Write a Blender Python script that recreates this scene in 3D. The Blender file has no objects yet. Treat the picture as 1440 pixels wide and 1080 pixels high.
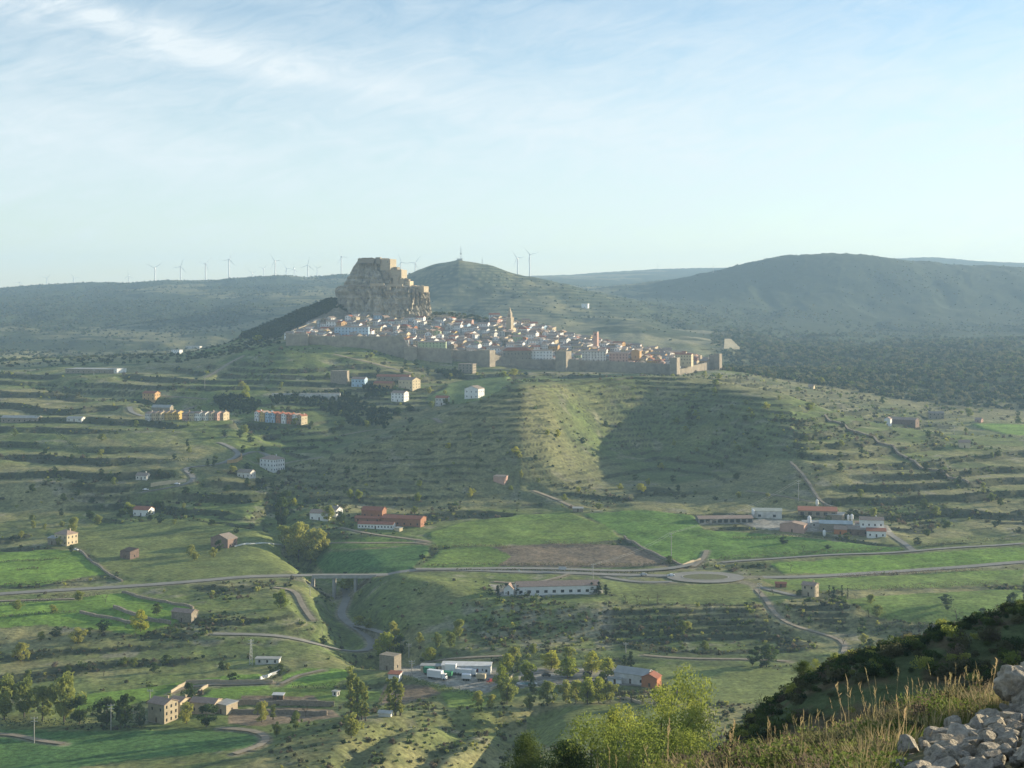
import bpy, math, random, re
import numpy as np
C = bpy.context.scene.collection
R = math.radians
rnd = random.Random(7)
sc = bpy.context.scene
# ------------------------------------------------------------------ camera, sky, sun, exposure
F = 2000.0            # focal length in photograph pixels (photograph is 1440 wide)
HZ = 420.0            # eye level in the photograph
cam = bpy.data.cameras.new('camera'); co = bpy.data.objects.new('camera', cam); C.objects.link(co)
co.location = (0, 0, 0); co.rotation_euler = (R(90), 0, 0)
cam.sensor_width = 36; cam.lens = 36 * F / 1440.0
cam.shift_y = -(540 - HZ) / 1440.0
cam.clip_start = 0.1; cam.clip_end = 60000
sc.camera = co
SUN_AZ, SUN_EL = 67.0, 10.8      # azimuth clockwise from the view axis, elevation
w = bpy.data.worlds.new('World'); sc.world = w; w.use_nodes = True
nt = w.node_tree; nt.nodes.clear(); N = nt.nodes; L = nt.links
out = N.new('ShaderNodeOutputWorld'); bg = N.new('ShaderNodeBackground')
sky = N.new('ShaderNodeTexSky'); sky.sky_type = 'NISHITA'; sky.sun_disc = False
sky.sun_elevation = R(SUN_EL); sky.sun_rotation = R(SUN_AZ); sky.altitude = 1000
sky.air_density = 1.0; sky.dust_density = 0.4; sky.ozone_density = 1.5
bg.inputs['Strength'].default_value = 0.10
tc = N.new('ShaderNodeTexCoord'); sep = N.new('ShaderNodeSeparateXYZ'); L.new(tc.outputs['Generated'], sep.inputs[0])
def M(op, a, b=None, c=None):
    n = N.new('ShaderNodeMath'); n.operation = op
    for i, q in enumerate((a, b, c)):
        if q is None: continue
        if isinstance(q, (int, float)): n.inputs[i].default_value = q
        else: L.new(q, n.inputs[i])
    return n.outputs[0]
az = M('ARCTAN2', sep.outputs[0], sep.outputs[1]); el = M('ARCSINE', sep.outputs[2])
def cnoise(sx, sy, rot, detail, off, rough=0.55, dist=0.6):
    cb = N.new('ShaderNodeCombineXYZ'); L.new(az, cb.inputs[0]); L.new(el, cb.inputs[1])
    mp = N.new('ShaderNodeMapping'); mp.vector_type = 'POINT'
    r0 = N.new('ShaderNodeMapping'); r0.inputs['Rotation'].default_value = (0, 0, R(rot)); L.new(cb.outputs[0], r0.inputs[0])
    mp.inputs['Scale'].default_value = (sx, sy, 1); mp.inputs['Location'].default_value = off; L.new(r0.outputs[0], mp.inputs[0])
    nn = N.new('ShaderNodeTexNoise'); nn.inputs['Scale'].default_value = 1.0; nn.inputs['Detail'].default_value = detail
    nn.inputs['Roughness'].default_value = rough; nn.inputs['Distortion'].default_value = dist
    L.new(mp.outputs[0], nn.inputs['Vector']); return nn.outputs['Fac']
def ramp(src, pts):
    cr = N.new('ShaderNodeValToRGB'); cr.color_ramp.interpolation = 'EASE'
    while len(cr.color_ramp.elements) < len(pts): cr.color_ramp.elements.new(0.5)
    for e_, (p_, v_) in zip(cr.color_ramp.elements, pts): e_.position = p_; e_.color = (v_, v_, v_, 1)
    L.new(src, cr.inputs[0]); return cr.outputs[0]
n1 = cnoise(5, 22, 9, 6, (3.1, 1.7, 0), .55, .5)         # broad soft bands
n2 = cnoise(16, 60, -14, 9, (8.2, 4.0, 2), .65, 1.4)     # fine wisps
veil = ramp(el, [(0.0, .24), (.04, .42), (.10, .62), (.15, .46), (.205, .20), (.5, .15)])
wob = M('MULTIPLY', M('SUBTRACT', n1, .5), .045)
# the long streak high on the left
dline = M('ADD', M('SUBTRACT', M('SUBTRACT', el, .168), M('MULTIPLY', M('ADD', az, .19), -.19)), wob)
g1 = M('EXPONENT', M('MULTIPLY', M('POWER', M('DIVIDE', dline, .012), 2.0), -1.0))
aw = M('ADD', az, .27); g2 = M('EXPONENT', M('MULTIPLY', M('POWER', M('DIVIDE', aw, .16), 2.0), -1.0))
streak = M('MULTIPLY', M('MULTIPLY', g1, g2), M('MULTIPLY_ADD', n2, 1.3, -.05))
body = M('MULTIPLY', M('SUBTRACT', n1, .5), .75); wisp = M('MULTIPLY', M('SUBTRACT', n2, .5), .95)
fadeup = ramp(el, [(0, .35), (.07, .8), (.13, 1), (.22, .8), (.6, .5)])
msk = M('MINIMUM', M('MAXIMUM', M('ADD', M('ADD', veil, M('MULTIPLY', M('ADD', body, wisp), fadeup)), M('MULTIPLY', streak, .95)), 0.03), .92)
mx = N.new('ShaderNodeMix'); mx.data_type = 'RGBA'
L.new(msk, mx.inputs['Factor']); L.new(sky.outputs[0], mx.inputs['A'])
mx.inputs['B'].default_value = (4.5, 4.85, 5.0, 1)
L.new(mx.outputs['Result'], bg.inputs['Color']); L.new(bg.outputs[0], out.inputs['Surface'])
sl = bpy.data.lights.new('sun', 'SUN'); sl.energy = 5.0; sl.angle = R(0.5); sl.color = (1.0, 0.86, 0.62)
so = bpy.data.objects.new('sun', sl); C.objects.link(so)
so.rotation_euler = (R(90 - SUN_EL), 0, R(180 - SUN_AZ) + 0)
SX, SY = math.sin(R(SUN_AZ)), math.cos(R(SUN_AZ))
from mathutils import Vector, Matrix
so.rotation_euler = Vector((SX * math.cos(R(SUN_EL)), SY * math.cos(R(SUN_EL)), math.sin(R(SUN_EL)))).to_track_quat('Z', 'Y').to_euler()
so.location = (300, 100, 200)
vs = sc.view_settings; sc.display_settings.display_device = 'sRGB'
vs.view_transform = 'Standard'; vs.look = 'None'; vs.exposure = 1.02; vs.gamma = 1; vs.use_curve_mapping = False
cy = sc.cycles; cy.use_denoising = True; cy.volume_bounces = 1; cy.max_bounces = 5; cy.transparent_max_bounces = 8
cy.diffuse_bounces = 2; cy.glossy_bounces = 2; cy.sample_clamp_indirect = 4

# ------------------------------------------------------------------ materials
MAT = {}
def mat(name, col, col2=None, scale=1.0, rough=0.9, bump=0.0, detail=5, spec=0.3, rand=0.0, metallic=0.0):
    if name in MAT: return MAT[name]
    m = bpy.data.materials.new(name); m.use_nodes = True; t = m.node_tree; b = t.nodes['Principled BSDF']
    b.inputs['Roughness'].default_value = rough; b.inputs['Specular IOR Level'].default_value = spec
    b.inputs['Metallic'].default_value = metallic
    g = t.nodes.new('ShaderNodeNewGeometry')
    no = t.nodes.new('ShaderNodeTexNoise'); no.inputs['Scale'].default_value = scale; no.inputs['Detail'].default_value = detail
    no.inputs['Roughness'].default_value = 0.65
    oc = t.nodes.new('ShaderNodeTexCoord'); t.links.new(oc.outputs['Object'], no.inputs['Vector'])
    cr = t.nodes.new('ShaderNodeValToRGB'); col2 = col2 or tuple(c * 0.72 for c in col)
    cr.color_ramp.elements[0].position = 0.33; cr.color_ramp.elements[0].color = (*col2, 1)
    cr.color_ramp.elements[1].position = 0.66; cr.color_ramp.elements[1].color = (*col, 1)
    t.links.new(no.outputs['Fac'], cr.inputs[0]); src = cr.outputs[0]
    if rand:
        oi = t.nodes.new('ShaderNodeObjectInfo'); mr = t.nodes.new('ShaderNodeMapRange')
        mr.inputs['To Min'].default_value = 1 - rand; mr.inputs['To Max'].default_value = 1 + rand
        t.links.new(oi.outputs['Random'], mr.inputs['Value'])
        hs = t.nodes.new('ShaderNodeHueSaturation'); t.links.new(mr.outputs[0], hs.inputs['Value']); t.links.new(src, hs.inputs['Color']); src = hs.outputs[0]
        m2 = t.nodes.new('ShaderNodeMapRange'); m2.inputs['To Min'].default_value = 0.5 + rand * 0.09; m2.inputs['To Max'].default_value = 0.5 - rand * 0.09
        t.links.new(oi.outputs['Random'], m2.inputs['Value']); t.links.new(m2.outputs[0], hs.inputs['Hue'])
    t.links.new(src, b.inputs['Base Color'])
    if bump:
        bp = t.nodes.new('ShaderNodeBump'); bp.inputs['Strength'].default_value = bump; bp.inputs['Distance'].default_value = 0.3 / max(scale, 0.2)
        t.links.new(no.outputs['Fac'], bp.inputs['Height']); t.links.new(bp.outputs[0], b.inputs['Normal'])
    MAT[name] = m; return m
def leafmat(name, col, col2, rand=0.25, trans=0.55):
    m = mat(name, col, col2, 0.6, 0.75, 0, 3, 0.15, rand)
    t = m.node_tree; b = t.nodes['Principled BSDF']; src = b.inputs['Base Color'].links[0].from_socket
    tr = t.nodes.new('ShaderNodeBsdfTranslucent'); t.links.new(src, tr.inputs['Color'])
    ms = t.nodes.new('ShaderNodeMixShader'); ms.inputs[0].default_value = trans
    o = t.nodes['Material Output']; t.links.new(b.outputs[0], ms.inputs[1]); t.links.new(tr.outputs[0], ms.inputs[2]); t.links.new(ms.outputs[0], o.inputs['Surface'])
    return m
WHITE = mat('white_render', (0.82, 0.81, 0.78), (0.70, 0.68, 0.64), 0.35)
OFFW = mat('aged_white_render', (0.70, 0.68, 0.63), (0.46, 0.43, 0.38), 0.35)
CREAM = mat('cream_render', (0.62, 0.52, 0.34), (0.5, 0.41, 0.27), 0.35)
OCHRE = mat('ochre_render', (0.52, 0.33, 0.15), (0.42, 0.27, 0.13), 0.35)
ORANGE = mat('orange_render', (0.50, 0.20, 0.09), (0.42, 0.17, 0.08), 0.35)
YELLOW = mat('yellow_render', (0.62, 0.46, 0.16), (0.55, 0.4, 0.15), 0.35)
BLUEW = mat('pale_blue_render', (0.42, 0.55, 0.66), (0.36, 0.48, 0.58), 0.35)
GREENW = mat('pale_green_render', (0.42, 0.50, 0.30), (0.36, 0.42, 0.26), 0.35)
PINKW = mat('pinkish_render', (0.52, 0.33, 0.26), (0.43, 0.27, 0.22), 0.35)
STONE = mat('rubble_stone_wall', (0.34, 0.29, 0.22), (0.20, 0.17, 0.13), 1.1, 0.95, 0.5, 8)
WALLS = mat('town_wall_stone', (0.37, 0.315, 0.24), (0.22, 0.19, 0.15), 0.16, 0.95, 0.5, 9)
PALES = mat('pale_dressed_stone', (0.50, 0.42, 0.29), (0.34, 0.28, 0.2), 0.5, 0.95, 0.3, 8)
TILE = mat('terracotta_tile_roof', (0.42, 0.30, 0.23), (0.29, 0.21, 0.165), 0.9, 0.9, 0.3, 7)
TILEB = mat('brown_tile_roof', (0.36, 0.29, 0.235), (0.24, 0.195, 0.16), 0.9, 0.9, 0.3, 7)
TILER = mat('red_tile_roof', (0.40, 0.15, 0.085), (0.28, 0.11, 0.07), 0.9, 0.9, 0.3, 7)
SHEET = mat('grey_sheet_roof', (0.42, 0.42, 0.39), (0.30, 0.30, 0.28), 0.3, 0.7)
DARK = mat('dark_window', (0.035, 0.04, 0.045), (0.02, 0.022, 0.025), 1, 0.25, 0, 2, 0.5)
WOOD = mat('weathered_wood', (0.13, 0.09, 0.06), None, 2)
METAL = mat('galvanised_metal', (0.55, 0.56, 0.56), (0.42, 0.43, 0.43), 0.5, 0.5, 0, 3, 0.5)
CONC = mat('concrete', (0.44, 0.42, 0.38), (0.32, 0.30, 0.27), 0.5)
ASPH = mat('asphalt', (0.29, 0.275, 0.235), (0.22, 0.21, 0.18), 0.12)
DIRT = mat('pale_dirt_track', (0.36, 0.30, 0.215), (0.25, 0.21, 0.15), 0.25, 0.95, 0.2)
GRAVEL = mat('grey_gravel_yard', (0.30, 0.275, 0.235), (0.20, 0.185, 0.16), 0.2, 0.95, 0.2)
TURB = mat('white_painted_steel', (0.8, 0.8, 0.8), (0.72, 0.72, 0.72), 0.1, 0.5)
BARK = mat('grey_brown_bark', (0.13, 0.105, 0.08), (0.07, 0.055, 0.042), 3.0, 0.95, 0.4)
LPALE = leafmat('spring_leaves', (0.36, 0.39, 0.10), (0.25, 0.28, 0.07))
LNEAR = leafmat('fresh_yellow_green_leaves', (0.34, 0.385, 0.085), (0.21, 0.25, 0.055))
LYEL = leafmat('yellow_green_leaves', (0.42, 0.45, 0.07), (0.28, 0.31, 0.05))
LMID = leafmat('mid_green_leaves', (0.11, 0.165, 0.045), (0.065, 0.10, 0.03))
LDARK = leafmat('dark_evergreen_leaves', (0.045, 0.085, 0.03), (0.026, 0.05, 0.02), 0.25, 0.15)
LOLIVE = leafmat('grey_olive_scrub', (0.15, 0.155, 0.08), (0.09, 0.098, 0.05))
LTWIG = leafmat('bare_budding_twigs', (0.20, 0.17, 0.12), (0.12, 0.10, 0.07))
LGRASS = leafmat('green_grass_blades', (0.22, 0.27, 0.07), (0.13, 0.17, 0.045), 0.3, 0.4)
LSTRAW = leafmat('dry_straw_blades', (0.50, 0.42, 0.22), (0.33, 0.27, 0.14), 0.25, 0.4)
ROCK = mat('weathered_limestone', (0.70, 0.62, 0.49), (0.27, 0.245, 0.20), 2.6, 0.95, 0.8, 12)

# ------------------------------------------------------------------ noise
def _h(ix, iy, seed):
    n = (ix.astype(np.int64) * 374761393 + iy.astype(np.int64) * 668265263 + seed * 1442695041) & 0xFFFFFFFF
    n = ((n ^ (n >> 13)) * 1274126177) & 0xFFFFFFFF
    n = (n ^ (n >> 16)) & 0xFFFFFF
    return n / float(0x1000000)
def vn(x, y, seed=0):
    x = np.asarray(x, float); y = np.asarray(y, float)
    ix = np.floor(x); iy = np.floor(y); fx = x - ix; fy = y - iy
    fx = fx * fx * (3 - 2 * fx); fy = fy * fy * (3 - 2 * fy)
    a = _h(ix, iy, seed); b = _h(ix + 1, iy, seed); c = _h(ix, iy + 1, seed); d = _h(ix + 1, iy + 1, seed)
    return (a + (b - a) * fx) * (1 - fy) + (c + (d - c) * fx) * fy
def fbm(x, y, s, octs=4, seed=0, gain=0.5):
    t = 0; a = 1; tot = 0
    for o in range(octs):
        t = t + a * (vn(x / s * 2 ** o + 17.3 * o, y / s * 2 ** o + 5.1 * o, seed + o * 7) - 0.5); tot += a; a *= gain
    return t / tot * 2
def sst(a, b, x):
    t = np.clip((x - a) / (b - a), 0, 1); return t * t * (3 - 2 * t)

# ------------------------------------------------------------------ terrain control lines: (u, v, depth) of ridges, feet and benches
def KV(*p): return ('v', p)
def KC(Y, *p): return ('v', tuple((a, b, Y) for a, b in p))
def KZ(Y, *p): return ('z', tuple((a, b, Y) for a, b in p))
H_ = ((700,1200,105),(900,1150,106),(1000,1092,108),(1080,1012,110),(1130,982,111),(1180,957,112),(1230,940,113),(1290,922,114),(1330,904,115),(1392,882,117),(1440,866,118),(1800,745,125))
T_ = ((700,1195,119),(900,1146,120),(1000,1086,122),(1080,1005,124),(1130,972,125),(1187,941,126),(1230,928,127),(1260,915,127),(1292,910,128),(1325,894,129),(1355,884,130),(1392,876,131),(1440,858,132),(1800,735,139))
CURVES = [
 KZ(-9, (0,-1.3)), KZ(1, (0,-1.62)),
 KZ(5, (700,-3.6),(1000,-2.6),(1200,-2.0),(1440,-1.85),(1800,-1.7)),
 KC(8, (700,1300),(850,1200),(1000,1140),(1100,1108),(1200,1088),(1300,1064),(1440,1035),(1800,980)),
 KC(12, (700,1260),(850,1140),(900,1110),(1000,1092),(1080,1076),(1160,1056),(1220,1034),(1300,1008),(1350,998),(1400,992),(1440,988),(1800,900)),
 KC(18, (700,1310),(900,1230),(1100,1180),(1300,1120),(1440,1090),(1800,1040)),
 KC(60, (700,1200),(1000,1200),(1200,1180),(1440,1150),(1800,1100)),
 KC(98, (700,1210),(900,1180),(1000,1150),(1100,1120),(1200,1085),(1300,1060),(1440,1040),(1800,930)),
 KV(*H_), KV(*T_),
 KC(200, (0,1170),(1000,1150),(1440,1130)),
 KC(430, (0,1150)),
 KV((-400,1075,500),(0,1098,500),(200,1086,500),(330,1062,515),(430,1035,535),(500,1015,550),(560,1006,560),(640,1003,562),(700,992,570),(900,986,575),(1100,990,575),(1500,990,575)),
 KC(600, (-400,985),(300,988),(500,991),(800,980),(900,975),(1440,975)),
 KC(640, (0,950),(900,945),(1440,945)),
 KC(675, (0,915),(400,918),(600,922),(900,921),(1180,912),(1440,915)),
 KC(700, (0,890),(400,893),(520,900),(600,903),(860,904),(1180,898),(1300,893),(1440,890)),
 KV((-400,855,742),(400,852,742),(470,852,745),(510,832,770),(560,815,795),(600,822,785),(650,836,762),(700,847,745),(1440,848,742)),
 KC(812, (0,812)),
 KC(905, (-400,766),(0,765),(400,762),(600,760),(1440,760)),
 KV((-400,722,1000),(0,720,1000),(200,715,1000),(350,702,1000),(385,705,1000),(450,712,995),(600,712,1005),(700,706,1020),(770,706,1020),(850,714,1000),(950,720,985),(1050,715,990),(1150,718,985),(1300,735,960),(1440,735,960),(1800,735,960)),
 KV((-400,672,1050),(0,670,1050),(200,667,1050),(330,665,1050),(375,685,1030),(450,688,1030),(520,666,1052),(600,644,1074),(680,621,1086),(735,611,1092),(770,613,1106),(850,638,1170),(920,645,1195),(1000,640,1180),(1080,628,1125),(1130,626,1105),(1250,655,1080),(1440,670,1080),(1800,670,1080)),
 KV((-400,625,1160),(0,625,1160),(200,622,1160),(330,630,1140),(385,682,1050),(450,655,1080),(520,621,1106),(600,591,1140),(680,561,1166),(735,536,1212),(820,530,1300),(900,529,1330),(1000,533,1330),(1100,553,1300),(1160,573,1280),(1240,598,1250),(1300,611,1240),(1440,620,1240),(1800,620,1240)),
 KV((-400,590,1250),(0,592,1250),(330,590,1250),(385,640,1150),(450,632,1170),(520,612,1220),(600,588,1260),(680,564,1300),(740,548,1350),(820,548,1400),(900,547,1420),(1000,550,1420),(1100,572,1400),(1160,590,1400),(1240,603,1400),(1300,608,1400),(1440,612,1400),(1800,612,1400)),
 KC(1500, (-400,540),(0,535),(200,530),(330,528),(400,519),(560,526),(640,535),(740,530),(900,528),(1000,527),(1060,537),(1160,562),(1300,590),(1440,597)),
 KC(1620, (-400,522),(0,520),(150,516),(250,512),(330,500),(400,486),(460,487),(520,491),(560,503),(600,507),(640,510),(690,514),(740,521),(800,522),(900,524),(945,528),(1010,521),(1060,527),(1160,547),(1300,572),(1440,580)),
 KC(1700, (0,514),(250,505),(335,490),(400,476),(460,472),(560,478),(640,487),(740,495),(800,501),(900,507),(960,514),(1010,521),(1060,524),(1160,537),(1300,555),(1440,562)),
 KC(1790, (0,510),(250,500),(335,480),(400,463),(440,450),(455,443),(472,429),(490,442),(520,449),(600,450),(700,464),(800,481),(900,494),(960,506),(1010,517),(1060,521),(1160,529),(1300,540),(1440,545)),
 KC(1860, (0,507),(250,498),(300,492),(335,476),(400,451),(440,434),(462,424),(475,426),(490,434),(520,440),(600,441),(650,442),(700,452),(800,474),(900,490),(1000,516),(1060,519),(1160,523),(1300,528),(1440,530)),
 KC(2050, (-400,506),(0,506),(250,510),(400,525),(1000,530),(1160,517),(1440,514)),
 KC(2400, (-400,500),(0,498),(250,497),(400,498),(500,487),(700,480),(800,470),(900,468),(1000,482),(1100,492),(1440,496)),
 KC(2900, (-400,470),(0,465),(250,465),(400,460),(500,450),(600,440),(700,435),(800,438),(900,445),(1000,462),(1100,476),(1300,479),(1440,476)),
 KC(3300, (-400,445),(0,445),(300,440),(500,425),(570,389),(610,373),(645,365),(690,373),(720,384),(750,389),(800,398),(860,414),(950,438),(1050,456),(1200,464),(1440,462)),
 KC(3750, (-400,425),(0,425),(300,420),(500,420),(645,402),(750,408),(860,420),(950,428),(1050,428),(1200,432),(1440,436)),
 KC(4400, (-400,412),(0,412),(300,402),(500,400),(645,400),(750,405),(800,409),(860,403),(900,400),(960,390),(1020,378),(1080,363),(1130,357),(1180,356),(1240,360),(1300,366),(1440,378),(1800,395)),
 KC(5000, (-400,420),(0,406),(60,402),(130,398),(180,398),(250,395),(330,391),(400,388),(430,391),(480,387),(560,395),(700,395),(750,400),(860,405),(1000,395),(1130,378),(1440,392)),
 KC(6200, (-400,425),(0,416),(500,400),(700,394),(780,391),(1000,396),(1440,395)),
 KC(8000, (-400,430),(0,425),(500,405),(750,389),(800,388),(850,383),(920,379),(1000,378),(1100,375),(1200,368),(1300,362),(1350,365),(1440,370),(1800,375)),
 KC(9500, (0,445)),
]
Ug = np.arange(-1400, 2901, 5.0)
def lay(rng):
    a = []
    for lo, hi, st in rng: a.append(np.arange(lo, hi, st))
    return np.concatenate(a)
Ys = lay([(-9, 1, 1.0), (1, 6, 0.3), (6, 14, 0.12), (14, 24, 0.5), (24, 96, 3.0), (96, 134, 0.45), (134, 430, 7.0), (430, 1000, 1.9), (1000, 1400, 2.0), (1400, 1950, 4.2), (1950, 3400, 11.0), (3400, 5050, 18.0), (5050, 9500.1, 110.0)])
def build_table():
    K = len(CURVES); YK = np.zeros((K, len(Ug))); ZK = np.zeros((K, len(Ug)))
    for i, (typ, p) in enumerate(CURVES):
        us = [q[0] for q in p]; a = np.interp(Ug, us, [q[1] for q in p]); y = np.interp(Ug, us, [q[2] for q in p])
        if typ == 'v' and len(p) > 2 and y.mean() < 2000:
            k = np.array([1, 2, 3, 2, 1.]) / 9
            a = np.convolve(np.pad(a, 2, 'edge'), k, 'valid'); y = np.convolve(np.pad(y, 2, 'edge'), k, 'valid')
        YK[i] = y; ZK[i] = a if typ == 'z' else (HZ - a) / F * y
    T = np.zeros((len(Ys), len(Ug)))
    h = np.diff(YK, axis=0); assert (h > 0).all(), 'control lines cross'
    d = np.diff(ZK, axis=0) / h
    m = np.zeros_like(ZK); m[0] = d[0]; m[-1] = d[-1]
    w1 = 2 * h[1:] + h[:-1]; w2 = h[1:] + 2 * h[:-1]
    ok = d[:-1] * d[1:] > 0
    with np.errstate(divide='ignore', invalid='ignore'):
        hm = (w1 + w2) / (w1 / d[:-1] + w2 / d[1:])
    m[1:-1] = np.where(ok, hm, 0)
    for j in range(len(Ug)):
        yk = YK[:, j]; i = np.clip(np.searchsorted(yk, Ys, side='right') - 1, 0, K - 2)
        hh = h[i, j]; t = np.clip((Ys - yk[i]) / hh, 0, 1)
        z0 = ZK[i, j]; z1 = ZK[i + 1, j]; m0 = m[i, j] * hh; m1 = m[i + 1, j] * hh
        T[:, j] = (2*t**3-3*t**2+1)*z0 + (t**3-2*t**2+t)*m0 + (-2*t**3+3*t**2)*z1 + (t**3-t**2)*m1
    return T
TAB = build_table()
Sc = np.concatenate([np.linspace(-.66, -.385, 36, endpoint=False), np.linspace(-.385, .385, 690), np.linspace(.385, .66, 37)[1:]])
NR, NC = len(Ys), len(Sc)
GX = Sc[None, :] * (Ys[:, None] + 12.0) ; GY = np.repeat(Ys[:, None], NC, 1)
GU = 720 + F * GX / np.maximum(GY, 3.0)
GZ0 = np.zeros((NR, NC))
for r in range(NR): GZ0[r] = np.interp(GU[r], Ug, TAB[r])
def raw_table_v(u):   # base surface along image column u
    z = np.array([np.interp(u, Ug, TAB[r]) for r in range(NR)]) if False else TAB[:, int(np.clip(round((u + 1400) / 5), 0, len(Ug) - 1))]
    return z
def poly_dist(X, Y, pts):
    d = np.full(X.shape, 1e9)
    for (x0, y0), (x1, y1) in zip(pts[:-1], pts[1:]):
        dx, dy = x1 - x0, y1 - y0; l2 = dx*dx + dy*dy + 1e-9
        t = np.clip(((X - x0) * dx + (Y - y0) * dy) / l2, 0, 1)
        d = np.minimum(d, (X - x0 - t*dx)**2 + (Y - y0 - t*dy)**2)
    return np.sqrt(d)
def uy(*p): return [((u - 720) / F * y, y) for u, y in p]
def inside(U, V, poly):
    res = np.zeros(U.shape, bool); n = len(poly)
    for i in range(n):
        x0, y0 = poly[i]; x1, y1 = poly[(i + 1) % n]
        if y0 == y1: continue
        c = ((V >= min(y0, y1)) & (V < max(y0, y1)))
        xi = x0 + (V - y0) * (x1 - x0) / (y1 - y0)
        res ^= c & (U < xi)
    return res
# carving of ravines and gullies, small knolls (world metres)
GZ = GZ0.copy()
band = (GY > 400) & (GY < 1500)
def carve(pts, depth, width):
    global GZ
    d = poly_dist(GX, GY, uy(*pts)); GZ = GZ - depth * np.exp(-(d / width) ** 2)
carve(((425,905),(455,860),(482,810),(490,780),(488,745),(520,700),(545,680)), 15, 17)
carve(((545,680),(600,662),(700,655)), 3, 10)
carve(((705,566),(650,548),(610,520),(575,488)), 6, 8)
carve(((760,572),(722,552),(694,520),(668,485)), 8, 10)
carve(((640,560),(560,545),(520,520),(470,480)), 4, 6)
carve(((690,500),(735,520),(745,545)), 5, 9)
carve(((395,1010),(380,960),(420,905)), 6, 12)
carve(((250,1400),(330,1300),(420,1200)), 7, 22)
carve(((60,1480),(150,1420),(280,1330)), 9, 25)
d = poly_dist(GX, GY, uy((560,800),(640,775))); GZ += 2.6 * np.exp(-(d / 24) ** 2)
# broad relief
amp = np.interp(GY, [0, 20, 60, 134, 430, 900, 1400, 1900, 2400, 4000, 9000], [0.05, 0.12, 0.6, 0.6, 1.2, 1.6, 1.6, 1.0, 8, 9, 9])
scl = np.interp(GY, [0, 20, 134, 430, 1900, 2400, 9000], [1.5, 2.0, 9, 60, 60, 260, 420])
GN = np.where(GY < 250, fbm(GX, GY, 2.2, 5, 3), np.where(GY < 2000, fbm(GX, GY, 75, 4, 5), fbm(GX, GY, 330, 6, 9)))
wmix = sst(1900, 2300, GY)
n75 = fbm(GX, GY, 75, 4, 5); n330 = fbm(GX, GY, 330, 6, 9); n2 = fbm(GX, GY, 2.2, 5, 3); n12 = fbm(GX, GY, 14, 4, 21)
near = 1 - sst(20, 60, GY)
GZ += amp * (near * n2 + (1 - near) * ((1 - wmix) * (n75 * sst(134, 500, GY) + (1 - sst(134, 300, GY)) * n12 * .8) + wmix * n330))
GZ += (1 - near) * n12 * np.interp(GY, [60, 134, 430, 1900, 4000], [.15, .3, .45, .8, 2.5])
# erosion gullies on far hills
gul = np.abs(fbm(GX * 1.0, GY * 0.45, 210, 4, 31))
GZ -= wmix * (1 - sst(4700, 5200, GY)) * sst(.3, 0., gul) * 6
# ------------------------------------------------------------------ looking up points of the ground that show at a place of the photograph
Sidx = np.arange(NC)
def height(Zg, X, Y):
    X = np.asarray(X, float); Y = np.asarray(Y, float)
    fr = np.interp(Y, Ys, np.arange(NR)); fc = np.interp(X / (Y + 12.0), Sc, Sidx)
    r0 = np.clip(fr.astype(int), 0, NR - 2); c0 = np.clip(fc.astype(int), 0, NC - 2); a = fr - r0; b = fc - c0
    return (Zg[r0, c0] * (1 - b) + Zg[r0, c0 + 1] * b) * (1 - a) + (Zg[r0 + 1, c0] * (1 - b) + Zg[r0 + 1, c0 + 1] * b) * a
def hit(u, v, Zg=None, ymin=3.0):
    Zg = GZ if Zg is None else Zg
    yy = Ys[Ys >= ymin]; X = (u - 720) / F * yy; z = height(Zg, X, yy); vv = HZ - F * z / yy
    k = np.nonzero(vv <= v)[0]
    if len(k) == 0: k0 = len(yy) - 1; return X[k0], yy[k0], z[k0]
    k0 = k[0]
    if k0 == 0: return X[0], yy[0], z[0]
    t = (vv[k0-1] - v) / max(vv[k0-1] - vv[k0], 1e-6); y = yy[k0-1] + t * (yy[k0] - yy[k0-1]); x = (u - 720) / F * y
    return x, y, float(height(Zg, x, y))

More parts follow.
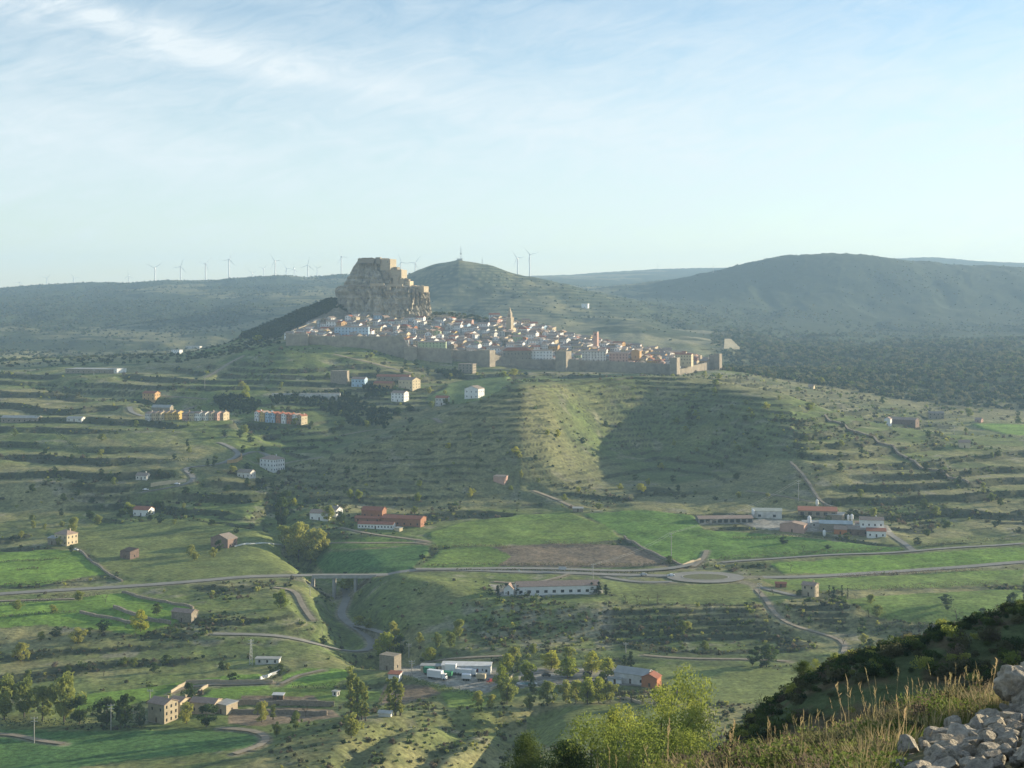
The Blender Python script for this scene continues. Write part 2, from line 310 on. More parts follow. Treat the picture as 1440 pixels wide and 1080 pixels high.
# ------------------------------------------------------------------ roads and tracks: (name, material, width, photo points, depth from)
ROADS = [
 ('road','ASPH',8.0,400,((-80,838),(0,834),(60,830),(130,826),(200,823),(260,820),(320,815),(380,811.5),(440,808.5),(500,807),(560,805),(600,803.5),(660,803),(720,805),(780,806.5),(840,808.5),(900,810),(945,812),(970,813))),
 ('road','ASPH',6.5,700,((585,800),(610,801),(650,799.5),(700,798.5),(760,799),(820,801),(880,803),(930,801),(965,797),(980,790))),
 ('road','ASPH',7.5,700,((1040,812),(1080,812),(1130,811),(1190,808),(1250,804),(1300,801),(1350,798),(1440,790),(1520,784))),
 ('road','ASPH',5.0,700,((945,818),(900,820),(870,816),(850,811))),
 ('road','ASPH',4.5,700,((1035,816),(1060,824),(1100,833),(1120,838))),
 ('road','ASPH',5.0,700,((485,826),(489,840),(481,855),(478,866),(486,875),(505,884),(522,893),(530,905),(526,914),(515,921),(500,926),(470,934),(440,940),(425,944),(405,950),(370,962),(340,972),(320,980),(300,985))),
 ('dirt_track','DIRT',3.2,600,((385,826),(417,829),(420,840),(425,852),(433,864),(440,872))),
 ('road','ASPH',4.5,600,((500,880),(530,887),(550,893),(560,900))),
 ('dirt_track','DIRT',3.5,900,((585,800),(588,790),(600,778),(612,768),(604,762),(575,757),(540,754),(510,750),(495,745),(480,742))),
 ('dirt_track','DIRT',3.0,800,((455,764),(520,764),(575,762),(600,765))),
 ('dirt_track','DIRT',3.2,800,((975,797),(988,788),(993,780),(994,774))),
 ('road','ASPH',4.5,800,((1015,791),(1060,787),(1110,784),(1170,780),(1230,779),(1285,775),(1340,770),(1440,764))),
 ('road','ASPH',4.5,850,((1285,776),(1278,768),(1262,758),(1250,750))),
 ('dirt_track','DIRT',3.0,600,((1060,825),(1090,866),(1105,880),(1120,885),(1150,891),(1180,896),(1190,902),(1188,915),(1185,925),(1170,936),(1150,940))),
 ('dirt_track','DIRT',2.6,600,((905,921),(940,925),(1000,927),(1060,926),(1110,930))),
 ('dirt_track','DIRT',3.0,450,((-20,1031),(20,1034),(60,1042),(90,1046))),
 ('dirt_track','DIRT',3.4,450,((310,1024),(345,1024),(370,1031),(383,1040),(372,1047),(350,1052),(330,1060))),
 ('dirt_track','DIRT',3.2,600,((240,975),(262,966),(300,962),(350,962),(388,960))),
 ('road','ASPH',4.5,1000,((368,652),(382,646),(378,640),(362,632),(340,640),(320,648))),
 ('road','ASPH',4.5,1000,((308,622),(325,628),(338,640),(322,648),(300,655),(255,656),(278,677),(262,683),(235,686),(200,692))),
 ('dirt_track','DIRT',3.2,1000,((390,654),(410,648),(440,645),(450,643))),
 ('road','ASPH',5.0,1150,((182,572),(184,580),(200,585))),
 ('dirt_track','DIRT',5.0,1150,((225,556),(260,558),(290,561))),
 ('dirt_track','DIRT',4.0,1150,((255,578),(275,570),(295,566))),
 ('dirt_track','DIRT',3.5,1000,((480,612),(520,604),(560,600),(620,594))),
 ('dirt_track','DIRT',5.0,1450,((470,498),(500,505),(540,515),(580,525))),
 ('dirt_track','DIRT',3.0,1300,((290,530),(320,512),(343,500))),
 ('road','ASPH',6.0,2300,((960,494),(1000,492),(1030,488),(1045,485),(1050,478),(1040,470),(1020,466))),
 ('road','ASPH',7.0,2300,((1020,466),(1070,468),(1100,472),(1150,474))),
 ('dirt_track','DIRT',4.0,900,((750,690),(780,700),(800,710),(812,715))),
 ('dirt_track','DIRT',2.5,1000,((1050,690),(1100,697),(1140,705))),
 ('dirt_track','DIRT',3.0,700,((695,818),(740,821),(765,817),(790,812),(800,807))),
 ('dirt_track','DIRT',3.0,600,((0,845),(60,843),(110,842))),
 ('dirt_track','DIRT',2.6,600,((455,942),(420,950),(395,962))),
 ('dirt_track','DIRT',3.0,600,((570,940),(600,930),(650,925),(720,922))),
]
def wx_(u, Y): return (u - 720) / F * Y
RD = []
for nm, mt_, wd, ym, pts in ROADS:
    P = [hit(u, v, GZ, ym) for u, v in pts]
    if len(RD) == 0: P = [(wx_(u, 159.4 * F / (v - HZ)), 159.4 * F / (v - HZ), -159.4) for u, v in pts]
    q = []
    for a, b in zip(P[:-1], P[1:]):
        n = max(1, int(math.hypot(b[0]-a[0], b[1]-a[1]) / 6))
        for i in range(n): q.append((a[0]+(b[0]-a[0])*i/n, a[1]+(b[1]-a[1])*i/n))
    q.append(P[-1][:2]); q = np.array(q)
    if len(q) > 6:      # soften the corners
        for _ in range(3):
            q[1:-1] = (q[:-2] + 2*q[1:-1] + q[2:]) / 4
    z = height(GZ, q[:, 0], q[:, 1])
    for _ in range(6):
        if len(z) > 2: z[1:-1] = (z[:-2] + z[1:-1] + z[2:]) / 3
    RD.append([nm, mt_, wd, q, z])
# the main road crosses the ravine level, on a viaduct
q0, z0 = RD[0][3], RD[0][4]
uu = 720 + F * q0[:, 0] / q0[:, 1]; i0 = np.searchsorted(uu, 340); i1 = np.searchsorted(uu, 545)
z0[i0:i1] = np.linspace(z0[i0], z0[i1], i1 - i0)
BRIDGE = (q0[i0:i1], z0[i0:i1])
rbc = hit(992, 812, GZ, 780); RB_R = 14.5; RB_X = 27.0    # roundabout: an ellipse on the terrace
# ------------------------------------------------------------------ fields (photo outlines on the ground)
GVb = HZ - F * GZ / np.maximum(GY, 3)
FIELDS = [  # colour, polygon, ymin, ymax
 ('bright', ((-60,778),(60,773),(112,775),(128,790),(150,806),(60,822),(-60,824)), 700, 1000),
 ('bright', ((-60,843),(70,845),(140,835),(180,834),(222,846),(275,854),(240,878),(196,892),(120,884),(60,880),(-60,886)), 600, 900),
 ('olive', ((60,745),(120,742),(240,728),(330,740),(395,752),(400,785),(440,800),(300,812),(190,815),(150,800),(120,775)), 700, 1100),
 ('deep', ((442,778),(520,772),(600,766),(602,776),(580,800),(560,805),(455,806),(445,795)), 700, 1000),
 ('mid', ((455,757),(560,756),(600,762),(595,766),(520,770),(450,775)), 700, 1100),
 ('mid', ((600,748),(650,734),(720,724),(800,720),(858,742),(872,758),(840,762),(720,766),(615,768)), 800, 1100),
 ('plough', ((700,768),(790,764),(880,766),(900,770),(948,795),(860,798),(700,796),(640,784)), 700, 1000),
 ('mid', ((592,798),(620,771),(690,768),(720,782),(700,797)), 700, 1000),
 ('bright2', ((820,722),(900,716),(975,724),(990,745),(1080,750),(1170,760),(1272,770),(1240,777),(1100,782),(1000,787),(960,794),(900,772),(880,755)), 750, 1100),
 ('bright', ((1085,792),(1200,784),(1300,778),(1500,766),(1500,784),(1300,798),(1180,806),(1100,806)), 700, 1000),
 ('olive', ((845,814),(940,824),(1000,822),(1040,822),(1120,838),(1100,846),(990,847),(880,847),(858,830)), 730, 900),
 ('mid', ((1068,816),(1180,812),(1440,800),(1440,822),(1200,828),(1110,830)), 700, 900),
 ('mid', ((1180,842),(1300,834),(1440,828),(1440,868),(1320,880),(1240,870)), 650, 850),
 ('olive', ((918,938),(1000,936),(1130,944),(1190,944),(1200,970),(1140,990),(1000,990),(930,962)), 560, 700),
 ('olive', ((738,1008),(790,994),(888,987),(960,995),(960,1010),(890,1030),(850,1052),(770,1052),(742,1035)), 470, 620),
 ('deep', ((-80,1026),(20,1026),(110,1028),(300,1026),(345,1029),(370,1038),(345,1052),(230,1064),(120,1078),(60,1090),(-80,1090)), 430, 640),
 ('bright', ((398,950),(430,940),(486,940),(492,952),(470,966),(400,966)), 560, 720),
 ('mid', ((330,968),(400,966),(480,968),(560,972),(560,985),(330,984)), 560, 720),
 ('bright', ((100,978),(180,968),(240,960),(300,950),(370,945),(372,952),(260,968),(180,992),(110,1000)), 560, 740),
 ('plough', ((320,998),(400,994),(470,998),(480,1008),(360,1022),(320,1018)), 520, 650),
 ('plough', ((338,978),(440,978),(450,986),(340,990)), 560, 700),
 ('plough', ((540,962),(600,962),(622,975),(570,990),(530,992)), 560, 700),
 ('mid', ((620,975),(660,970),(690,985),(680,995),(630,995)), 560, 700),
 ('bright', ((1355,590),(1440,592),(1500,595),(1500,615),(1430,612),(1380,602)), 1250, 1500),
 ('bright', ((240,1000),(300,968),(355,962),(390,962),(320,985),(300,1000)), 560, 720),
 ('lawn', ((600,560),(640,535),(720,528),(700,555),(640,570)), 1330, 1620),
 ('bright', ((900,556),(1000,560),(1000,575),(900,570)), 1e6, 1e7),
 ('yard', ((556,936),(680,932),(715,945),(700,965),(690,975),(650,970),(590,956),(560,946)), 600, 720),
 ('yard', ((730,940),(880,938),(925,945),(925,965),(830,962),(730,968)), 600, 720),
 ('yard', ((1040,735),(1060,728),(1250,738),(1260,752),(1200,748),(1130,748),(1060,742)), 880, 1060),
 ('yard', ((690,822),(840,820),(850,834),(700,838)), 740, 860),
]
FCOL = {'bright': (0.165, 0.265, 0.045), 'bright2': (0.13, 0.225, 0.045), 'mid': (0.16, 0.225, 0.05), 'olive': (0.165, 0.195, 0.062), 'deep': (0.085, 0.165, 0.05),
        'plough': (0.215, 0.165, 0.11), 'lawn': (0.13, 0.18, 0.06), 'yard': (0.33, 0.31, 0.26)}
band = (GY > 420) & (GY < 2000)
rows = np.nonzero((Ys > 420) & (Ys < 2000))[0]; ra, rb_ = rows[0], rows[-1] + 1
Ub, Vb, Yb, Xb = GU[ra:rb_], GVb[ra:rb_], GY[ra:rb_], GX[ra:rb_]
fieldmask = np.zeros(Ub.shape); fcol = np.zeros(Ub.shape + (3,)); fkind = np.full(Ub.shape, -1)
wob = 3.0 * fbm(Xb, Yb, 18, 2, 77)
for kf, (nm, pl, y0, y1) in enumerate(FIELDS):
    k = inside(Ub + wob, Vb + wob * .4, pl) & (Yb > y0) & (Yb < y1)
    fieldmask[k] = 1; fcol[k] = FCOL[nm]; fkind[k] = kf
def blur(a, n=1):
    for _ in range(n):
        b = np.pad(a, 1, 'edge'); a = (b[:-2, 1:-1] + b[2:, 1:-1] + b[1:-1, :-2] + b[1:-1, 2:] + 2 * b[1:-1, 1:-1]) / 6
    return a
fsoft = blur(fieldmask, 10)
# ------------------------------------------------------------------ dry-stone terraces
roadd = np.full(Ub.shape, 1e9); roadz = np.zeros(Ub.shape)
for nm, mt_, wd, q, z in RD:
    if q[:, 1].min() > 1950: continue
    lo = np.searchsorted(Ys[ra:rb_], q[:, 1].min() - 25); hi = np.searchsorted(Ys[ra:rb_], q[:, 1].max() + 25)
    st = max(1, len(q) // 60); qq = q[::st]
    if (qq[-1] != q[-1]).any(): qq = np.vstack([qq, q[-1:]])
    zz = np.interp(np.r_[0, np.cumsum(np.hypot(*np.diff(qq, axis=0).T))], np.r_[0, np.cumsum(np.hypot(*np.diff(q, axis=0).T))], z)
    for (p0, za), (p1, zb) in zip(zip(qq[:-1], zz[:-1]), zip(qq[1:], zz[1:])):
        l = np.searchsorted(Ys[ra:rb_], min(p0[1], p1[1]) - 22); h2 = np.searchsorted(Ys[ra:rb_], max(p0[1], p1[1]) + 22)
        if h2 <= l: continue
        dx, dy = p1 - p0; t = np.clip(((Xb[l:h2] - p0[0]) * dx + (Yb[l:h2] - p0[1]) * dy) / (dx*dx + dy*dy + 1e-9), 0, 1)
        dd = np.hypot(Xb[l:h2] - p0[0] - t*dx, Yb[l:h2] - p0[1] - t*dy) - wd / 2
        k = dd < roadd[l:h2]; roadd[l:h2][k] = dd[k]; roadz[l:h2][k] = (za + (zb - za) * t)[k]
Zb = GZ[ra:rb_].copy()
warp = fbm(Xb, Yb, 130, 3, 41) * 1.6 + .35 * fbm(Xb, Yb, 38, 2, 45)
def stepped(z, P, sd, s0=0.22, edge=0.74):
    t = z / P + warp * (5.5 / P) * .5 + sd; f = t - np.floor(t)
    n = np.floor(t)
    e = edge + 0.12 * (vn(Xb / 60 + n * 3.1, Yb / 60, 51) - .5)
    g = s0 * f + (1 - s0) * sst(e, 0.985, f)
    return (n + g - warp * (5.5 / P) * .5 - sd) * P, (f > e)
zs1, r1 = stepped(Zb, 2.3, .2); LT = (Ub > 845) & (Ub < 1195) & (Yb > 672) & (Yb < 748)
zs3, r3 = stepped(Zb, 2.35, .1, .1, .5)
zs2, r2 = stepped(Zb + 3.5 * fbm(Xb, Yb, 260, 2, 43), 5.8, .35); zs2 = zs2 - 3.5 * fbm(Xb, Yb, 260, 2, 43)
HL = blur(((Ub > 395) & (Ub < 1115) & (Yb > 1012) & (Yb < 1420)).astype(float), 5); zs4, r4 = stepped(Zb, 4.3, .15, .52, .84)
zs2 = zs2 * (1 - HL) + zs4 * HL; r2 = np.where(HL > .5, r4, r2)
wq = sst(930, 1010, Yb); zs = zs1 * (1 - wq) + zs2 * wq; riser = np.where(wq > .5, r2, r1)
lw = blur(LT.astype(float), 6); zs = zs * (1 - lw) + zs3 * lw; riser = np.where(lw > .5, r3, riser)
brk = np.maximum(sst(-.34, -.05, fbm(Xb, Yb * 1.5, 110, 3, 61)), .9 * sst(-.5, .1, fbm(Xb, Yb, 70, 3, 63)) * ((Ub > 420) & (Yb > 1015) & (Yb < 1420)))         # terraces fallen down here and there
ub = Ub
brk = np.where((Ub > 400) & (Ub < 775) & (Yb > 1015) & (Yb < 1420), sst(-.45, .1, fbm(Xb, Yb, 80, 2, 65)), brk)
tmask = blur(brk, 3) * sst(560, 640, Yb) * (1 - sst(1560, 1600, Yb)) * (1 - sst(.2, .8, fsoft))
tmask *= 1 - 0.85 * sst(640, 660, Yb) * (1 - sst(745, 760, Yb)) * sst(560, 580, ub) * (1 - sst(850, 870, ub)) * (Yb < 760)
tmask *= 1 - sst(790, 810, Yb) * (1 - sst(830, 850, Yb)) * .8
tmask *= np.where((Yb > 1640), 0, 1)
tmask = np.maximum(tmask, lw)
tmask *= sst(2, 12, roadd)
knoll = np.exp(-(poly_dist(Xb, Yb, uy((500,800),(560,770),(640,720))) / 45) ** 2); tmask *= 1 - knoll
Zt = Zb + (zs - Zb) * tmask
rough = sst(.1, .5, 1 - fsoft)
Zt += rough * (fbm(Xb, Yb, 7, 3, 71) * .45)
wr = 1 - sst(0.5, 9, roadd)
onbridge = (poly_dist(Xb, Yb, [tuple(p) for p in BRIDGE[0][::4]]) < 14) & (Zb < roadz - 2.5)
Zt = np.where(onbridge, Zt, Zt + (roadz - 0.25 - Zt) * wr)
# roundabout bench
dr = np.hypot((Xb - rbc[0]) , (Yb - rbc[1]) ); wrb = 1 - sst(RB_X + 4, RB_X + 16, dr)
Zt = Zt + (rbc[2] - 0.25 - Zt) * wrb
GZ[ra:rb_] = Zt
GV = HZ - F * GZ / np.maximum(GY, 3)

# ------------------------------------------------------------------ land cover colours of the ground (what grows or lies there, plus shade darkened into terrace risers)
def mix(a, b, t): return a * (1 - t[..., None]) + b * t[..., None]
DRY = np.array((0.25, 0.235, 0.105)); GRN = np.array((0.145, 0.185, 0.055)); SCR = np.array((0.075, 0.092, 0.045)); STO = np.array((0.36, 0.32, 0.24)); SOIL = np.array((0.21, 0.17, 0.115))
a = fbm(GX, GY, 95, 4, 101); b = fbm(GX, GY, 24, 4, 103); c = fbm(GX, GY, 6, 3, 105)
col = np.zeros((NR, NC, 3)) + DRY
col = mix(col, GRN + col * 0, sst(-.25, .35, a + .35 * b))
col = mix(col, SCR + col * 0, sst(.02, .45, b + .4 * c) * .55)
col = mix(col, STO + col * 0, sst(.28, .62, fbm(GX, GY, 15, 4, 107) + .3 * c) * .5)
farw = sst(2000, 2500, GY); bf = fbm(GX, GY, 260, 5, 111); bf2 = fbm(GX, GY, 45, 4, 113)
fc = mix(np.zeros_like(col) + np.array((0.19, 0.18, 0.09)), np.zeros_like(col) + np.array((0.042, 0.06, 0.026)), sst(-.35, .12, bf + .5 * bf2 + .55 * sst(860, 1000, GU) * (GY > 2400) * 1.4 + .12 * (GU < 400) + .12 * (1 - sst(100, 300, GU))))
# light contour bands of old terraces on the mast hill and its foot
tb = GZ / 7.0 + 1.5 * fbm(GX, GY, 300, 3, 131); tbf = tb - np.floor(tb)
mh = np.exp(-((GU - 690) / 190) ** 2) * (GY < 3600)
fc = mix(fc, np.zeros_like(col) + np.array((0.24, 0.225, 0.12)), sst(.55, .7, tbf) * (1 - sst(.85, .95, tbf)) * mh * .6)
fc = mix(fc, np.zeros_like(col) + np.array((0.30, 0.27, 0.17)), sst(.1, .5, fbm(GX, GY, 120, 4, 133)) * np.exp(-((GU - 960) / 110) ** 2) * (GY < 2900) * .8)
rp = sst(1010, 1080, GU) * sst(1650, 1750, GY) * (1 - sst(3000, 3300, GY)); fc = mix(fc, np.zeros_like(col) + np.array((0.055, 0.08, 0.032)), rp * .85); farw = np.maximum(farw, sst(1010, 1080, GU) * sst(1500, 1650, GY))
col = mix(col, fc, farw)
sub = col[ra:rb_]
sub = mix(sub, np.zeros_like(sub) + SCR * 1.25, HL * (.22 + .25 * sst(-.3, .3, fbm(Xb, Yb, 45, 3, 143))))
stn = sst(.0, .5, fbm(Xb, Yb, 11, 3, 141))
rc = mix(np.zeros_like(sub) + SCR * .6, np.zeros_like(sub) + STO * .5, stn * .3)  # riser scrub and stone, darkened to put their shade into the colour
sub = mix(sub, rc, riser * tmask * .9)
fv = fbm(Xb, Yb, 20, 3, 151) * .2 + 1 + .22 * fbm((Xb + .3 * Yb) / 12, (Yb - .25 * Xb) * 1.1, 3.2, 3, 153)
rowpat = 1 + .05 * np.sin((Xb * .4 + Yb) * 1.6) * np.isin(fkind, [3, 6])
sub = mix(sub, fcol * (fv * rowpat)[..., None], blur(fieldmask, 1) * fieldmask)
town = (Yb > 1625) & (Yb < 1870) & (ub > 405) & (ub < 1010)
sub = mix(sub, np.zeros_like(sub) + np.array((0.20, 0.17, 0.13)), town * .85)
sh = (1 - sst(0, 2.2, roadd)); sub = mix(sub, np.zeros_like(sub) + np.array((0.27, 0.235, 0.165)), sh * .8)
# bare rocky cliff below the long white building, and under the town wall
cl_ = ((GVb[ra:rb_] > 850) & (GVb[ra:rb_] < 915) & (ub > 650) & (ub < 860) & (Yb < 760)) | ((Yb > 1560) & (Yb < 1618) & (ub > 690) & (ub < 1060))
sub = mix(sub, np.zeros_like(sub) + STO * .8, blur(cl_.astype(float), 14) * sst(-.1, .3, fbm(Xb, Yb, 9, 4, 161)) * .6)
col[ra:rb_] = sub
rows2 = Ys < 300
gr = fbm(GX, GY, .7, 3, 171)
cn = mix(np.zeros_like(col) + np.array((0.16, 0.15, 0.075)), np.zeros_like(col) + np.array((0.10, 0.075, 0.05)), sst(-.1, .4, gr))
cs = mix(np.zeros_like(col) + np.array((0.085, 0.11, 0.045)), np.zeros_like(col) + np.array((0.12, 0.10, 0.055)), sst(0, .4, n2))
k1 = 1 - sst(30, 60, GY); k2 = 1 - sst(250, 350, GY)
col = mix(col, cs, k2 * (1 - k1)); col = mix(col, cn, k1)
def grid_mesh(name, V, nr, nc, cols):
    me = bpy.data.meshes.new(name); me.vertices.add(nr * nc); me.vertices.foreach_set('co', V.astype(np.float32).ravel())
    i = np.arange(nr * nc).reshape(nr, nc); q = np.stack([i[:-1, :-1], i[:-1, 1:], i[1:, 1:], i[1:, :-1]], -1).reshape(-1, 4)
    nf = len(q); me.loops.add(nf * 4); me.loops.foreach_set('vertex_index', q.astype(np.int32).ravel())
    me.polygons.add(nf); me.polygons.foreach_set('loop_start', (np.arange(nf) * 4).astype(np.int32))
    me.polygons.foreach_set('use_smooth', np.ones(nf, bool))
    at_ = me.color_attributes.new('cover', 'FLOAT_COLOR', 'POINT'); cc = np.ones((nr * nc, 4), np.float32); cc[:, :3] = cols.reshape(-1, 3); at_.data.foreach_set('color', cc.ravel())
    me.update(calc_edges=True); return me
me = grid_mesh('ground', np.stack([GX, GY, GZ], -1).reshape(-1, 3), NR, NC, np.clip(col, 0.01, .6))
ground = bpy.data.objects.new('ground', me); C.objects.link(ground); ground['kind'] = 'structure'
ground['label'] = 'terraced valley floor and hillsides of grass, scrub and fields'
gm = bpy.data.materials.new('terrain'); gm.use_nodes = True; t = gm.node_tree; b = t.nodes['Principled BSDF']
b.inputs['Roughness'].default_value = 0.95; b.inputs['Specular IOR Level'].default_value = 0.1
ac = t.nodes.new('ShaderNodeAttribute'); ac.attribute_name = 'cover'
ge = t.nodes.new('ShaderNodeNewGeometry')
def tn(scale, detail, rough=.6):
    n = t.nodes.new('ShaderNodeTexNoise'); n.inputs['Scale'].default_value = scale; n.inputs['Detail'].default_value = detail; n.inputs['Roughness'].default_value = rough
    t.links.new(ge.outputs['Position'], n.inputs['Vector']); return n.outputs['Fac']
def mr(src, a0, a1, b0, b1):
    n = t.nodes.new('ShaderNodeMapRange'); t.links.new(src, n.inputs['Value'])
    for k_, q_ in zip(('From Min', 'From Max', 'To Min', 'To Max'), (a0, a1, b0, b1)): n.inputs[k_].default_value = q_
    return n.outputs[0]
nA = tn(0.45, 8, .7); nB = tn(0.06, 8, .75); nC = tn(9.0, 6, .7)
m1 = t.nodes.new('ShaderNodeMath'); m1.operation = 'MULTIPLY'; t.links.new(mr(nA, .3, .7, .42, 1.58), m1.inputs[0]); t.links.new(mr(nB, .3, .7, .7, 1.3), m1.inputs[1])
m2 = t.nodes.new('ShaderNodeMath'); m2.operation = 'MULTIPLY'; t.links.new(m1.outputs[0], m2.inputs[0]); t.links.new(mr(nC, .3, .7, .75, 1.25), m2.inputs[1])
vm = t.nodes.new('ShaderNodeVectorMath'); vm.operation = 'SCALE'; t.links.new(ac.outputs['Color'], vm.inputs[0]); t.links.new(m2.outputs[0], vm.inputs['Scale'])
t.links.new(vm.outputs[0], b.inputs['Base Color'])
bp = t.nodes.new('ShaderNodeBump'); bp.inputs['Strength'].default_value = .5; bp.inputs['Distance'].default_value = .5; t.links.new(nA, bp.inputs['Height']); t.links.new(bp.outputs[0], b.inputs['Normal'])
me.materials.append(gm)

# ------------------------------------------------------------------ object helpers
def mk(name, V, Fc, m=None, smooth=False, mats=None, fm=None):
    me = bpy.data.meshes.new(name); me.from_pydata([tuple(p) for p in V], [], [tuple(f) for f in Fc])
    if m: me.materials.append(m)
    for x in (mats or []): me.materials.append(x)
    if fm is not None: me.polygons.foreach_set('material_index', fm)
    if smooth: me.polygons.foreach_set('use_smooth', [True] * len(me.polygons))
    me.update(); return me
def ob(name, data, parent=None, loc=None, m=None):
    o = bpy.data.objects.new(name, data); C.objects.link(o)
    if parent: o.parent = parent
    if loc: o.location = loc
    if m is not None and data is not None and len(data.materials):
        o.material_slots[0].link = 'OBJECT'; o.material_slots[0].material = m
    return o
def tag(o, label, cat, group=None, kind=None):
    o['label'] = label; o['category'] = cat
    if group: o['group'] = group
    if kind: o['kind'] = kind
    return o
def thing(name, label, cat, loc=(0, 0, 0), rz=0, group=None, s=1.0):
    o = bpy.data.objects.new(name, None); C.objects.link(o); o.location = loc; o.rotation_euler = (0, 0, rz); o.scale = (s, s, s)
    o.empty_display_size = 0.5
    return tag(o, label, cat, group)
class MB:
    def __init__(s): s.V = []; s.F = []
    def box(s, x0, x1, y0, y1, z0, z1):
        n = len(s.V); s.V += [(x, y, z) for z in (z0, z1) for x, y in ((x0, y0), (x1, y0), (x1, y1), (x0, y1))]
        s.F += [(n+3, n+2, n+1, n), (n+4, n+5, n+6, n+7), (n, n+1, n+5, n+4), (n+1, n+2, n+6, n+5), (n+2, n+3, n+7, n+6), (n+3, n, n+4, n+7)]; return s
    def tube(s, p0, p1, r0, r1, k=6):
        p0 = Vector(p0); p1 = Vector(p1); d = (p1 - p0).normalized(); a = d.orthogonal().normalized(); b = d.cross(a); n = len(s.V)
        for p, r in ((p0, r0), (p1, r1)):
            for i in range(k):
                q = p + (a * math.cos(2*math.pi*i/k) + b * math.sin(2*math.pi*i/k)) * r; s.V.append(tuple(q))
        for i in range(k): s.F.append((n+i, n+(i+1) % k, n+k+(i+1) % k, n+k+i))
        s.F.append(tuple(n+k+i for i in range(k))); s.F.append(tuple(n+k-1-i for i in range(k))); return s
    def quad(s, *p):
        n = len(s.V); s.V += list(p); s.F.append(tuple(range(n, n + len(p)))); return s
    def mesh(s, name, m=None, smooth=False): return mk(name, s.V, s.F, m, smooth)
_used = {}
def P(u, v, ymin=440.0): x, y, z = hit(u, v, GZ, ymin); return Vector((x, y, z))

# roads as draped ribbons
def ribbon(name, q, z, wd, m, lift=.12, crown=0):
    d = np.gradient(q, axis=0); d /= np.hypot(d[:, 0], d[:, 1])[:, None] + 1e-9; nrm = np.stack([-d[:, 1], d[:, 0]], 1)
    V = []; Fc = []
    for i in range(len(q)):
        for s_ in (-1, 1): V.append((q[i, 0] + nrm[i, 0]*wd/2*s_, q[i, 1] + nrm[i, 1]*wd/2*s_, z[i] + lift))
    for i in range(len(q) - 1): Fc.append((2*i, 2*i+1, 2*i+3, 2*i+2))
    o = ob(name, mk(name, V, Fc, m)); o['kind'] = 'structure'; return o
for i, (nm, mt_, wd, q, z) in enumerate(RD):
    ribbon(nm, q, z, wd * .88, globals()[mt_], .10 + .012 * (i % 12))
# roundabout: ring road around a grassed oval, and its kerb
def ring(name, cx, cy, z, ax, ay, bx, by, m, k=48, h=None):
    V = []; Fc = []
    for i in range(k):
        t_ = 2 * math.pi * i / k
        V.append((cx + ax*math.cos(t_), cy + ay*math.sin(t_), z)); V.append((cx + bx*math.cos(t_), cy + by*math.sin(t_), z))
    for i in range(k): j = (i + 1) % k; Fc.append((2*i, 2*j, 2*j+1, 2*i+1))
    o = ob(name, mk(name, V, Fc, m)); o['kind'] = 'structure'; return o
ring('roundabout_road', rbc[0], rbc[1], rbc[2] + .3, 13.5, 9.0, 22, 16.5, ASPH)
ring('roundabout_kerb', rbc[0], rbc[1], rbc[2] + .42, 12.9, 8.4, 13.5, 9.0, CONC)
ring('roundabout_island_grass', rbc[0], rbc[1], rbc[2] + .40, 0.01, 0.01, 12.9, 8.4, mat('island_grass', (0.15, 0.17, 0.06), (0.12, 0.11, 0.06), .5))
# ------------------------------------------------------------------ buildings
def panel(mb, o, dx, nrm, W, top, holes, dep=.22):
    """wall panel from point o along unit dx, outward normal nrm, with real openings; top = list of (s, z) outline or a height"""
    ox, oy, oz = o
    def pt(s, z, k=0): return (ox + dx[0]*s - nrm[0]*k, oy + dx[1]*s - nrm[1]*k, oz + z)
    if not holes: return
    xs = sorted({0.0, W} | {h[0] for h in holes} | {h[0] + h[2] for h in holes}); zs = sorted({-2.5, top} | {h[1] for h in holes} | {h[1] + h[3] for h in holes})
    for a, b in zip(xs[:-1], xs[1:]):
        for c, d in zip(zs[:-1], zs[1:]):
            mx_, mz = (a + b) / 2, (c + d) / 2
            if any(h[0] < mx_ < h[0] + h[2] and h[1] < mz < h[1] + h[3] for h in holes):
                for q in ((pt(a, c), pt(b, c), pt(b, c, dep), pt(a, c, dep)), (pt(a, d), pt(a, d, dep), pt(b, d, dep), pt(b, d)),
                          (pt(a, c), pt(a, c, dep), pt(a, d, dep), pt(a, d)), (pt(b, c), pt(b, d), pt(b, d, dep), pt(b, c, dep))): mb.quad(*q)
            else: mb.quad(pt(a, c), pt(b, c), pt(b, d), pt(a, d))
UNITWIN = None
def unitwin():
    global UNITWIN
    if UNITWIN is None:
        m = MB(); m.box(-.5, .5, -.03, .03, 0, 1); UNITWIN = m.mesh('window', DARK)
        n = MB(); n.box(-.5, .5, -.03, .03, 0, 1); globals()['UNITDOOR'] = n.mesh('door', WOOD)
    return UNITWIN
def grid_wins(W, h, nx, nz, ww=.95, wh=1.3, base=1.0, skip=()):
    o = []
    for j in range(nz):
        fl = h / nz
        for i in range(nx):
            if (i, j) in skip: continue
            o.append((W * (i + .5) / nx - ww / 2, j * fl + base if fl > base + wh + .3 else j * fl + (fl - wh) * .6, ww, wh))
    return o
class Plan: pass
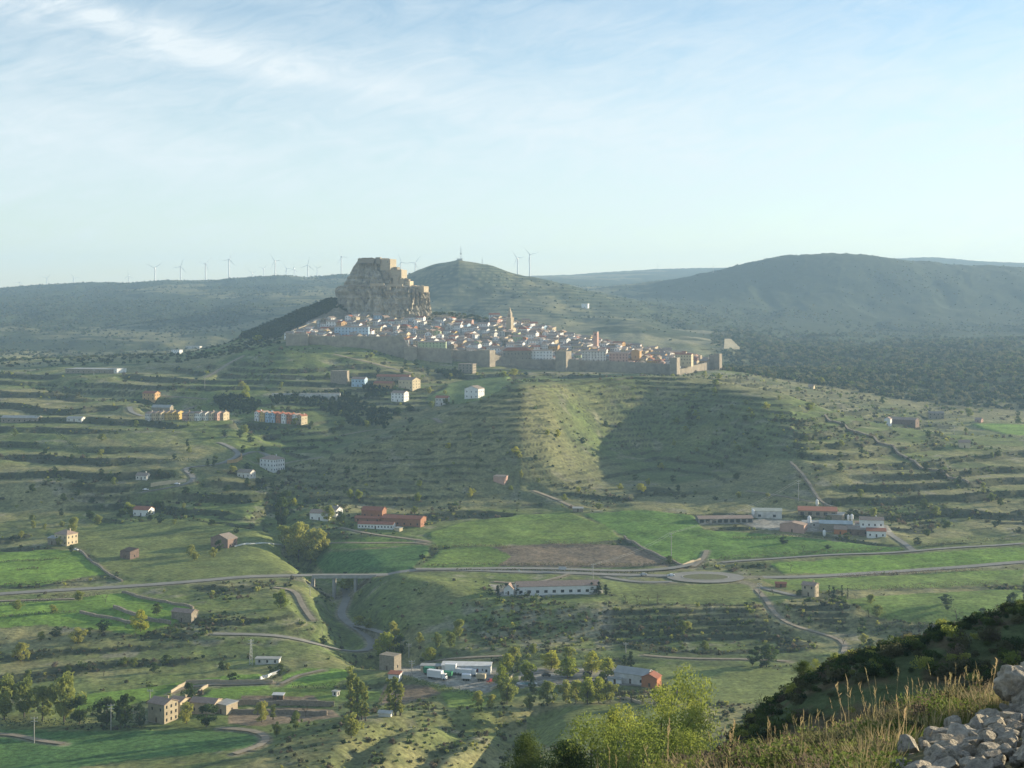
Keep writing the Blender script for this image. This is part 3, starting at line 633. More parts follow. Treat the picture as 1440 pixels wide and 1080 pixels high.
def plan(w_, d_, h, roof='gable', rise=1.8, axis='x', front=(3, 2), side=(2, 2), ov=.35, door=True, ww=.95, wh=1.3, th=.22, left=None):
    p = Plan(); p.w, p.d, p.h = w_, d_, h
    m = MB(); X0, X1, Y0, Y1 = -w_/2, w_/2, -d_/2, d_/2; p.wins = []; p.doors = []
    fh = grid_wins(w_, h, *front, ww, wh) if front else []
    if door and front and w_ > 4: fh = [q for q in fh if not (abs(q[0] + q[2]/2 - w_*.5) < w_/front[0]*.6 and q[1] < 1.5)] + [(w_*.5 - .5, 0.05, 1.0, 2.1)]
    sh_ = grid_wins(d_, h, *side, ww, wh) if side else []
    lh = grid_wins(d_, h, *(left or side), ww, wh) if (left or side) else []
    def side_panel(o, dx, nrm, W, holes, yaw):
        if holes: panel(m, o, dx, nrm, W, h, holes)
        else: m.quad((o[0], o[1], -2.5), (o[0]+dx[0]*W, o[1]+dx[1]*W, -2.5), (o[0]+dx[0]*W, o[1]+dx[1]*W, h), (o[0], o[1], h))
        for q in holes:
            s = q[0] + q[2]/2; (p.doors if q[1] < .1 else p.wins).append((o[0] + dx[0]*s - nrm[0]*.17, o[1] + dx[1]*s - nrm[1]*.17, q[1], q[2], q[3], yaw))
    side_panel((X0, Y0, 0), (1, 0), (0, -1), w_, fh, 0)
    side_panel((X1, Y0, 0), (0, 1), (1, 0), d_, sh_, math.pi/2)
    side_panel((X1, Y1, 0), (-1, 0), (0, 1), w_, [], 0)
    side_panel((X0, Y1, 0), (0, -1), (-1, 0), d_, lh, math.pi/2)
    r = MB(); T = th
    def slab(a, b, c, d): # top face a b c d ccw, thickness T
        n = len(r.V); r.V += [a, b, c, d] + [(q[0], q[1], q[2] - T) for q in (a, b, c, d)]
        r.F += [(n, n+1, n+2, n+3), (n+7, n+6, n+5, n+4), (n, n+4, n+5, n+1), (n+1, n+5, n+6, n+2), (n+2, n+6, n+7, n+3), (n+3, n+7, n+4, n)]
    zt = h + T
    if roof == 'gable' and axis == 'x':
        k = ov * rise / (d_ / 2)
        slab((X0-ov, Y0-ov, zt-k), (X1+ov, Y0-ov, zt-k), (X1+ov, 0, zt+rise), (X0-ov, 0, zt+rise)); slab((X1+ov, Y1+ov, zt-k), (X0-ov, Y1+ov, zt-k), (X0-ov, .004, zt+rise), (X1+ov, .004, zt+rise))
        for x, f in ((X0, 0), (X1, 1)):
            q = [(x, Y0, h), (x, Y1, h), (x, 0, h + rise - .02)]; m.quad(*(q if f else q[::-1]))
    elif roof == 'gable':
        k = ov * rise / (w_ / 2)
        slab((X0-ov, Y1+ov, zt-k), (X0-ov, Y0-ov, zt-k), (0, Y0-ov, zt+rise), (0, Y1+ov, zt+rise)); slab((X1+ov, Y0-ov, zt-k), (X1+ov, Y1+ov, zt-k), (.004, Y1+ov, zt+rise), (.004, Y0-ov, zt+rise))
        for y, f in ((Y0, 1), (Y1, 0)):
            q = [(X0, y, h), (X1, y, h), (0, y, h + rise - .02)]; m.quad(*(q if f else q[::-1]))
    elif roof == 'shed':
        slab((X0-ov, Y0-ov, zt), (X1+ov, Y0-ov, zt), (X1+ov, Y1+ov, zt+rise), (X0-ov, Y1+ov, zt+rise))
        m.quad((X1, Y0, h), (X1, Y1, h), (X1, Y1, h+rise)); m.quad((X0, Y1, h), (X0, Y0, h), (X0, Y1, h+rise)); m.quad((X1, Y1, h), (X0, Y1, h), (X0, Y1, h+rise), (X1, Y1, h+rise))
    elif roof == 'hip':
        e = min(w_, d_) / 2; A = [(X0-ov, Y0-ov, zt-.2), (X1+ov, Y0-ov, zt-.2), (X1+ov, Y1+ov, zt-.2), (X0-ov, Y1+ov, zt-.2)]
        if w_ >= d_: Rg = [(X0+e, 0, zt+rise), (X1-e, 0, zt+rise)]
        else: Rg = [(0, Y0+e, zt+rise), (0, Y1-e, zt+rise)]
        if w_ >= d_: Fs = [(A[0], A[1], Rg[1], Rg[0]), (A[1], A[2], Rg[1]), (A[2], A[3], Rg[0], Rg[1]), (A[3], A[0], Rg[0])]
        else: Fs = [(A[0], A[1], Rg[0]), (A[1], A[2], Rg[1], Rg[0]), (A[2], A[3], Rg[1]), (A[3], A[0], Rg[0], Rg[1])]
        for f in Fs: r.quad(*f)
        for i in range(4):
            a, b = A[i], A[(i+1) % 4]; r.quad((a[0], a[1], a[2]-T), (b[0], b[1], b[2]-T), b, a)
        r.quad(*[(a[0], a[1], a[2]-T) for a in A[::-1]])
    else:
        r.box(X0-ov, X1+ov, Y0-ov, Y1+ov, h + .004, h + .3)
    p.wall = m.mesh('wall', WHITE); p.roof = r.mesh('roof', TILE); p.rise = rise; return p
CHIM = MB().box(-.35, .35, -.3, .3, -1.2, 1.1).box(-.45, .45, -.4, .4, 1.104, 1.25).mesh('chimney', WHITE)
def put_house(p, name, label, cat, loc, rz, wm, rm_, group=None, s=1.0, chim=False, win=True, sx=1.0):
    t_ = thing(name, label, cat, loc, rz, group); t_.scale = (s * sx, s, s)
    ob('wall', p.wall, t_, m=wm); ro = ob('roof', p.roof, t_, m=rm_)
    if win:
        uw = unitwin()
        for (x, y, z, a, b, yaw) in p.wins:
            o = ob('window', uw, t_, (x, y, z)); o.scale = (a, 1, b); o.rotation_euler = (0, 0, yaw)
        for (x, y, z, a, b, yaw) in p.doors:
            o = ob('door', UNITDOOR, t_, (x, y, z)); o.scale = (a, 1, b); o.rotation_euler = (0, 0, yaw)
    if chim: ob('chimney', CHIM, ro, (p.w*.2, p.d*.12, p.h + p.rise * .8), m=wm)
    return t_
def bld(name, label, cat, u, v, w_, d_, h, rz, wm, rm_, ymin=440, group=None, chim=False, **kw):
    p = plan(w_, d_, h, **kw); q = P(u, v, ymin)
    return put_house(p, name, label, cat, (q.x, q.y + d_/2, q.z), R(rz), wm, rm_, group, 1.0, chim)

# ------------------------------------------------------------------ castle rock with its castle
YC = 1835.0
def wx(u, Y): return (u - 720) / F * Y
def wz(v, Y): return (HZ - v) / F * Y
ZR_ = 0
def rock_loft(name, levels, label, seed, ry=.62, k=150, yc=YC, rib=1.0):
    """levels: (v, left u, right u) silhouette rows top to bottom; a craggy closed crag"""
    lv = []
    for (v0, a0, b0), (v1, a1, b1) in zip(levels[:-1], levels[1:]):
        n = max(1, int(abs(v1 - v0) / 1.6))
        for i in range(n): t_ = i / n; lv.append((v0+(v1-v0)*t_, a0+(a1-a0)*t_, b0+(b1-b0)*t_))
    lv.append(levels[-1]); V = []; th = np.linspace(0, 2*np.pi, k, endpoint=False)
    for i, (v, a_, b_) in enumerate(lv):
        z = wz(v, yc); x0, x1 = wx(a_, yc), wx(b_, yc); cx, rx = (x0+x1)/2, (x1-x0)/2; ryy = rx * ry
        cth = np.cos(th); sth = np.sin(th); e = .92
        X = np.sign(cth) * np.abs(cth) ** e; Y = np.sign(sth) * np.abs(sth) ** e
        ribs = (1 - 3.2 * np.abs(fbm(th * 6.5 + 50, np.full(k, z / 45.), 1.0, 3, seed))) * 4.2 * rib + fbm(th * 9 + 50, np.full(k, z / 60.), 1.0, 4, seed) * 4 * rib + fbm(th * 34, np.full(k, z / 9.), 1.0, 3, seed + 3) * 2.6 * rib + fbm(th * 5, np.full(k, z / 5.), 1.0, 2, seed + 8) * 2.2
        ribs = ribs * 1.35 - 1.5
        rr = 1 + ribs / rx
        ca, sa = math.cos(R(0)), math.sin(R(0)); PX = X * rr; PY = ry * Y * rr; QX = PX*ca - PY*sa; QY = PX*sa + PY*ca
        f_ = 2 / (QX.max() - QX.min()); o_x = (QX.max() + QX.min()) / 2
        led = 1.6 * math.sin(z * .9 + 2 * float(vn(z * .3, 1, seed)))
        for j in range(k): V.append((cx + rx * (QX[j] - o_x) * f_, yc + rx * QY[j] * f_ - led * (QY[j] < 0) * .5, z + .8 * float(vn(j * .9, i * .7, seed + 5))))
    nL = len(lv); Fc = [(i*k+j, (i+1)*k+j, (i+1)*k+(j+1) % k, i*k+(j+1) % k) for i in range(nL-1) for j in range(k)]
    V.append((wx((lv[0][1]+lv[0][2])/2, yc), yc, wz(lv[0][0], yc) + .5)); c_ = len(V) - 1
    Fc += [(c_, j, (j+1) % k) for j in range(k)]
    m = mat('castle_crag', (0.54, 0.47, 0.35), (0.16, 0.145, 0.12), .13, .95, .9, 12)
    return mk(name, V, Fc, m)
rt = thing('castle_crag', 'steep stone crag in two tiers rising above the walled town', 'rock', (0, 0, 0))
ob('lower_crag', rock_loft('lower_crag', [(402,479,588),(404,475,596),(408,472,600),(416,473,603),(428,471,605),(440,469,607),(450,466,610)], '', 11, .82, k=300), rt)
ob('upper_crag', rock_loft('upper_crag', [(364,504,547),(368,502,550),(374,498,552),(380,495,556),(386,492,565),(391,488,568),(395,486,571),(400,484,573),(406,482,576)], '', 23, .8, 240, YC + 8, .6), rt)
cs_ = thing('castle', 'ruined stone castle on top of the crag above the town', 'castle', (0, 0, 0))
def cbox(name, u0, u1, v0, v1, y, dep, m=PALES, cren=False, parent=cs_, rz=0.0, label=None):
    x0, x1, z0, z1 = wx(u0, y), wx(u1, y), wz(v1, y), wz(v0, y); mb = MB(); W = x1 - x0
    mb.box(-W/2, W/2, 0, dep, 0, z1 - z0)
    if cren:
        n = max(3, int(W / 1.7))
        for i in range(n):
            xa = -W/2 + W * i / n; hh_ = rnd.choice([.9, .9, .3, 1.1, 1.6 if parent is cs_ else .9])
            if rnd.random() < .75: mb.box(xa, xa + W/n*.62, -.01, .7, z1 - z0 + .004, z1 - z0 + hh_)
            if parent is cs_ and rnd.random() < .5: mb.box(xa + .2, xa + W/n*.5, dep * .3, dep * .6, z1 - z0 + .004, z1 - z0 + hh_ * .8)
    o = ob(name, mb.mesh(name, m), parent, ((x0+x1)/2, y, z0)); o.rotation_euler = (0, 0, R(rz))
    if label: o['label'] = label
    return o
cbox('battlement', 503, 526, 363.6, 370, YC - 17, 22, STONE, True)
cbox('battlement', 509, 524, 362.4, 369, YC - 14, 20, STONE)
cbox('watch_turret', 528, 534.5, 361.8, 371, YC - 15, 7, STONE, rz=-12)
cbox('keep', 533.5, 550, 364.5, 380, YC - 17, 14, PALES, True, rz=-30, label='tall pale keep lit by the sun')
cbox('curtain_wall', 540, 566, 379.5, 391, YC - 19, 15, PALES, True, rz=-24)
cbox('gun_tower', 551, 559, 375.5, 380, YC - 15, 8, STONE, rz=-24)
cbox('guardhouse', 567, 577, 395.3, 405.5, YC - 24, 9, CREAM, rz=-26)
cbox('parapet_wall', 520, 540, 398.5, 402, YC - 46, 3, PALES, rz=-6); cbox('parapet_wall', 545, 566, 399.5, 402.5, YC - 44, 3, PALES, rz=-8)
cbox('parapet_wall', 490, 516, 400.5, 402.6, YC - 40, 3, STONE, rz=-3)
cbox('outer_wall', 577, 597, 402.5, 411, YC - 29, 14, PALES, True, rz=-22)
for i_, (u0, u1, v0, v1) in enumerate(((573,577,408,437),(579.5,583,406,439),(585,588.5,405,440),(591,594,407,441),(596.5,600,409,439),(601,604.5,411,438))):
    ob('rock_rib', rock_loft('rock_rib', [(v0, u0+.6, u1-.4), (v0+8, u0, u1), (v1-8, u0-.3, u1+1), (v1, u0-1.5, u1+2.5), (v1+5, u0-2, u1+3.5)], '', 31+i_, 1.3, 20, YC - 51 * math.sqrt(max(.04, 1 - (((u0+u1)/2 - 538) * .92 / 61) ** 2)) + 1.5, .12), rt)
for i_ in range(26):
    u_ = rnd.uniform(484, 600); v_ = 403.5 if u_ < 540 else 406; w_ = rnd.uniform(2, 7)
    cbox('ruined_wall', u_, u_ + w_, v_ - rnd.uniform(.6, 3.2), v_ + 2, YC - 50 * math.sqrt(max(.04, 1 - ((u_ + w_/2 - 538) * .92 / 61) ** 2)) + rnd.uniform(2, 16), rnd.uniform(1, 3), rnd.choice([PALES, STONE]), True, rz=rnd.uniform(-30, 10))
for u0, u1, v0, v1, m__ in ((552,560,388,400,PALES),(538,545,384,392,STONE),(560,568,392,402,PALES),(569,575,392.5,396,STONE)):
    cbox('inner_wall', u0, u1, v0, v1, YC - rnd.uniform(20, 25), 5, m__, True, rz=-28)
uw = unitwin()
for u, v in ((545, 369), (547.5, 372), (569.5, 399), (572, 399), (574.5, 399)):
    o = ob('window', uw, cs_, (wx(u, YC - 26), YC - 26.5 + (u - 545) * .05, wz(v, YC - 26))); o.scale = (.8, 1, 1.4)

# ------------------------------------------------------------------ town wall: curtains follow the ground, towers between
def wall_run(parent, pts, hgt, name='curtain_wall', thick=2.2, m=WALLS, ymin=1450, merl=True, tops=None, short=0):
    """pts: photo places of the wall foot with depth (u, Y); tops: photo rows of the wall top"""
    q = []
    for (u0, y0, t0), (u1, y1, t1) in zip(pts[:-1], pts[1:]):
        n = max(1, int(abs(u1 - u0) / 5))
        for i in range(n): a_ = i / n; q.append((u0+(u1-u0)*a_, y0+(y1-y0)*a_, t0+(t1-t0)*a_))
    q.append(pts[-1]); V = []; Fc = []
    P3 = [(wx(u, y), y, (float(height(GZ, wx(u, y), y)) - 3) if not short else wz(tv, y) - short, wz(tv, y)) for u, y, tv in q]
    for i, (x, y, zb, zt_) in enumerate(P3):
        V += [(x, y, zb), (x, y, zt_), (x + .0, y + thick, zt_), (x + .0, y + thick, zb)]
    for i in range(len(P3) - 1):
        n = 4*i; Fc += [(n, n+4, n+5, n+1), (n+1, n+5, n+6, n+2), (n+2, n+6, n+7, n+3)]
    Fc += [(0, 1, 2, 3), (len(V)-4, len(V)-1, len(V)-2, len(V)-3)]
    mb = MB(); mb.V = V; mb.F = Fc
    if merl:
        for a, b in zip(P3[:-1], P3[1:]):
            for s_ in (.1, .6):
                x = a[0]+(b[0]-a[0])*s_; y = a[1]+(b[1]-a[1])*s_; z = a[3]+(b[3]-a[3])*s_; mb.box(x, x+1.3, y-.02, y+.6, z-.1, z+1.0)
    return ob(name, mb.mesh(name, m), parent)
tw = thing('town_wall', 'long medieval stone wall with towers running below the town houses', 'town wall', (0, 0, 0))
wall_run(tw, [(402,1672,470),(432,1628,473),(465,1622,473),(520,1620,473.5),(566,1619,472.5),(575,1619,488)], 0)
wall_run(tw, [(566,1619,487),(600,1617,489.5),(634,1614,491),(636,1612,496.5)], 0)
wall_run(tw, [(633,1640,492),(655,1630,494),(682,1614,494)], 0)
wall_run(tw, [(686,1612,496),(717,1640,503.5),(722,1640,505),(790,1640,506.5)], 0)
wall_run(tw, [(790,1640,507),(815,1625,507.5),(860,1622,508.5),(920,1622,511.5),(942,1622,512.5)], 0)
wall_run(tw, [(951,1590,520),(965,1608,516),(980,1632,512.5),(998,1660,508.5)], 0)
def tower(u0, u1, vt, vb, y, dep, rz=0, m=WALLS, kind='tower'):
    return cbox(kind, u0, u1, vt, vb + 6, y, dep, m, True, tw, rz)
tower(402, 433, 470, 488, 1618, 16, 6); tower(413, 431, 467.5, 472, 1640, 10, 4)
tower(568, 586, 488.5, 514, 1608, 12, 4); tower(670, 690, 492.5, 510, 1604, 13, -28); tower(780, 797, 494, 521, 1610, 13, -30)
tower(797, 815, 505.5, 521, 1614, 8, 14)
tower(941.5, 952, 503, 526, 1584, 12, -24); tower(997, 1005, 500, 516, 1668, 8, -22); tower(1004, 1012, 497.5, 514, 1662, 8, -30)
tower(982, 985, 499.5, 509, 1700, 5, -30, PALES, 'turret')
uwl = thing('castle_ramp_wall', 'sunlit curving stone wall climbing from the town to the crag', 'wall', (0, 0, 0))
for name_, pts in (('lower_wall', [(455,1776,445.5),(462,1780,441),(470,1786,434),(474.5,1792,427)]), ('upper_wall', [(457,1770,447.8),(466,1774,443),(473,1780,437),(476,1786,431)])):
    wall_run(uwl, pts, 0, name_, 1.6, PALES, merl=False, short=6)
wall_run(tw, [(420,1700,461),(436,1715,455),(446,1725,449.5)], 0, 'rampart_walk', 1.6, PALES, merl=False)

# ------------------------------------------------------------------ the town: rows of houses, each its own thing
def town_plans():
    L_ = []
    for (a, b, h, rf, ax, fr, sd, ri) in ((9,8,7.5,'gable','x',(3,2),(2,2),1.7),(7,9,8.5,'gable','y',(2,3),(2,3),1.5),(11,9,8,'gable','x',(4,2),(2,2),1.9),(8,8,9.5,'shed','x',(3,3),(2,3),1.3),
            (10,8,6.5,'gable','x',(3,2),(2,2),1.5),(13,9,7.5,'hip','x',(5,2),(3,2),2.0),(6.5,8,9,'gable','y',(2,3),(2,3),1.4),(9,9,10,'gable','x',(3,3),(2,3),1.8),(8,7,5.5,'shed','x',(3,2),(2,2),1.2),(12,8,9,'gable','x',(4,3),(2,3),1.7)):
        L_.append(plan(a, b, h, roof=rf, rise=ri, axis=ax, front=fr, side=sd, ww=.95, wh=1.25))
    return L_
TP = town_plans()
ORD = ['', 'first', 'second', 'third', 'fourth', 'fifth', 'sixth', 'seventh', 'eighth', 'ninth', 'tenth', 'eleventh', 'twelfth', 'thirteenth', 'fourteenth', 'fifteenth', 'sixteenth', 'seventeenth', 'eighteenth', 'nineteenth']
def ordn(n):
    if n < 20: return ORD[n]
    tens = {2: 'twenty', 3: 'thirty', 4: 'forty', 5: 'fifty', 6: 'sixty', 7: 'seventy', 8: 'eighty', 9: 'ninety'}[n // 10]
    return (tens[:-1] + 'ieth') if n % 10 == 0 else tens + '-' + ORD[n % 10]
wcols = [(WHITE, 'white', 46), (OFFW, 'weathered white', 20), (CREAM, 'cream', 13), (STONE, 'stone', 9), (OCHRE, 'ochre', 5), (PINKW, 'pinkish', 5), (BLUEW, 'pale blue', 3), (GREENW, 'pale green', 3), (ORANGE, 'orange', 2), (YELLOW, 'yellow', 3)]
rcols = [(TILEB, 'brown tiled roof', 52), (TILE, 'terracotta roof', 36), (TILER, 'red tiled roof', 12)]
def pick(L_): return rnd.choices(L_, weights=[q[2] for q in L_])[0]
nrow = 0; HOUSES = []
SKYL = ((404,474),(425,466),(440,457),(470,451),(500,446),(600,445),(700,449),(740,455),(800,474),(860,484),(900,491),(960,503),(1012,512))
for Yr in np.arange(1643, 1850, 13.5):
    nrow += 1; k = 0; u = 396 + rnd.random() * 8
    while u < 1012:
        f = (Yr - 1640) / 210.
        uL = 404 + 8 * f + (36 * max(0, f - .4)); uR = 1005 - 20 * f
        p = TP[int(rnd.random() * len(TP))]; s = rnd.uniform(.9, 1.15); wpx = p.w * s / Yr * F
        uc = u + wpx / 2; Yj = Yr + rnd.uniform(-2.5, 2.5)
        x = wx(uc, Yj); z = float(height(GZ, x, Yj)); u += wpx * rnd.uniform(.9, 1.02) + (rnd.random() < .04) * 7
        if not (uL < uc < uR): continue
        if Yj < np.interp(uc, [402, 432, 686, 717, 790, 815, 942, 1000], [1680, 1628, 1614, 1640, 1640, 1625, 1622, 1668]) + 8: continue
        vb = HZ - F * z / Yj
        if vb < np.interp(uc, [q[0] for q in SKYL], [q[1] for q in SKYL]) + 3: continue
        if 590 < uc < 690 and f > .72: continue                      # gardens and big buildings
        if 465 < uc < 612 and Yr > 1765: continue                       # foot of the crag
        if 708 < uc < 752 and nrow <= 2: continue                     # long tiled hall stands here
        if rnd.random() < .035: continue
        wm = pick(wcols); rm_ = pick(rcols)
        if uc > 860 and rnd.random() < .5: wm = rnd.choice([(CREAM, 'cream', 1), (PINKW, 'pinkish', 1), (OCHRE, 'ochre', 1)])
        k += 1; HOUSES.append((p, s, uc, x, Yj, z, wm, rm_, k, nrow))
print('town houses', len(HOUSES))
rest = []
for i, (p, s, uc, x, Yj, z, wm, rm_, k, nr_) in enumerate(HOUSES):
    rz = R(rnd.uniform(-38, -14) if rnd.random() < .8 else rnd.uniform(-10, 10)); loc = (x, Yj, z - 1.0 - .6 * rnd.random()); ch = rnd.random() < .4
    if i < 292:
        lab = f"{wm[1]} town house, {rm_[1]}, {ordn(k)} from left in {ordn(nr_)} row above wall"
        put_house(p, 'town_house', lab, 'house', loc, rz, wm[0], rm_[0], 'houses of the walled hill town', s, ch, True)
    else: rest.append((p, s, loc, rz, wm[0], rm_[0]))
# the farthest rows, past the count of single houses, joined into one
V = []; Fc = []; fm = []; ms = []
for p, s, loc, rz, wm, rm_ in rest:
    cr_, sr_ = math.cos(rz) * s, math.sin(rz) * s
    for me_, m_ in ((p.wall, wm), (p.roof, rm_)):
        if m_ not in ms: ms.append(m_)
        mi = ms.index(m_); n = len(V)
        V += [(loc[0] + q.co.x*cr_ - q.co.y*sr_, loc[1] + q.co.x*sr_ + q.co.y*cr_, loc[2] + q.co.z*s) for q in me_.vertices]
        for f in me_.polygons: Fc.append([n + j for j in f.vertices]); fm.append(mi)
    for (x, y, z, a, b, yaw) in p.wins:
        if DARK not in ms: ms.append(DARK)
        dx, dy = (a/2, 0) if yaw == 0 else (0, a/2); n = len(V)
        for X_, Y_, Z_ in ((x-dx, y-dy, z), (x+dx, y+dy, z), (x+dx, y+dy, z+b), (x-dx, y-dy, z+b)): V.append((loc[0] + X_*cr_ - Y_*sr_, loc[1] + X_*sr_ + Y_*cr_, loc[2] + Z_*s))
        Fc.append((n, n+1, n+2, n+3)); fm.append(ms.index(DARK))
if rest:
    o = ob('distant_town_houses', mk('distant_town_houses', V, Fc, mats=ms, fm=fm)); tag(o, 'crowded houses of the uppermost streets of the hill town', 'houses', kind='stuff')
# large buildings that stand out
def at_(u, v, Y): return Vector((wx(u, Y), Y, wz(v, Y)))
def big(name, label, cat, u, v, Y, w_, d_, h, rz, wm, rm_, **kw):
    p = plan(w_, d_, h, **kw); return put_house(p, name, label, cat, at_(u, v, Y), R(rz), wm, rm_)
big('school_building', 'long cream building with two rows of windows at the top of town', 'school', 655, 464, 1800, 33, 9, 8, -6, CREAM, SHEET, roof='gable', rise=1.2, front=(12, 2), side=(2, 2))
big('convent', 'long bare stone convent building below the right end of the crag', 'convent', 614, 467, 1795, 31, 12, 12, -5, STONE, TILEB, roof='gable', rise=1.6, front=(6, 1), side=(2, 2), door=False)
big('cream_house', 'sunlit cream house standing in front of the stone convent', 'house', 616, 474, 1770, 12, 8, 7, -14, CREAM, TILEB, roof='gable', rise=1.2, front=(4, 2), side=(2, 2))
big('parish_church', 'large stone church with brown hipped roof under the crag', 'church', 561, 464, 1795, 52, 16, 9, -3, STONE, TILEB, roof='gable', rise=3.4, front=(7, 1), side=(1, 1))
big('long_house_row', 'wide stone house with brown roof in the middle of the west town', 'house', 549, 478, 1748, 44, 14, 8, 2, STONE, TILEB, roof='hip', rise=3.2, front=(8, 1), side=(2, 1))
big('apartment_block', 'long white apartment block with two rows of windows below the stone house', 'apartments', 548, 487, 1722, 38, 11, 9, 0, BLUEW, TILEB, roof='gable', rise=1.3, front=(10, 2), side=(2, 2))
big('apartment_block', 'white apartment block with many windows on the western wall', 'apartments', 495, 472, 1672, 40, 9, 10, -1, BLUEW, TILEB, roof='gable', rise=1.3, front=(10, 3), side=(2, 3))
big('apartment_block', 'pale green and yellow apartment block just inside the middle wall', 'apartments', 608, 492, 1642, 32, 10, 9, -3, GREENW, TILEB, roof='gable', rise=1.3, front=(8, 3), side=(2, 3))
big('apartment_block', 'dark windowed flats with a red roof edge on the wall by the tower', 'apartments', 553, 488, 1640, 36, 10, 8.5, 1, OFFW, TILER, roof='gable', rise=1.2, front=(12, 2), side=(2, 2))
big('town_hall', 'broad arcaded hall with a large red tiled roof above the wall', 'hall', 727, 506, 1648, 33, 12, 11, 1, STONE, TILER, roof='hip', rise=3.4, front=(8, 2), side=(2, 2))
big('apartment_block', 'white flats with wide windows right of the red roofed hall', 'apartments', 761, 506, 1650, 26, 10, 10.5, -2, WHITE, TILEB, roof='gable', rise=1.2, front=(7, 3), side=(2, 3))
big('apartment_block', 'pale flats with four rows of windows behind the town wall', 'apartments', 835, 508, 1650, 28, 10, 11.5, -3, OFFW, TILEB, roof='gable', rise=1.2, front=(8, 4), side=(2, 4))
big('apartment_block', 'pinkish flats standing right of the pale four storey flats', 'apartments', 870, 509, 1652, 22, 9, 10, -4, PINKW, TILE, roof='gable', rise=1.2, front=(6, 3), side=(2, 3))
big('apartment_block', 'cream apartment block over the square tower at the right end of the wall', 'apartments', 962, 512, 1612, 19, 9, 11, -22, CREAM, TILER, roof='gable', rise=1.2, front=(6, 3), side=(2, 3))
big('ochre_house', 'plain ochre gabled house near the right end of town', 'house', 895, 503, 1672, 10, 9, 8, -20, OCHRE, TILEB, roof='gable', axis='y', rise=2, front=(1, 1), side=(2, 2))
big('hotel', 'five storey stone hotel with balconies standing outside the wall', 'hotel', 657, 527, 1560, 17, 11, 12, -20, STONE, TILEB, roof='flat', rise=.3, front=(4, 4), side=(3, 4))
# bell tower
bt = thing('bell_tower', 'slender stone bell tower with a spire rising over the town', 'bell tower', at_(717, 464, 1770), R(-28))
ob('shaft', MB().box(-3.3, 3.3, -3.3, 3.3, 0, 15).mesh('shaft', PALES), bt); ob('belfry', MB().box(-2.3, 2.3, -2.3, 2.3, 15.004, 21).mesh('belfry', PALES), bt)
ob('spire', mk('spire', [(-1.9,-1.9,21.01),(1.9,-1.9,21.01),(1.9,1.9,21.01),(-1.9,1.9,21.01),(0,0,29)], [(0,1,4),(1,2,4),(2,3,4),(3,0,4),(3,2,1,0)], PALES), bt)
for s_ in (-1, 1): o = ob('opening', uw, bt, (s_ * 1.0, -2.32, 16.2)); o.scale = (.9, 1, 3)
st_ = thing('church_tower', 'square pinkish stone tower among the houses on the right side of town', 'tower', at_(838, 487, 1715), R(-25))
ob('shaft', MB().box(-2.6, 2.6, -2.6, 2.6, 0, 17).mesh('shaft', PINKW), st_); ob('parapet', MB().box(-2.8, 2.8, -2.8, 2.8, 17.004, 18).mesh('parapet', STONE), st_)
o = ob('opening', uw, st_, (0, -2.62, 13)); o.scale = (1.2, 1, 2.4)
# ------------------------------------------------------------------ buildings outside the walls
big_ = bld
# row houses on the left, each house of the terrace its own thing
ORDL = ordn
def row(u0, u1, v0, v1, n, cols, nm, lab, w_=9.0, h=6.0, rz=-14, ymin=1150, d_=8, rf='gable', axis='x', fr=(3, 2)):
    p = plan(w_, d_, h, roof=rf, rise=1.5, axis=axis, front=fr, side=(2, 2), ww=.9, wh=1.1)
    for i in range(n):
        u = u0 + (u1 - u0) * (i + .5) / n; v = v0 + (v1 - v0) * (i + .5) / n; q = P(u, v, ymin)
        c = cols[i % len(cols)]
        put_house(p, nm, f"{c[1]} row house, {ordn(i+1)} from the left {lab}", 'house', (q.x, q.y + d_/2, q.z), R(rz + rnd.uniform(-2, 2)), c[0], c[2], 'row houses ' + lab, chim=i % 2 == 0)
Y_, O_, W_, P_ = (YELLOW, 'yellow', TILE), (OCHRE, 'ochre', TILE), (WHITE, 'white', TILE), (PINKW, 'pinkish', TILEB)
row(206, 254, 592, 590, 6, [(OFFW, 'off-white', TILE), (CREAM, 'cream', TILE), (CREAM, 'cream', TILE), Y_, Y_, (YELLOW, 'yellow', TILEB)], 'row_house', 'in the lower cream terrace', 5.2, 6.5, -30)
row(258, 318, 592, 591, 7, [P_, (CREAM, 'cream', TILEB), W_, (OFFW, 'off-white', TILEB), (CREAM, 'cream', TILE), P_, (CREAM, 'cream', TILE)], 'row_house', 'in the terrace beside the dark hedge', 5.4, 6.5, -30)
row(360, 428, 592, 598, 9, [(WHITE, 'white', TILER), Y_, (BLUEW, 'blue', TILE), (BLUEW, 'pale blue', TILER), (ORANGE, 'orange', TILER), (WHITE, 'white', TILER), (ORANGE, 'red-orange', TILER), (WHITE, 'white', TILE), (CREAM, 'cream', TILER)], 'row_house', 'in the many-coloured terrace', 5.0, 8.0, -32, axis='y', fr=(2, 3))
bld('white_block_house', 'tall white house with red roof standing at the hill edge', 'house', 381, 663, 15, 12, 9.5, -36, WHITE, TILE, 1000, roof='hip', rise=2.4, front=(4, 3), side=(5, 3), chim=True)
bld('stone_house', 'low grey house below the tall white house', 'house', 345, 672, 11, 8, 4, -20, OFFW, TILEB, 980, front=(3, 1), side=(2, 1))
bld('stone_cottage', 'small white cottage with a chimney beside the winding road', 'house', 200, 675, 9, 6, 3.2, -15, OFFW, TILEB, 980, front=(3, 1), side=(1, 1), chim=True)
bld('farm_house', 'red roofed farmhouse among trees left of the valley', 'house', 200, 726, 12, 8, 4.5, -16, WHITE, TILER, 860, front=(4, 1), side=(2, 1))
bld('farm_house', 'cream farmhouse with red hipped roof above the bright green field', 'house', 90, 767, 11, 9, 7, -30, CREAM, TILE, 760, roof='hip', rise=2.2, front=(3, 2), side=(3, 2), chim=True)
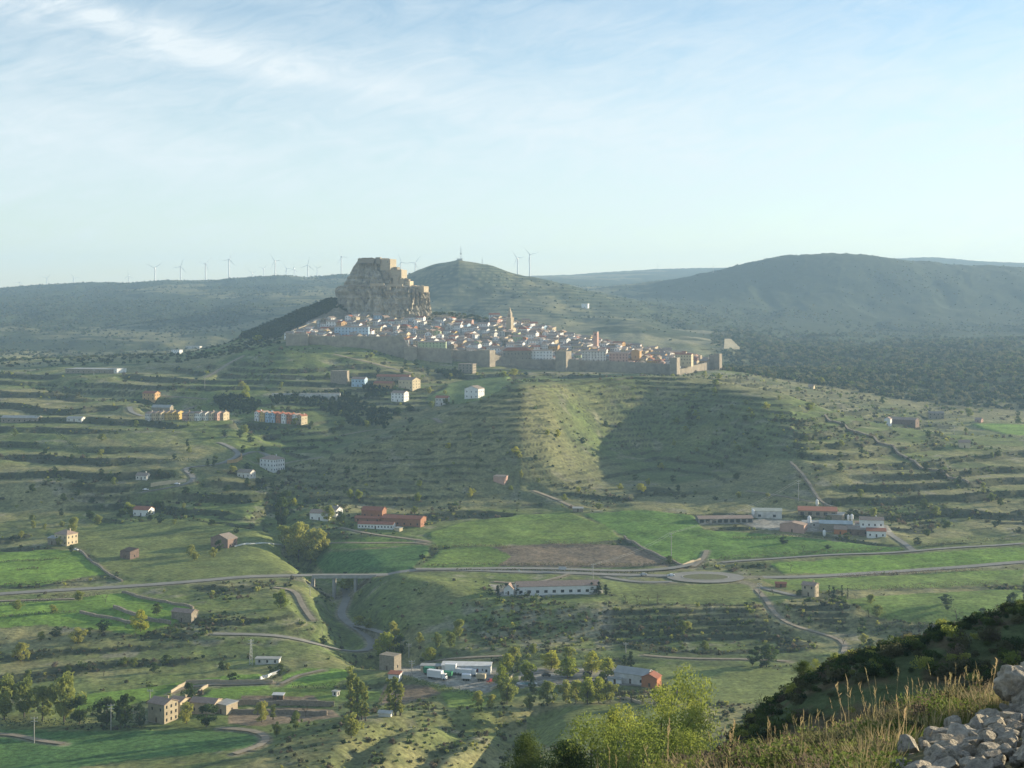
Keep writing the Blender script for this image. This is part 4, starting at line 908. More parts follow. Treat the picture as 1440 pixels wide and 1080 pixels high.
bld('farm_shed', 'grey lean-to shed against the cream farmhouse', 'shed', 74, 766, 6, 5, 4, -12, STONE, SHEET, 760, roof='shed', rise=.8, front=(1, 1), side=(1, 1))
bld('ruined_barn', 'roofless brown stone barn ruin standing in the meadow', 'ruin', 180, 786, 9, 7, 4.5, -34, mat('dark_rubble', (0.24,0.16,0.12), (0.14,0.10,0.08), 1), WOOD, 740, roof='shed', rise=1.2, front=(2, 1), side=(1, 1), ov=-.4)
bld('stone_barn', 'dark pink stone barn with low gable beside pale garden walls', 'barn', 313, 770, 14, 9, 5.5, -30, mat('pink_rubble', (0.30,0.20,0.16), (0.2,0.14,0.11), 1), TILEB, 780, axis='y', rise=2.6, front=(2, 1), side=(2, 1))
bld('farm_house', 'stone house with red roof among row gardens at upper left', 'house', 211, 563, 14, 10, 7, -18, OCHRE, TILER, 1150, front=(3, 2), side=(3, 2))
bld('garage_block', 'low dark walled garage with white roof above the cream terrace', 'garage', 227, 579, 18, 8, 4, -10, STONE, SHEET, 1150, roof='gable', rise=2, front=(2, 1), side=(1, 1), axis='x')
bld('factory_hall', 'long low hall with pale roof and bright end wall at far left', 'factory', 128, 525, 56, 24, 4.5, -12, STONE, SHEET, 1450, roof='flat', rise=.3, front=(9, 1), side=(4, 1), door=False)  # dark stone colour paints in the shade on the hall's front
bld('factory_hall', 'bright white cube end of the low factory hall', 'factory', 163, 525, 12, 14, 5, -30, WHITE, SHEET, 1450, roof='flat', rise=.3, front=(3, 1), side=(2, 1), door=False)
bld('long_barn', 'long grey barn with sheet roof at the left edge', 'barn', 28, 594, 34, 10, 4, -6, STONE, SHEET, 1150, rise=1.6, front=(7, 1), side=(1, 1), door=False)
bld('small_barn', 'small low barn right of the long grey barn', 'barn', 105, 593, 14, 8, 3, -8, OFFW, SHEET, 1150, rise=1.2, front=(3, 1), side=(1, 1))
bld('hotel_block', 'white roofed low building beside the far left pine slope', 'building', 248, 497, 16, 10, 6, -20, WHITE, SHEET, 1750, roof='flat', rise=.3, front=(4, 2), side=(2, 2))
bld('hotel_block', 'narrow white roofed building in front of the far fields', 'building', 272, 490, 26, 10, 4, -12, OFFW, SHEET, 1800, roof='flat', rise=.3, front=(5, 1), side=(2, 1))
bld('stone_tower_house', 'square pale stone tower block standing alone on the slope', 'building', 477, 540, 17, 12, 13, -4, STONE, STONE, 1300, roof='flat', rise=.3, front=None, side=None, door=False, ov=.02)
bld('hillside_house', 'grey house with red front between tower block and pines', 'house', 505, 544, 14, 10, 8, -14, BLUEW, TILE, 1250, front=(4, 2), side=(2, 2))
bld('hillside_house', 'ochre ended house with long red roof among pines', 'house', 540, 546, 20, 9, 5, -20, OCHRE, TILER, 1250, front=(4, 1), side=(2, 1))
bld('long_warehouse', 'long brown roofed hall behind the ochre ended house', 'hall', 553, 535, 34, 10, 4, -8, STONE, TILER, 1300, front=(6, 1), side=(1, 1))
bld('hillside_house', 'big brown roofed house with bright cream end wall', 'house', 575, 547, 18, 13, 9, -34, CREAM, TILE, 1250, front=(4, 2), side=(3, 3), roof='gable', rise=2.5)
bld('hillside_house', 'white fronted three storey house below the cream ended house', 'house', 562, 565, 14, 10, 8.5, -24, WHITE, TILE, 1180, front=(4, 3), side=(3, 3))
bld('hillside_house', 'small white house with red roof alone on green slope', 'house', 622, 570, 12, 8, 7, -10, OFFW, TILER, 1180, front=(4, 2), side=(2, 2))
bld('hillside_house', 'bright white gabled house at the top of the shaded hill edge', 'house', 667, 560, 15, 12, 9, -28, WHITE, TILEB, 1210, axis='y', rise=2.6, front=(3, 2), side=(3, 2))
bld('retaining_terrace', 'long pale concrete block with flat top above the hedge', 'building', 430, 560, 66, 5, 4.5, 3, OFFW, CONC, 1200, roof='flat', rise=.3, front=None, side=None, door=False, ov=.02)
# left farm in the middle
bld('cottage', 'white cottage with red roof behind young trees by the farm', 'house', 450, 732, 13, 9, 5, -8, WHITE, TILE, 880, front=(4, 1), side=(2, 1))
bld('cottage', 'small bright white cottage with brown chimney', 'house', 470, 727, 8, 7, 5, -30, WHITE, TILEB, 880, front=(2, 1), side=(2, 2), chim=True)
RB = mat('red_brick_wall', (0.36, 0.17, 0.10), (0.26, 0.13, 0.08), 1)
bld('brick_barn', 'wide red brick barn with long terracotta roof at the farm', 'barn', 567, 740, 28, 11, 5, -17, RB, TILER, 860, rise=1.5, front=(6, 1), side=(2, 1), door=False)
bld('brick_barn', 'tall small barn with two tone red roof behind the farm yard', 'barn', 525, 728, 15, 9, 5, -14, RB, TILER, 880, rise=1.9, front=(3, 1), side=(2, 1))
bld('farm_stable', 'low white walled stable with many openings and red roof', 'stable', 529, 744, 24, 7, 3.2, -10, WHITE, TILER, 840, rise=1.2, front=(11, 1), side=(2, 1), ww=.9, wh=1.1)
bld('farm_stable', 'low red roofed shed left of the white stable', 'stable', 518, 735, 18, 6, 3, -12, RB, TILER, 860, rise=1.0, front=(4, 1), side=(1, 1))
bld('water_trough_hut', 'tiny pale walled hut by the farm track', 'hut', 560, 747, 5, 3, 2, -40, CREAM, SHEET, 840, roof='shed', rise=.3, front=None, side=None, door=False)
# long white building on the terrace
bld('long_white_hall', 'long white roadside building with pale red roof and many windows', 'building', 784, 836, 45, 9, 4.6, 6, WHITE, TILE, 700, rise=1.9, front=(10, 1), side=(2, 1), ww=1.8, wh=1.5, door=False)
bld('garden_building', 'small white gable half hidden by the dark clipped hedge', 'building', 716, 837, 5, 5, 3.5, -10, WHITE, TILE, 700, axis='y', rise=2.2, front=(1, 1), side=(1, 1))
# right farm
bld('cow_shed', 'long open fronted cow shed with dull red roof', 'barn', 1020, 737, 37, 11, 3.6, 5, mat('grey_block', (0.3,0.28,0.25), None, 1), TILE, 880, rise=1.3, front=(9, 1), side=(1, 1), ww=2.6, wh=2.2, door=False)
bld('sheet_barn', 'pale roofed barn with open right end behind the farm', 'barn', 1080, 729, 20, 10, 5, -8, OFFW, mat('cream_sheet', (0.6,0.58,0.45), (0.5,0.48,0.38), .3), 920, rise=1.3, front=(2, 1), side=(1, 1), ww=2, wh=1.6, door=False)
bld('farm_shed', 'red and grey roofed shed under the power lines', 'shed', 1152, 727, 26, 11, 4, -10, STONE, TILER, 930, roof='shed', rise=1.4, front=(5, 1), side=(1, 1), ww=2.4, wh=2.2, door=False)
bld('farm_shed', 'grey lean-to right of the red roofed shed', 'shed', 1172, 731, 16, 8, 3.5, -24, STONE, SHEET, 920, roof='shed', rise=.8, front=(2, 1), side=(1, 1))
bld('brick_barn', 'pink block barn with small round top roof in the farm yard', 'barn', 1118, 749, 16, 9, 5, -26, PINKW, TILE, 870, axis='y', rise=1.6, front=(1, 1), side=(2, 1))
bld('long_shed', 'long low white walled shed beside the feed silo', 'shed', 1156, 742, 24, 7, 3, -6, OFFW, SHEET, 900, roof='shed', rise=.6, front=(5, 1), side=(1, 1), door=False)
bld('sheet_barn', 'blue grey roofed barn in the middle of the right farm', 'barn', 1178, 748, 21, 11, 5.2, -12, STONE, mat('blue_sheet', (0.36,0.44,0.48), None, .3), 870, rise=1.4, front=(4, 1), side=(1, 1))
bld('brick_hut', 'orange brick hut in front of the blue grey barn', 'hut', 1184, 752, 8, 6, 3.5, -20, ORANGE, TILE, 860, front=(2, 1), side=(1, 1))
bld('brick_barn', 'dark rubble outbuilding left of the white farmhouse', 'barn', 1208, 753, 14, 7, 4, -10, mat('dark_rubble', (0.24,0.16,0.12), (0.14,0.10,0.08), 1), TILEB, 860, front=(3, 1), side=(1, 1))
bld('farm_house', 'tall white farmhouse with terracotta roof at the right farm', 'house', 1228, 752, 15, 9, 9.5, -10, WHITE, TILE, 860, front=(4, 2), side=(2, 2), rise=1.4, chim=True)
bld('farm_house', 'low white front wing with red roof before the tall farmhouse', 'house', 1234, 756, 12, 6, 4, -12, WHITE, TILER, 850, front=(3, 1), side=(1, 1), roof='shed', rise=1.2)
bld('farm_house', 'low white rear wing left of the tall farmhouse', 'house', 1213, 748, 8, 6, 5, -10, WHITE, TILE, 870, front=(2, 1), side=(1, 1), roof='shed', rise=1)
# hollow to the upper right
bld('brick_barn', 'brown barn with bright white gable end on the far right', 'barn', 1272, 597, 30, 10, 5, -38, mat('dark_rubble', (0.24,0.16,0.12), (0.14,0.10,0.08), 1), TILE, 1150, rise=2, front=(4, 1), side=(1, 1))
bld('white_barn_end', 'tall narrow white building end left of the brown barn', 'barn', 1250, 599, 6, 6, 7, -30, WHITE, TILE, 1150, axis='y', rise=1.8, front=(1, 1), side=(1, 1))
bld('old_farm', 'grey farm with small bell gable beyond the brown barn', 'farm', 1318, 589, 16, 9, 6, -12, STONE, TILEB, 1240, front=(4, 2), side=(1, 1))
bld('field_hut', 'small red roofed hut beside the bright field', 'hut', 1378, 594, 7, 6, 3, -40, PINKW, TILE, 1240, front=(1, 1), side=(1, 1))
bld('stone_cottage', 'square cream cottage ruin beside a hedge at upper right', 'house', 1358, 630, 9, 7, 4.5, -12, CREAM, TILE, 1050, front=(2, 1), side=(1, 1))
bld('field_hut', 'little stone field hut on the sunlit spur of the hill', 'hut', 704, 680, 9, 6, 5, -26, PINKW, TILEB, 1000, roof='shed', rise=.6, front=None, side=(1, 1), door=False)
bld('field_shelter', 'open shelter with flat sheet roof at the field edge', 'shelter', 813, 720, 7, 4, 2.4, -4, STONE, SHEET, 930, roof='shed', rise=.5, front=(2, 1), side=(1, 1), ww=2)
bld('field_hut', 'tiny hut on the slope right of the town gate', 'hut', 1142, 547, 6, 5, 3, -30, CREAM, TILE, 1300, front=(1, 1), side=None)
bld('stone_cottage', 'two storey stone cottage with red roof right of the terraces', 'house', 1141, 839, 7.5, 6, 6, -32, PALES, TILE, 700, front=(2, 2), side=(2, 2), rise=1.2, chim=True)
bld('red_shed', 'little red roofed shed half hidden left of the stone cottage', 'shed', 1099, 826, 6, 4, 2, -10, RB, TILER, 720, front=(1, 1), side=None, rise=.6)
bld('ruined_barn', 'half ruined stone barn with broken roof above the round tree', 'ruin', 258, 875, 12, 6, 5, -22, STONE, TILE, 620, roof='gable', rise=1.2, front=(2, 1), side=(1, 1))
bld('low_hut', 'long white flat hut by the pylon on the left slope', 'hut', 376, 934, 11, 4, 2.3, -3, OFFW, SHEET, 600, roof='flat', rise=.2, front=(3, 1), side=None, door=False)
bld('mill_house', 'roofless pale rubble house beside the big round tree', 'ruin', 548, 943, 8, 6, 6.5, -28, STONE, STONE, 600, roof='flat', rise=.2, front=(1, 1), side=(1, 1), ov=.02)
# lower left farm
bld('big_farm_house', 'three storey stone farmhouse with terracotta roof at lower left', 'house', 226, 1017, 8.8, 7.8, 7.6, -30, PALES, TILE, 480, front=(2, 2), side=(3, 3), rise=1.5, chim=True)
bld('farm_wing', 'low wing with terracotta roof right of the stone farmhouse', 'house', 287, 1004, 11, 7, 4.5, -14, PALES, TILE, 500, front=(3, 1), side=(1, 1), rise=1.2)
bld('farm_wing', 'small gabled annex between farmhouse and low wing', 'house', 250, 1006, 6, 7, 5.5, -26, CREAM, TILE, 500, front=(1, 1), side=(2, 2), rise=1.2)
bld('farm_shed', 'square pale stone shed at the right end of the farm wing', 'shed', 316, 1005, 6, 7, 4, -30, PALES, SHEET, 500, roof='flat', rise=.2, front=(1, 1), side=(1, 1))
bld('garden_hut', 'little hut with white sheet roof in the vegetable garden', 'hut', 391, 984, 4.5, 2.5, 1.9, -6, WOOD, mat('white_sheet', (0.7,0.7,0.68), None, .4), 560, roof='shed', rise=.3, front=(1, 1), side=None, door=False)
bld('garden_hut', 'tiny white boxy hut on the lawn', 'hut', 472, 979, 2.4, 2, 1.8, -30, OFFW, SHEET, 560, roof='flat', rise=.2, front=(1, 1), side=(1, 1))
bld('garden_hut', 'red roofed shed on white posts left of the works yard', 'shed', 555, 958, 5, 4, 3, -12, WHITE, TILER, 560, roof='shed', rise=.5, front=(2, 1), side=(1, 1))
bld('greenhouse', 'white sheeted tunnel behind the tall poplars', 'shed', 542, 1008, 5, 3, 1.4, -12, WHITE, mat('white_sheet', (0.7,0.7,0.68), None, .4), 540, rise=.6, front=None, side=None, door=False)
# works yard
bld('works_hall', 'flat white roofed works building behind the lorries', 'building', 656, 948, 22, 7, 3.6, -4, WHITE, mat('white_sheet', (0.7,0.7,0.68), None, .4), 600, roof='flat', rise=.25, front=(6, 1), side=(2, 1))
bld('works_office', 'low cream office with flat roof at the left of the yard', 'building', 606, 945, 9, 4, 2.6, -6, CREAM, SHEET, 600, roof='flat', rise=.2, front=(3, 1), side=(1, 1))
# campsite house with red framed gable
bld('reception_house', 'wide house with grey roof and white ridge line by the campsite', 'house', 893, 962, 15, 9, 4.2, -28, OFFW, SHEET, 600, rise=1.8, front=(3, 1), side=(2, 1))
bld('reception_house', 'red and white framed gabled house right of the grey roof', 'house', 917, 968, 7, 6, 4.4, -24, ORANGE, TILER, 580, axis='y', rise=1.6, front=(2, 1), side=(2, 1))
bld('wash_house', 'small white utility block with flat roof at campsite', 'building', 865, 962, 6, 3, 2.2, -8, WHITE, SHEET, 590, roof='flat', rise=.2, front=(2, 1), side=(1, 1))
# bridge under the main road
bq, bz = BRIDGE; vb_ = thing('road_viaduct', 'low concrete bridge carrying the road over the ravine', 'bridge', (0, 0, 0))
mb = MB(); pr = MB(); n_ = len(bq)
for i in range(n_ - 1):
    (x0, y0), (x1, y1) = bq[i], bq[i+1]; z_ = bz[i] + .05; g0 = float(height(GZ, x0, y0))
    if g0 > z_ - 1.6: continue
    mb.V += [(x0, y0-4.3, z_-1.3), (x1, y1-4.3, z_-1.3), (x1, y1-4.3, z_+.75), (x0, y0-4.3, z_+.75), (x0, y0+4.3, z_-1.3), (x1, y1+4.3, z_-1.3), (x1, y1-4.0, z_+.75), (x0, y0-4.0, z_+.75), (x0, y0-4.0, z_), (x1, y1-4.0, z_)]
    n = len(mb.V) - 10; mb.F += [(n, n+1, n+2, n+3), (n+4, n+5, n+1, n), (n+3, n+2, n+6, n+7), (n+7, n+6, n+9, n+8)]
    if i % 2 == 0: ob('pier', MB().box(x0-.7, x0+.7, y0-3.5, y0+3.5, g0-2, z_-1.305).mesh('pier', CONC), vb_)
ob('deck', mb.mesh('deck', CONC), vb_)

# ------------------------------------------------------------------ cars, lorries, containers
def car_meshes():
    prof = [(-2.1,.35),(-2.12,.72),(-1.5,.88),(-.85,1.38),(.75,1.42),(1.35,.95),(2.05,.8),(2.1,.35)]
    V = []; n = len(prof)
    for s_ in (-.82, .82):
        for x, z in prof: V.append((x, s_ * (.86 if z > 1.2 else 1), z))
    Fc = [tuple(range(n)), tuple(range(2*n-1, n-1, -1))] + [(i, i+n, (i+1) % n + n, (i+1) % n) for i in range(n)]
    body = mk('body', V, Fc, None); body.materials.append(TURB)
    g = MB()
    for s_ in (-1, 1): y = s_ * .80; g.quad((-1.3, y, .95), (1.15, y, .98), (.7, y*.9, 1.34), (-.8, y*.9, 1.32))
    g.quad((1.36, -.68, .97), (1.36, .68, .97), (.8, .62, 1.41), (.8, -.62, 1.41)); g.quad((-1.52, -.68, .9), (-.9, -.62, 1.38), (-.9, .62, 1.38), (-1.52, .68, .9))
    glass = g.mesh('window_glass', DARK); wv = MB().tube((0, -.1, 0), (0, .1, 0), .32, .32, 12).mesh('wheel', mat('tyre', (0.03,0.03,0.03)))
    return body, glass, wv
CARB, CARG, CARW = car_meshes()
def car(u, v, rz, col, label, ymin=600):
    q = P(u, v, ymin); t_ = thing('parked_car', label, 'car', (q.x, q.y, q.z + .35), R(rz))
    ob('body', CARB, t_, m=col); ob('window_glass', CARG, t_)
    for x in (-1.3, 1.3):
        for y in (-.8, .8): ob('wheel', CARW, t_, (x, y, .32))
RED = mat('red_paint', (0.4, 0.05, 0.04), None, 1, .4); BLU = mat('blue_paint', (0.06, 0.10, 0.22), None, 1, .4); GRNP = mat('green_paint', (0.03, 0.22, 0.11), None, 1, .5); BLK = mat('black_paint', (0.03, 0.03, 0.035), None, 1, .4)
car(905, 810, 2, METAL, 'silver car driving on the main road left of another car', 780)
car(944, 811, 2, TURB, 'white car on the main road just before the roundabout', 780)
car(838, 824, 70, TURB, 'white car parked at the right end of the long white building', 740)
car(106, 775, -20, TURB, 'white car parked below the cream farmhouse', 760)
car(690, 960, 40, RED, 'red car parked at the right edge of the works yard', 600)
car(826, 950, 0, BLK, 'dark car parked under the campsite trees', 600)
car(768, 952, 0, BLK, 'dark van-like car parked behind the campsite pool', 600)
car(893, 951, 0, BLU, 'blue car beside the reception house', 600)
car(249, 682, -10, TURB, 'white car on the winding road by the rocky bank', 980); car(205, 690, -8, TURB, 'white car at the left end of the winding road', 980)
def lorry(u, v, rz, col, label, Lg=7.0, hh=3.0, cab=True, nm='lorry', cat='lorry'):
    q = P(u, v, 600); t_ = thing(nm, label, cat, (q.x, q.y, q.z + .2), R(rz))
    b = MB().box(-Lg/2, Lg/2, -1.25, 1.25, .9, .9 + hh)
    for i in range(int(Lg)): x = -Lg/2 + .5 + i; b.box(x-.06, x+.06, -1.29, -1.254, .95, .85 + hh)
    ob('cargo_box', b.mesh('cargo_box', col), t_); ob('chassis', MB().box(-Lg/2, Lg/2 + (1.9 if cab else 0), -.5, .5, .55, .88).mesh('chassis', BLK), t_)
    if cab:
        ob('cab', mk('cab', [(Lg/2+.2,-1.1,.6),(Lg/2+2.1,-1.1,.6),(Lg/2+2.1,1.1,.6),(Lg/2+.2,1.1,.6),(Lg/2+.2,-1.1,2.7),(Lg/2+1.7,-1.1,2.7),(Lg/2+1.7,1.1,2.7),(Lg/2+.2,1.1,2.7)], [(3,2,1,0),(4,5,6,7),(0,1,5,4),(1,2,6,5),(2,3,7,6),(3,0,4,7)], TURB), t_)
        o = ob('windscreen', MB().box(-.02, .02, -.95, .95, 0, .8).mesh('windscreen', DARK), t_, (Lg/2+1.98, 0, 1.7)); o.rotation_euler = (0, R(-11), 0)
    for x in ([-Lg/2+1, -Lg/2+2.1] + ([Lg/2+1.3] if cab else [Lg/2-1])):
        for y in (-1, 1): o = ob('wheel', CARW, t_, (x, y, .48)); o.scale = (1.5, 1.5, 1.5)
lorry(612, 955, -24, TURB, 'white box lorry parked at the front left of the works yard')
lorry(604, 949, -20, GRNP, 'green container lorry behind the white lorry', 5, 2.4, False, 'container', 'container')
lorry(629, 953, -16, GRNP, 'green skip between the white lorries', 4.5, 1.8, False, 'container', 'container')
lorry(634, 948, -10, TURB, 'tall white tank lorry in the middle of the yard', 5, 3.6)
lorry(655, 950, -12, TURB, 'white flat lorry in front of the works building', 6, 2)
lorry(656, 957, -8, TURB, 'small white container nearest the empty gravel', 4, 1.8, False, 'container', 'container')
lorry(669, 948, -20, RED, 'red machine by the stacked materials', 3, 1.6, True, 'loader', 'loader')
lorry(677, 957, -16, CREAM, 'cream block of stacked materials at the yard corner', 4, 2.0, False, 'container', 'container')
lorry(560, 951, 0, METAL, 'grey trailer left of the works yard', 4, 1.2, False, 'trailer', 'trailer')

# ------------------------------------------------------------------ feed silos, power poles and wires, wind turbines, masts
def silo(u, v, h, label, ymin=860):
    q = P(u, v, ymin); t_ = thing('feed_silo', label, 'silo', q, 0, 'feed silos of the right farm'); r = h * .17
    m = MB().tube((0, 0, 1.4+h*.2), (0, 0, h*.85), r, r, 14).tube((0, 0, h*.85+.004), (0, 0, h), r, r*.2, 14); ob('tank', m.mesh('tank', TURB), t_)
    ob('hopper', MB().tube((0, 0, 1.2), (0, 0, 1.4+h*.2-.004), r*.25, r, 14).mesh('hopper', TURB), t_)
    for k in range(4): a_ = math.pi/4 + k*math.pi/2; ob('leg', MB().tube((r*.9*math.cos(a_), r*.9*math.sin(a_), -.5), (r*.9*math.cos(a_), r*.9*math.sin(a_), 1.4+h*.2), .08, .08, 5).mesh('leg', METAL), t_)
silo(1059, 728, 6, 'white feed silo between the cow shed and the pale roofed barn'); silo(1149, 714, 6, 'white feed silo uppermost behind the red roofed shed'); silo(1138, 741, 7.5, 'tall white feed silo beside the pink block barn')
silo(1193, 735, 5.5, 'left one of the two silos by the blue grey barn'); silo(1198, 735, 6, 'right one of the two silos by the blue grey barn'); silo(1159, 757, 5.5, 'white feed silo standing in front on the green bank')
def pole(u, v, hpx, label, ymin=440, lattice=False):
    q = P(u, v, ymin); h = hpx / F * q.y; t_ = thing('power_pole', label, 'pole', q, R(rnd.uniform(-15, 15)), 'power line poles'); r = .16 if not lattice else .3
    if lattice:
        m = MB(); w0 = .75
        for sx_ in (-1, 1):
            for sy_ in (-1, 1): m.tube((sx_*w0, sy_*w0, -.5), (sx_*.25, sy_*.25, h), .07, .05, 4)
        for i in range(7):
            f0, f1 = i/7, (i+1)/7; a0, a1 = w0+(.25-w0)*f0, w0+(.25-w0)*f1
            for sy_ in (-1, 1): m.tube((-a0, sy_*a0, f0*h), (a1, sy_*a1, f1*h), .04, .04, 3); m.tube((a0, sy_*a0, f0*h), (-a1, sy_*a1, f1*h), .04, .04, 3)
        ob('lattice_mast', m.mesh('lattice_mast', METAL), t_)
    else: ob('post', MB().tube((0, 0, -.8), (0, 0, h), r*1.4, r, 8).mesh('post', CONC), t_)
    for dz in (.05, .17): ob('crossarm', MB().box(-1.3, 1.3, -.07, .07, h*(1-dz)-.08, h*(1-dz)+.08).mesh('crossarm', METAL), t_)
    for x in (-1.2, 1.2, 0): ob('insulator', MB().tube((x, 0, h*.95+.085), (x, 0, h*.95+.6), .09, .06, 5).mesh('insulator', OFFW), t_)
    return Vector((q.x, q.y, q.z + h))
PT = {}
for k_, (u, v, hp, lb, ym, lt) in enumerate(((944,783,34,'pole at the corner of the ploughed field with a small bush below',760,False),(834,818,25,'pole rising behind the long white building',740,False),(1123,704,29,'pole standing on the hillside above the right farm',960,False),
    (353,935,36,'lattice pylon on the left slope beside the white hut',600,True),(156,1027,37,'pale pole at the hedge left of the stone farmhouse',470,False),(48,1045,37,'thin pole in the lower left green field',460,False),(211,982,12,'short pole behind the stone farmhouse',520,False),
    (1068,840,20,'thin pole beside the bare trees near the roundabout',720,False),(880,918,14,'thin pole beside the campsite pines',640,False),(436,838,16,'post of the bridge beside the track',700,False),(288,546,18,'pole on the bend at upper left',1250,False),(575,925,20,'thin pole by the ravine road',640,False),
    (579,951,22,'pole left of the works yard',600,False),(1342,612,15,'pole beside the hedge at the far right cottage',1050,False),(132,528,8,'short post in front of the factory hall',1300,False),(905,488,12,'slender mast above the right side of town',1700,False))):
    PT[k_] = pole(u, v, hp, lb, ym, lt)
def wire(a, b, label, sag=4):
    m = MB(); n = 14; pts = []
    for i in range(n+1): t_ = i/n; p = a.lerp(b, t_); p.z -= sag*4*t_*(1-t_); pts.append(p)
    for p, q in zip(pts[:-1], pts[1:]): m.tube(p, q, .045, .045, 3)
    o = ob('power_cable', m.mesh('power_cable', METAL)); tag(o, label, 'cable', 'overhead cables')
for dx in (-1.2, 1.2):
    s_ = 'left' if dx < 0 else 'right'; d_ = Vector((dx, 0, 0))
    wire(PT[0]+d_, PT[2]+d_, f'{s_} strand running from the field corner pole up to the hillside pole'); wire(PT[1]+d_, PT[0]+d_, f'{s_} strand between the white building pole and the field corner pole', 2.5)
# wind turbines along the far ridge
def blade_mesh(Lb):
    V = []; Fc = []; secs = [(0,.9,.9),(.05,1.0,.9),(.2,1.9,.45),(.6,1.1,.25),(1,.25,.08)]
    for t_, c_, th_ in secs: V += [(-c_*.4, -th_/2, t_*Lb), (c_*.6, 0, t_*Lb), (-c_*.4, th_/2, t_*Lb)]
    for i in range(len(secs)-1): n = 3*i; Fc += [(n, n+1, n+4, n+3), (n+1, n+2, n+5, n+4), (n+2, n, n+3, n+5)]
    Fc += [(0, 2, 1), (len(V)-3, len(V)-2, len(V)-1)]; return mk('blade', V, Fc, TURB)
BL = blade_mesh(36.0); TWR = MB().tube((0, 0, -90), (0, 0, 78), 3.4, 1.9, 12).mesh('tower', TURB); NAC = MB().box(-2, 2, -6.5, 3.5, 78.004, 82).mesh('nacelle', TURB); HUB = MB().tube((0, -8.2, 80), (0, -6.504, 80), .6, 1.9, 10).mesh('hub', TURB)
TUR = [(28,397,6),(66,391,8),(104,391,10),(181,388,5),(218,377,20),(254,375,20),(289,371,22),(322,365,25),(355,384,3),(371,378,9),(387,367,19),(403,378,10),(414,378,10),(433,373,17),(446,377,11),(480,361,20),(564,369,12),(584,370,12),(728,363,14),(745,358,26)]
for i, (u, vh, hp) in enumerate(TUR):
    Yt = 5600. if u > 180 else 7200.
    if hp < 12: Yt = 7400.
    if u > 700: Yt = 5400.
    sc_ = 1.0 if hp >= 12 else .95
    X_ = wx(u, Yt); Zh = wz(vh, Yt)
    t_ = thing('wind_turbine', f'white wind turbine on the far ridge, {ordn(i+1)} of the line counted from the left', 'wind turbine', (X_, Yt, Zh - 80*sc_), R(rnd.uniform(-35, 35)), 'wind turbines along the far ridge', sc_)
    ob('tower', TWR, t_); ob('nacelle', NAC, t_); hb_ = ob('hub', HUB, t_); a0 = rnd.uniform(0, 120)
    for k in range(3): o = ob('blade', BL, hb_, (0, -7.4, 80)); o.rotation_euler = (0, R(a0 + 120*k), 0)
def mast(u, v, hpx, Y, label, w0=3.0, base=True):
    x = wx(u, Y); z = float(height(GZ, x, Y)); h = wz(v, Y) + hpx/F*Y - z; t_ = thing('radio_mast', label, 'mast', (x, Y, z)); m = MB()
    for k in range(3): a_ = k*2*math.pi/3; m.tube((w0*math.cos(a_), w0*math.sin(a_), -1), (.5*math.cos(a_), .5*math.sin(a_), h), .35, .22, 4)
    for i in range(6):
        f0, f1 = i/6, (i+1)/6; r0, r1 = w0+(.5-w0)*f0, w0+(.5-w0)*f1
        for k in range(3): a_, b_ = k*2*math.pi/3, (k+1)*2*math.pi/3; m.tube((r0*math.cos(a_), r0*math.sin(a_), f0*h), (r1*math.cos(b_), r1*math.sin(b_), f1*h), .2, .2, 3)
    ob('lattice', m.mesh('lattice', METAL), t_); ob('antenna', MB().tube((0, 0, h*.72), (0, 0, h+6), .5, .2, 5).mesh('antenna', METAL), t_)
    if base: ob('hut', MB().box(-9, 4, -3, 3, -1, 4).mesh('hut', OFFW), t_); ob('dish', MB().tube((0, -1.4, h*.55), (0, -.7, h*.55), 1.8, 1.2, 10).mesh('dish', OFFW), t_)
mast(648, 365, 16, 3290, 'lattice radio mast with antennas on the rounded hill top')
mast(678, 370, 5, 3290, 'small slim mast right of the radio mast', 1.2, False); mast(1003, 383, 9, 4350, 'thin mast on the left shoulder of the big right hill', 1.2, False); mast(925, 379, 8, 7600, 'thin mast on the farthest pale ridge', 1.5, False)
q = hit(823, 433, GZ, 2300); p = plan(14, 10, 9, roof='flat', rise=.4, front=(2, 2), side=(2, 2)); put_house(p, 'white_hut', 'tiny white building alone on the spur behind the town', 'hut', q, R(-20), WHITE, SHEET)
# pale quarry cut and road end beyond the town
qc = thing('quarry_face', 'pale stepped triangular rock cutting beyond the right end of town', 'rock face', P(1031, 491, 2200), R(28))
m = MB()
for i in range(5):
    w0_ = 38 * (1 - i/7.5); z0_ = i*3.6 - 1.5; m.V += [(-w0_/2 + i*1.5, i*5., z0_), (w0_/2+i*1.5, i*5., z0_), (w0_/2+i*1.5-2, i*5.+2.2, z0_+3.2), (-w0_/2+i*1.5+2, i*5.+2.2, z0_+3.2), (-w0_/2+i*1.5+3, i*5.+5, z0_+3.6), (w0_/2+i*1.5-3, i*5.+5, z0_+3.6)]
    n = len(m.V)-6; m.F += [(n, n+1, n+2, n+3), (n+3, n+2, n+5, n+4)]
ob('rock_bench', m.mesh('rock_bench', mat('pale_cut_rock', (0.62, 0.52, 0.34), (0.5, 0.42, 0.28), .1)), qc)
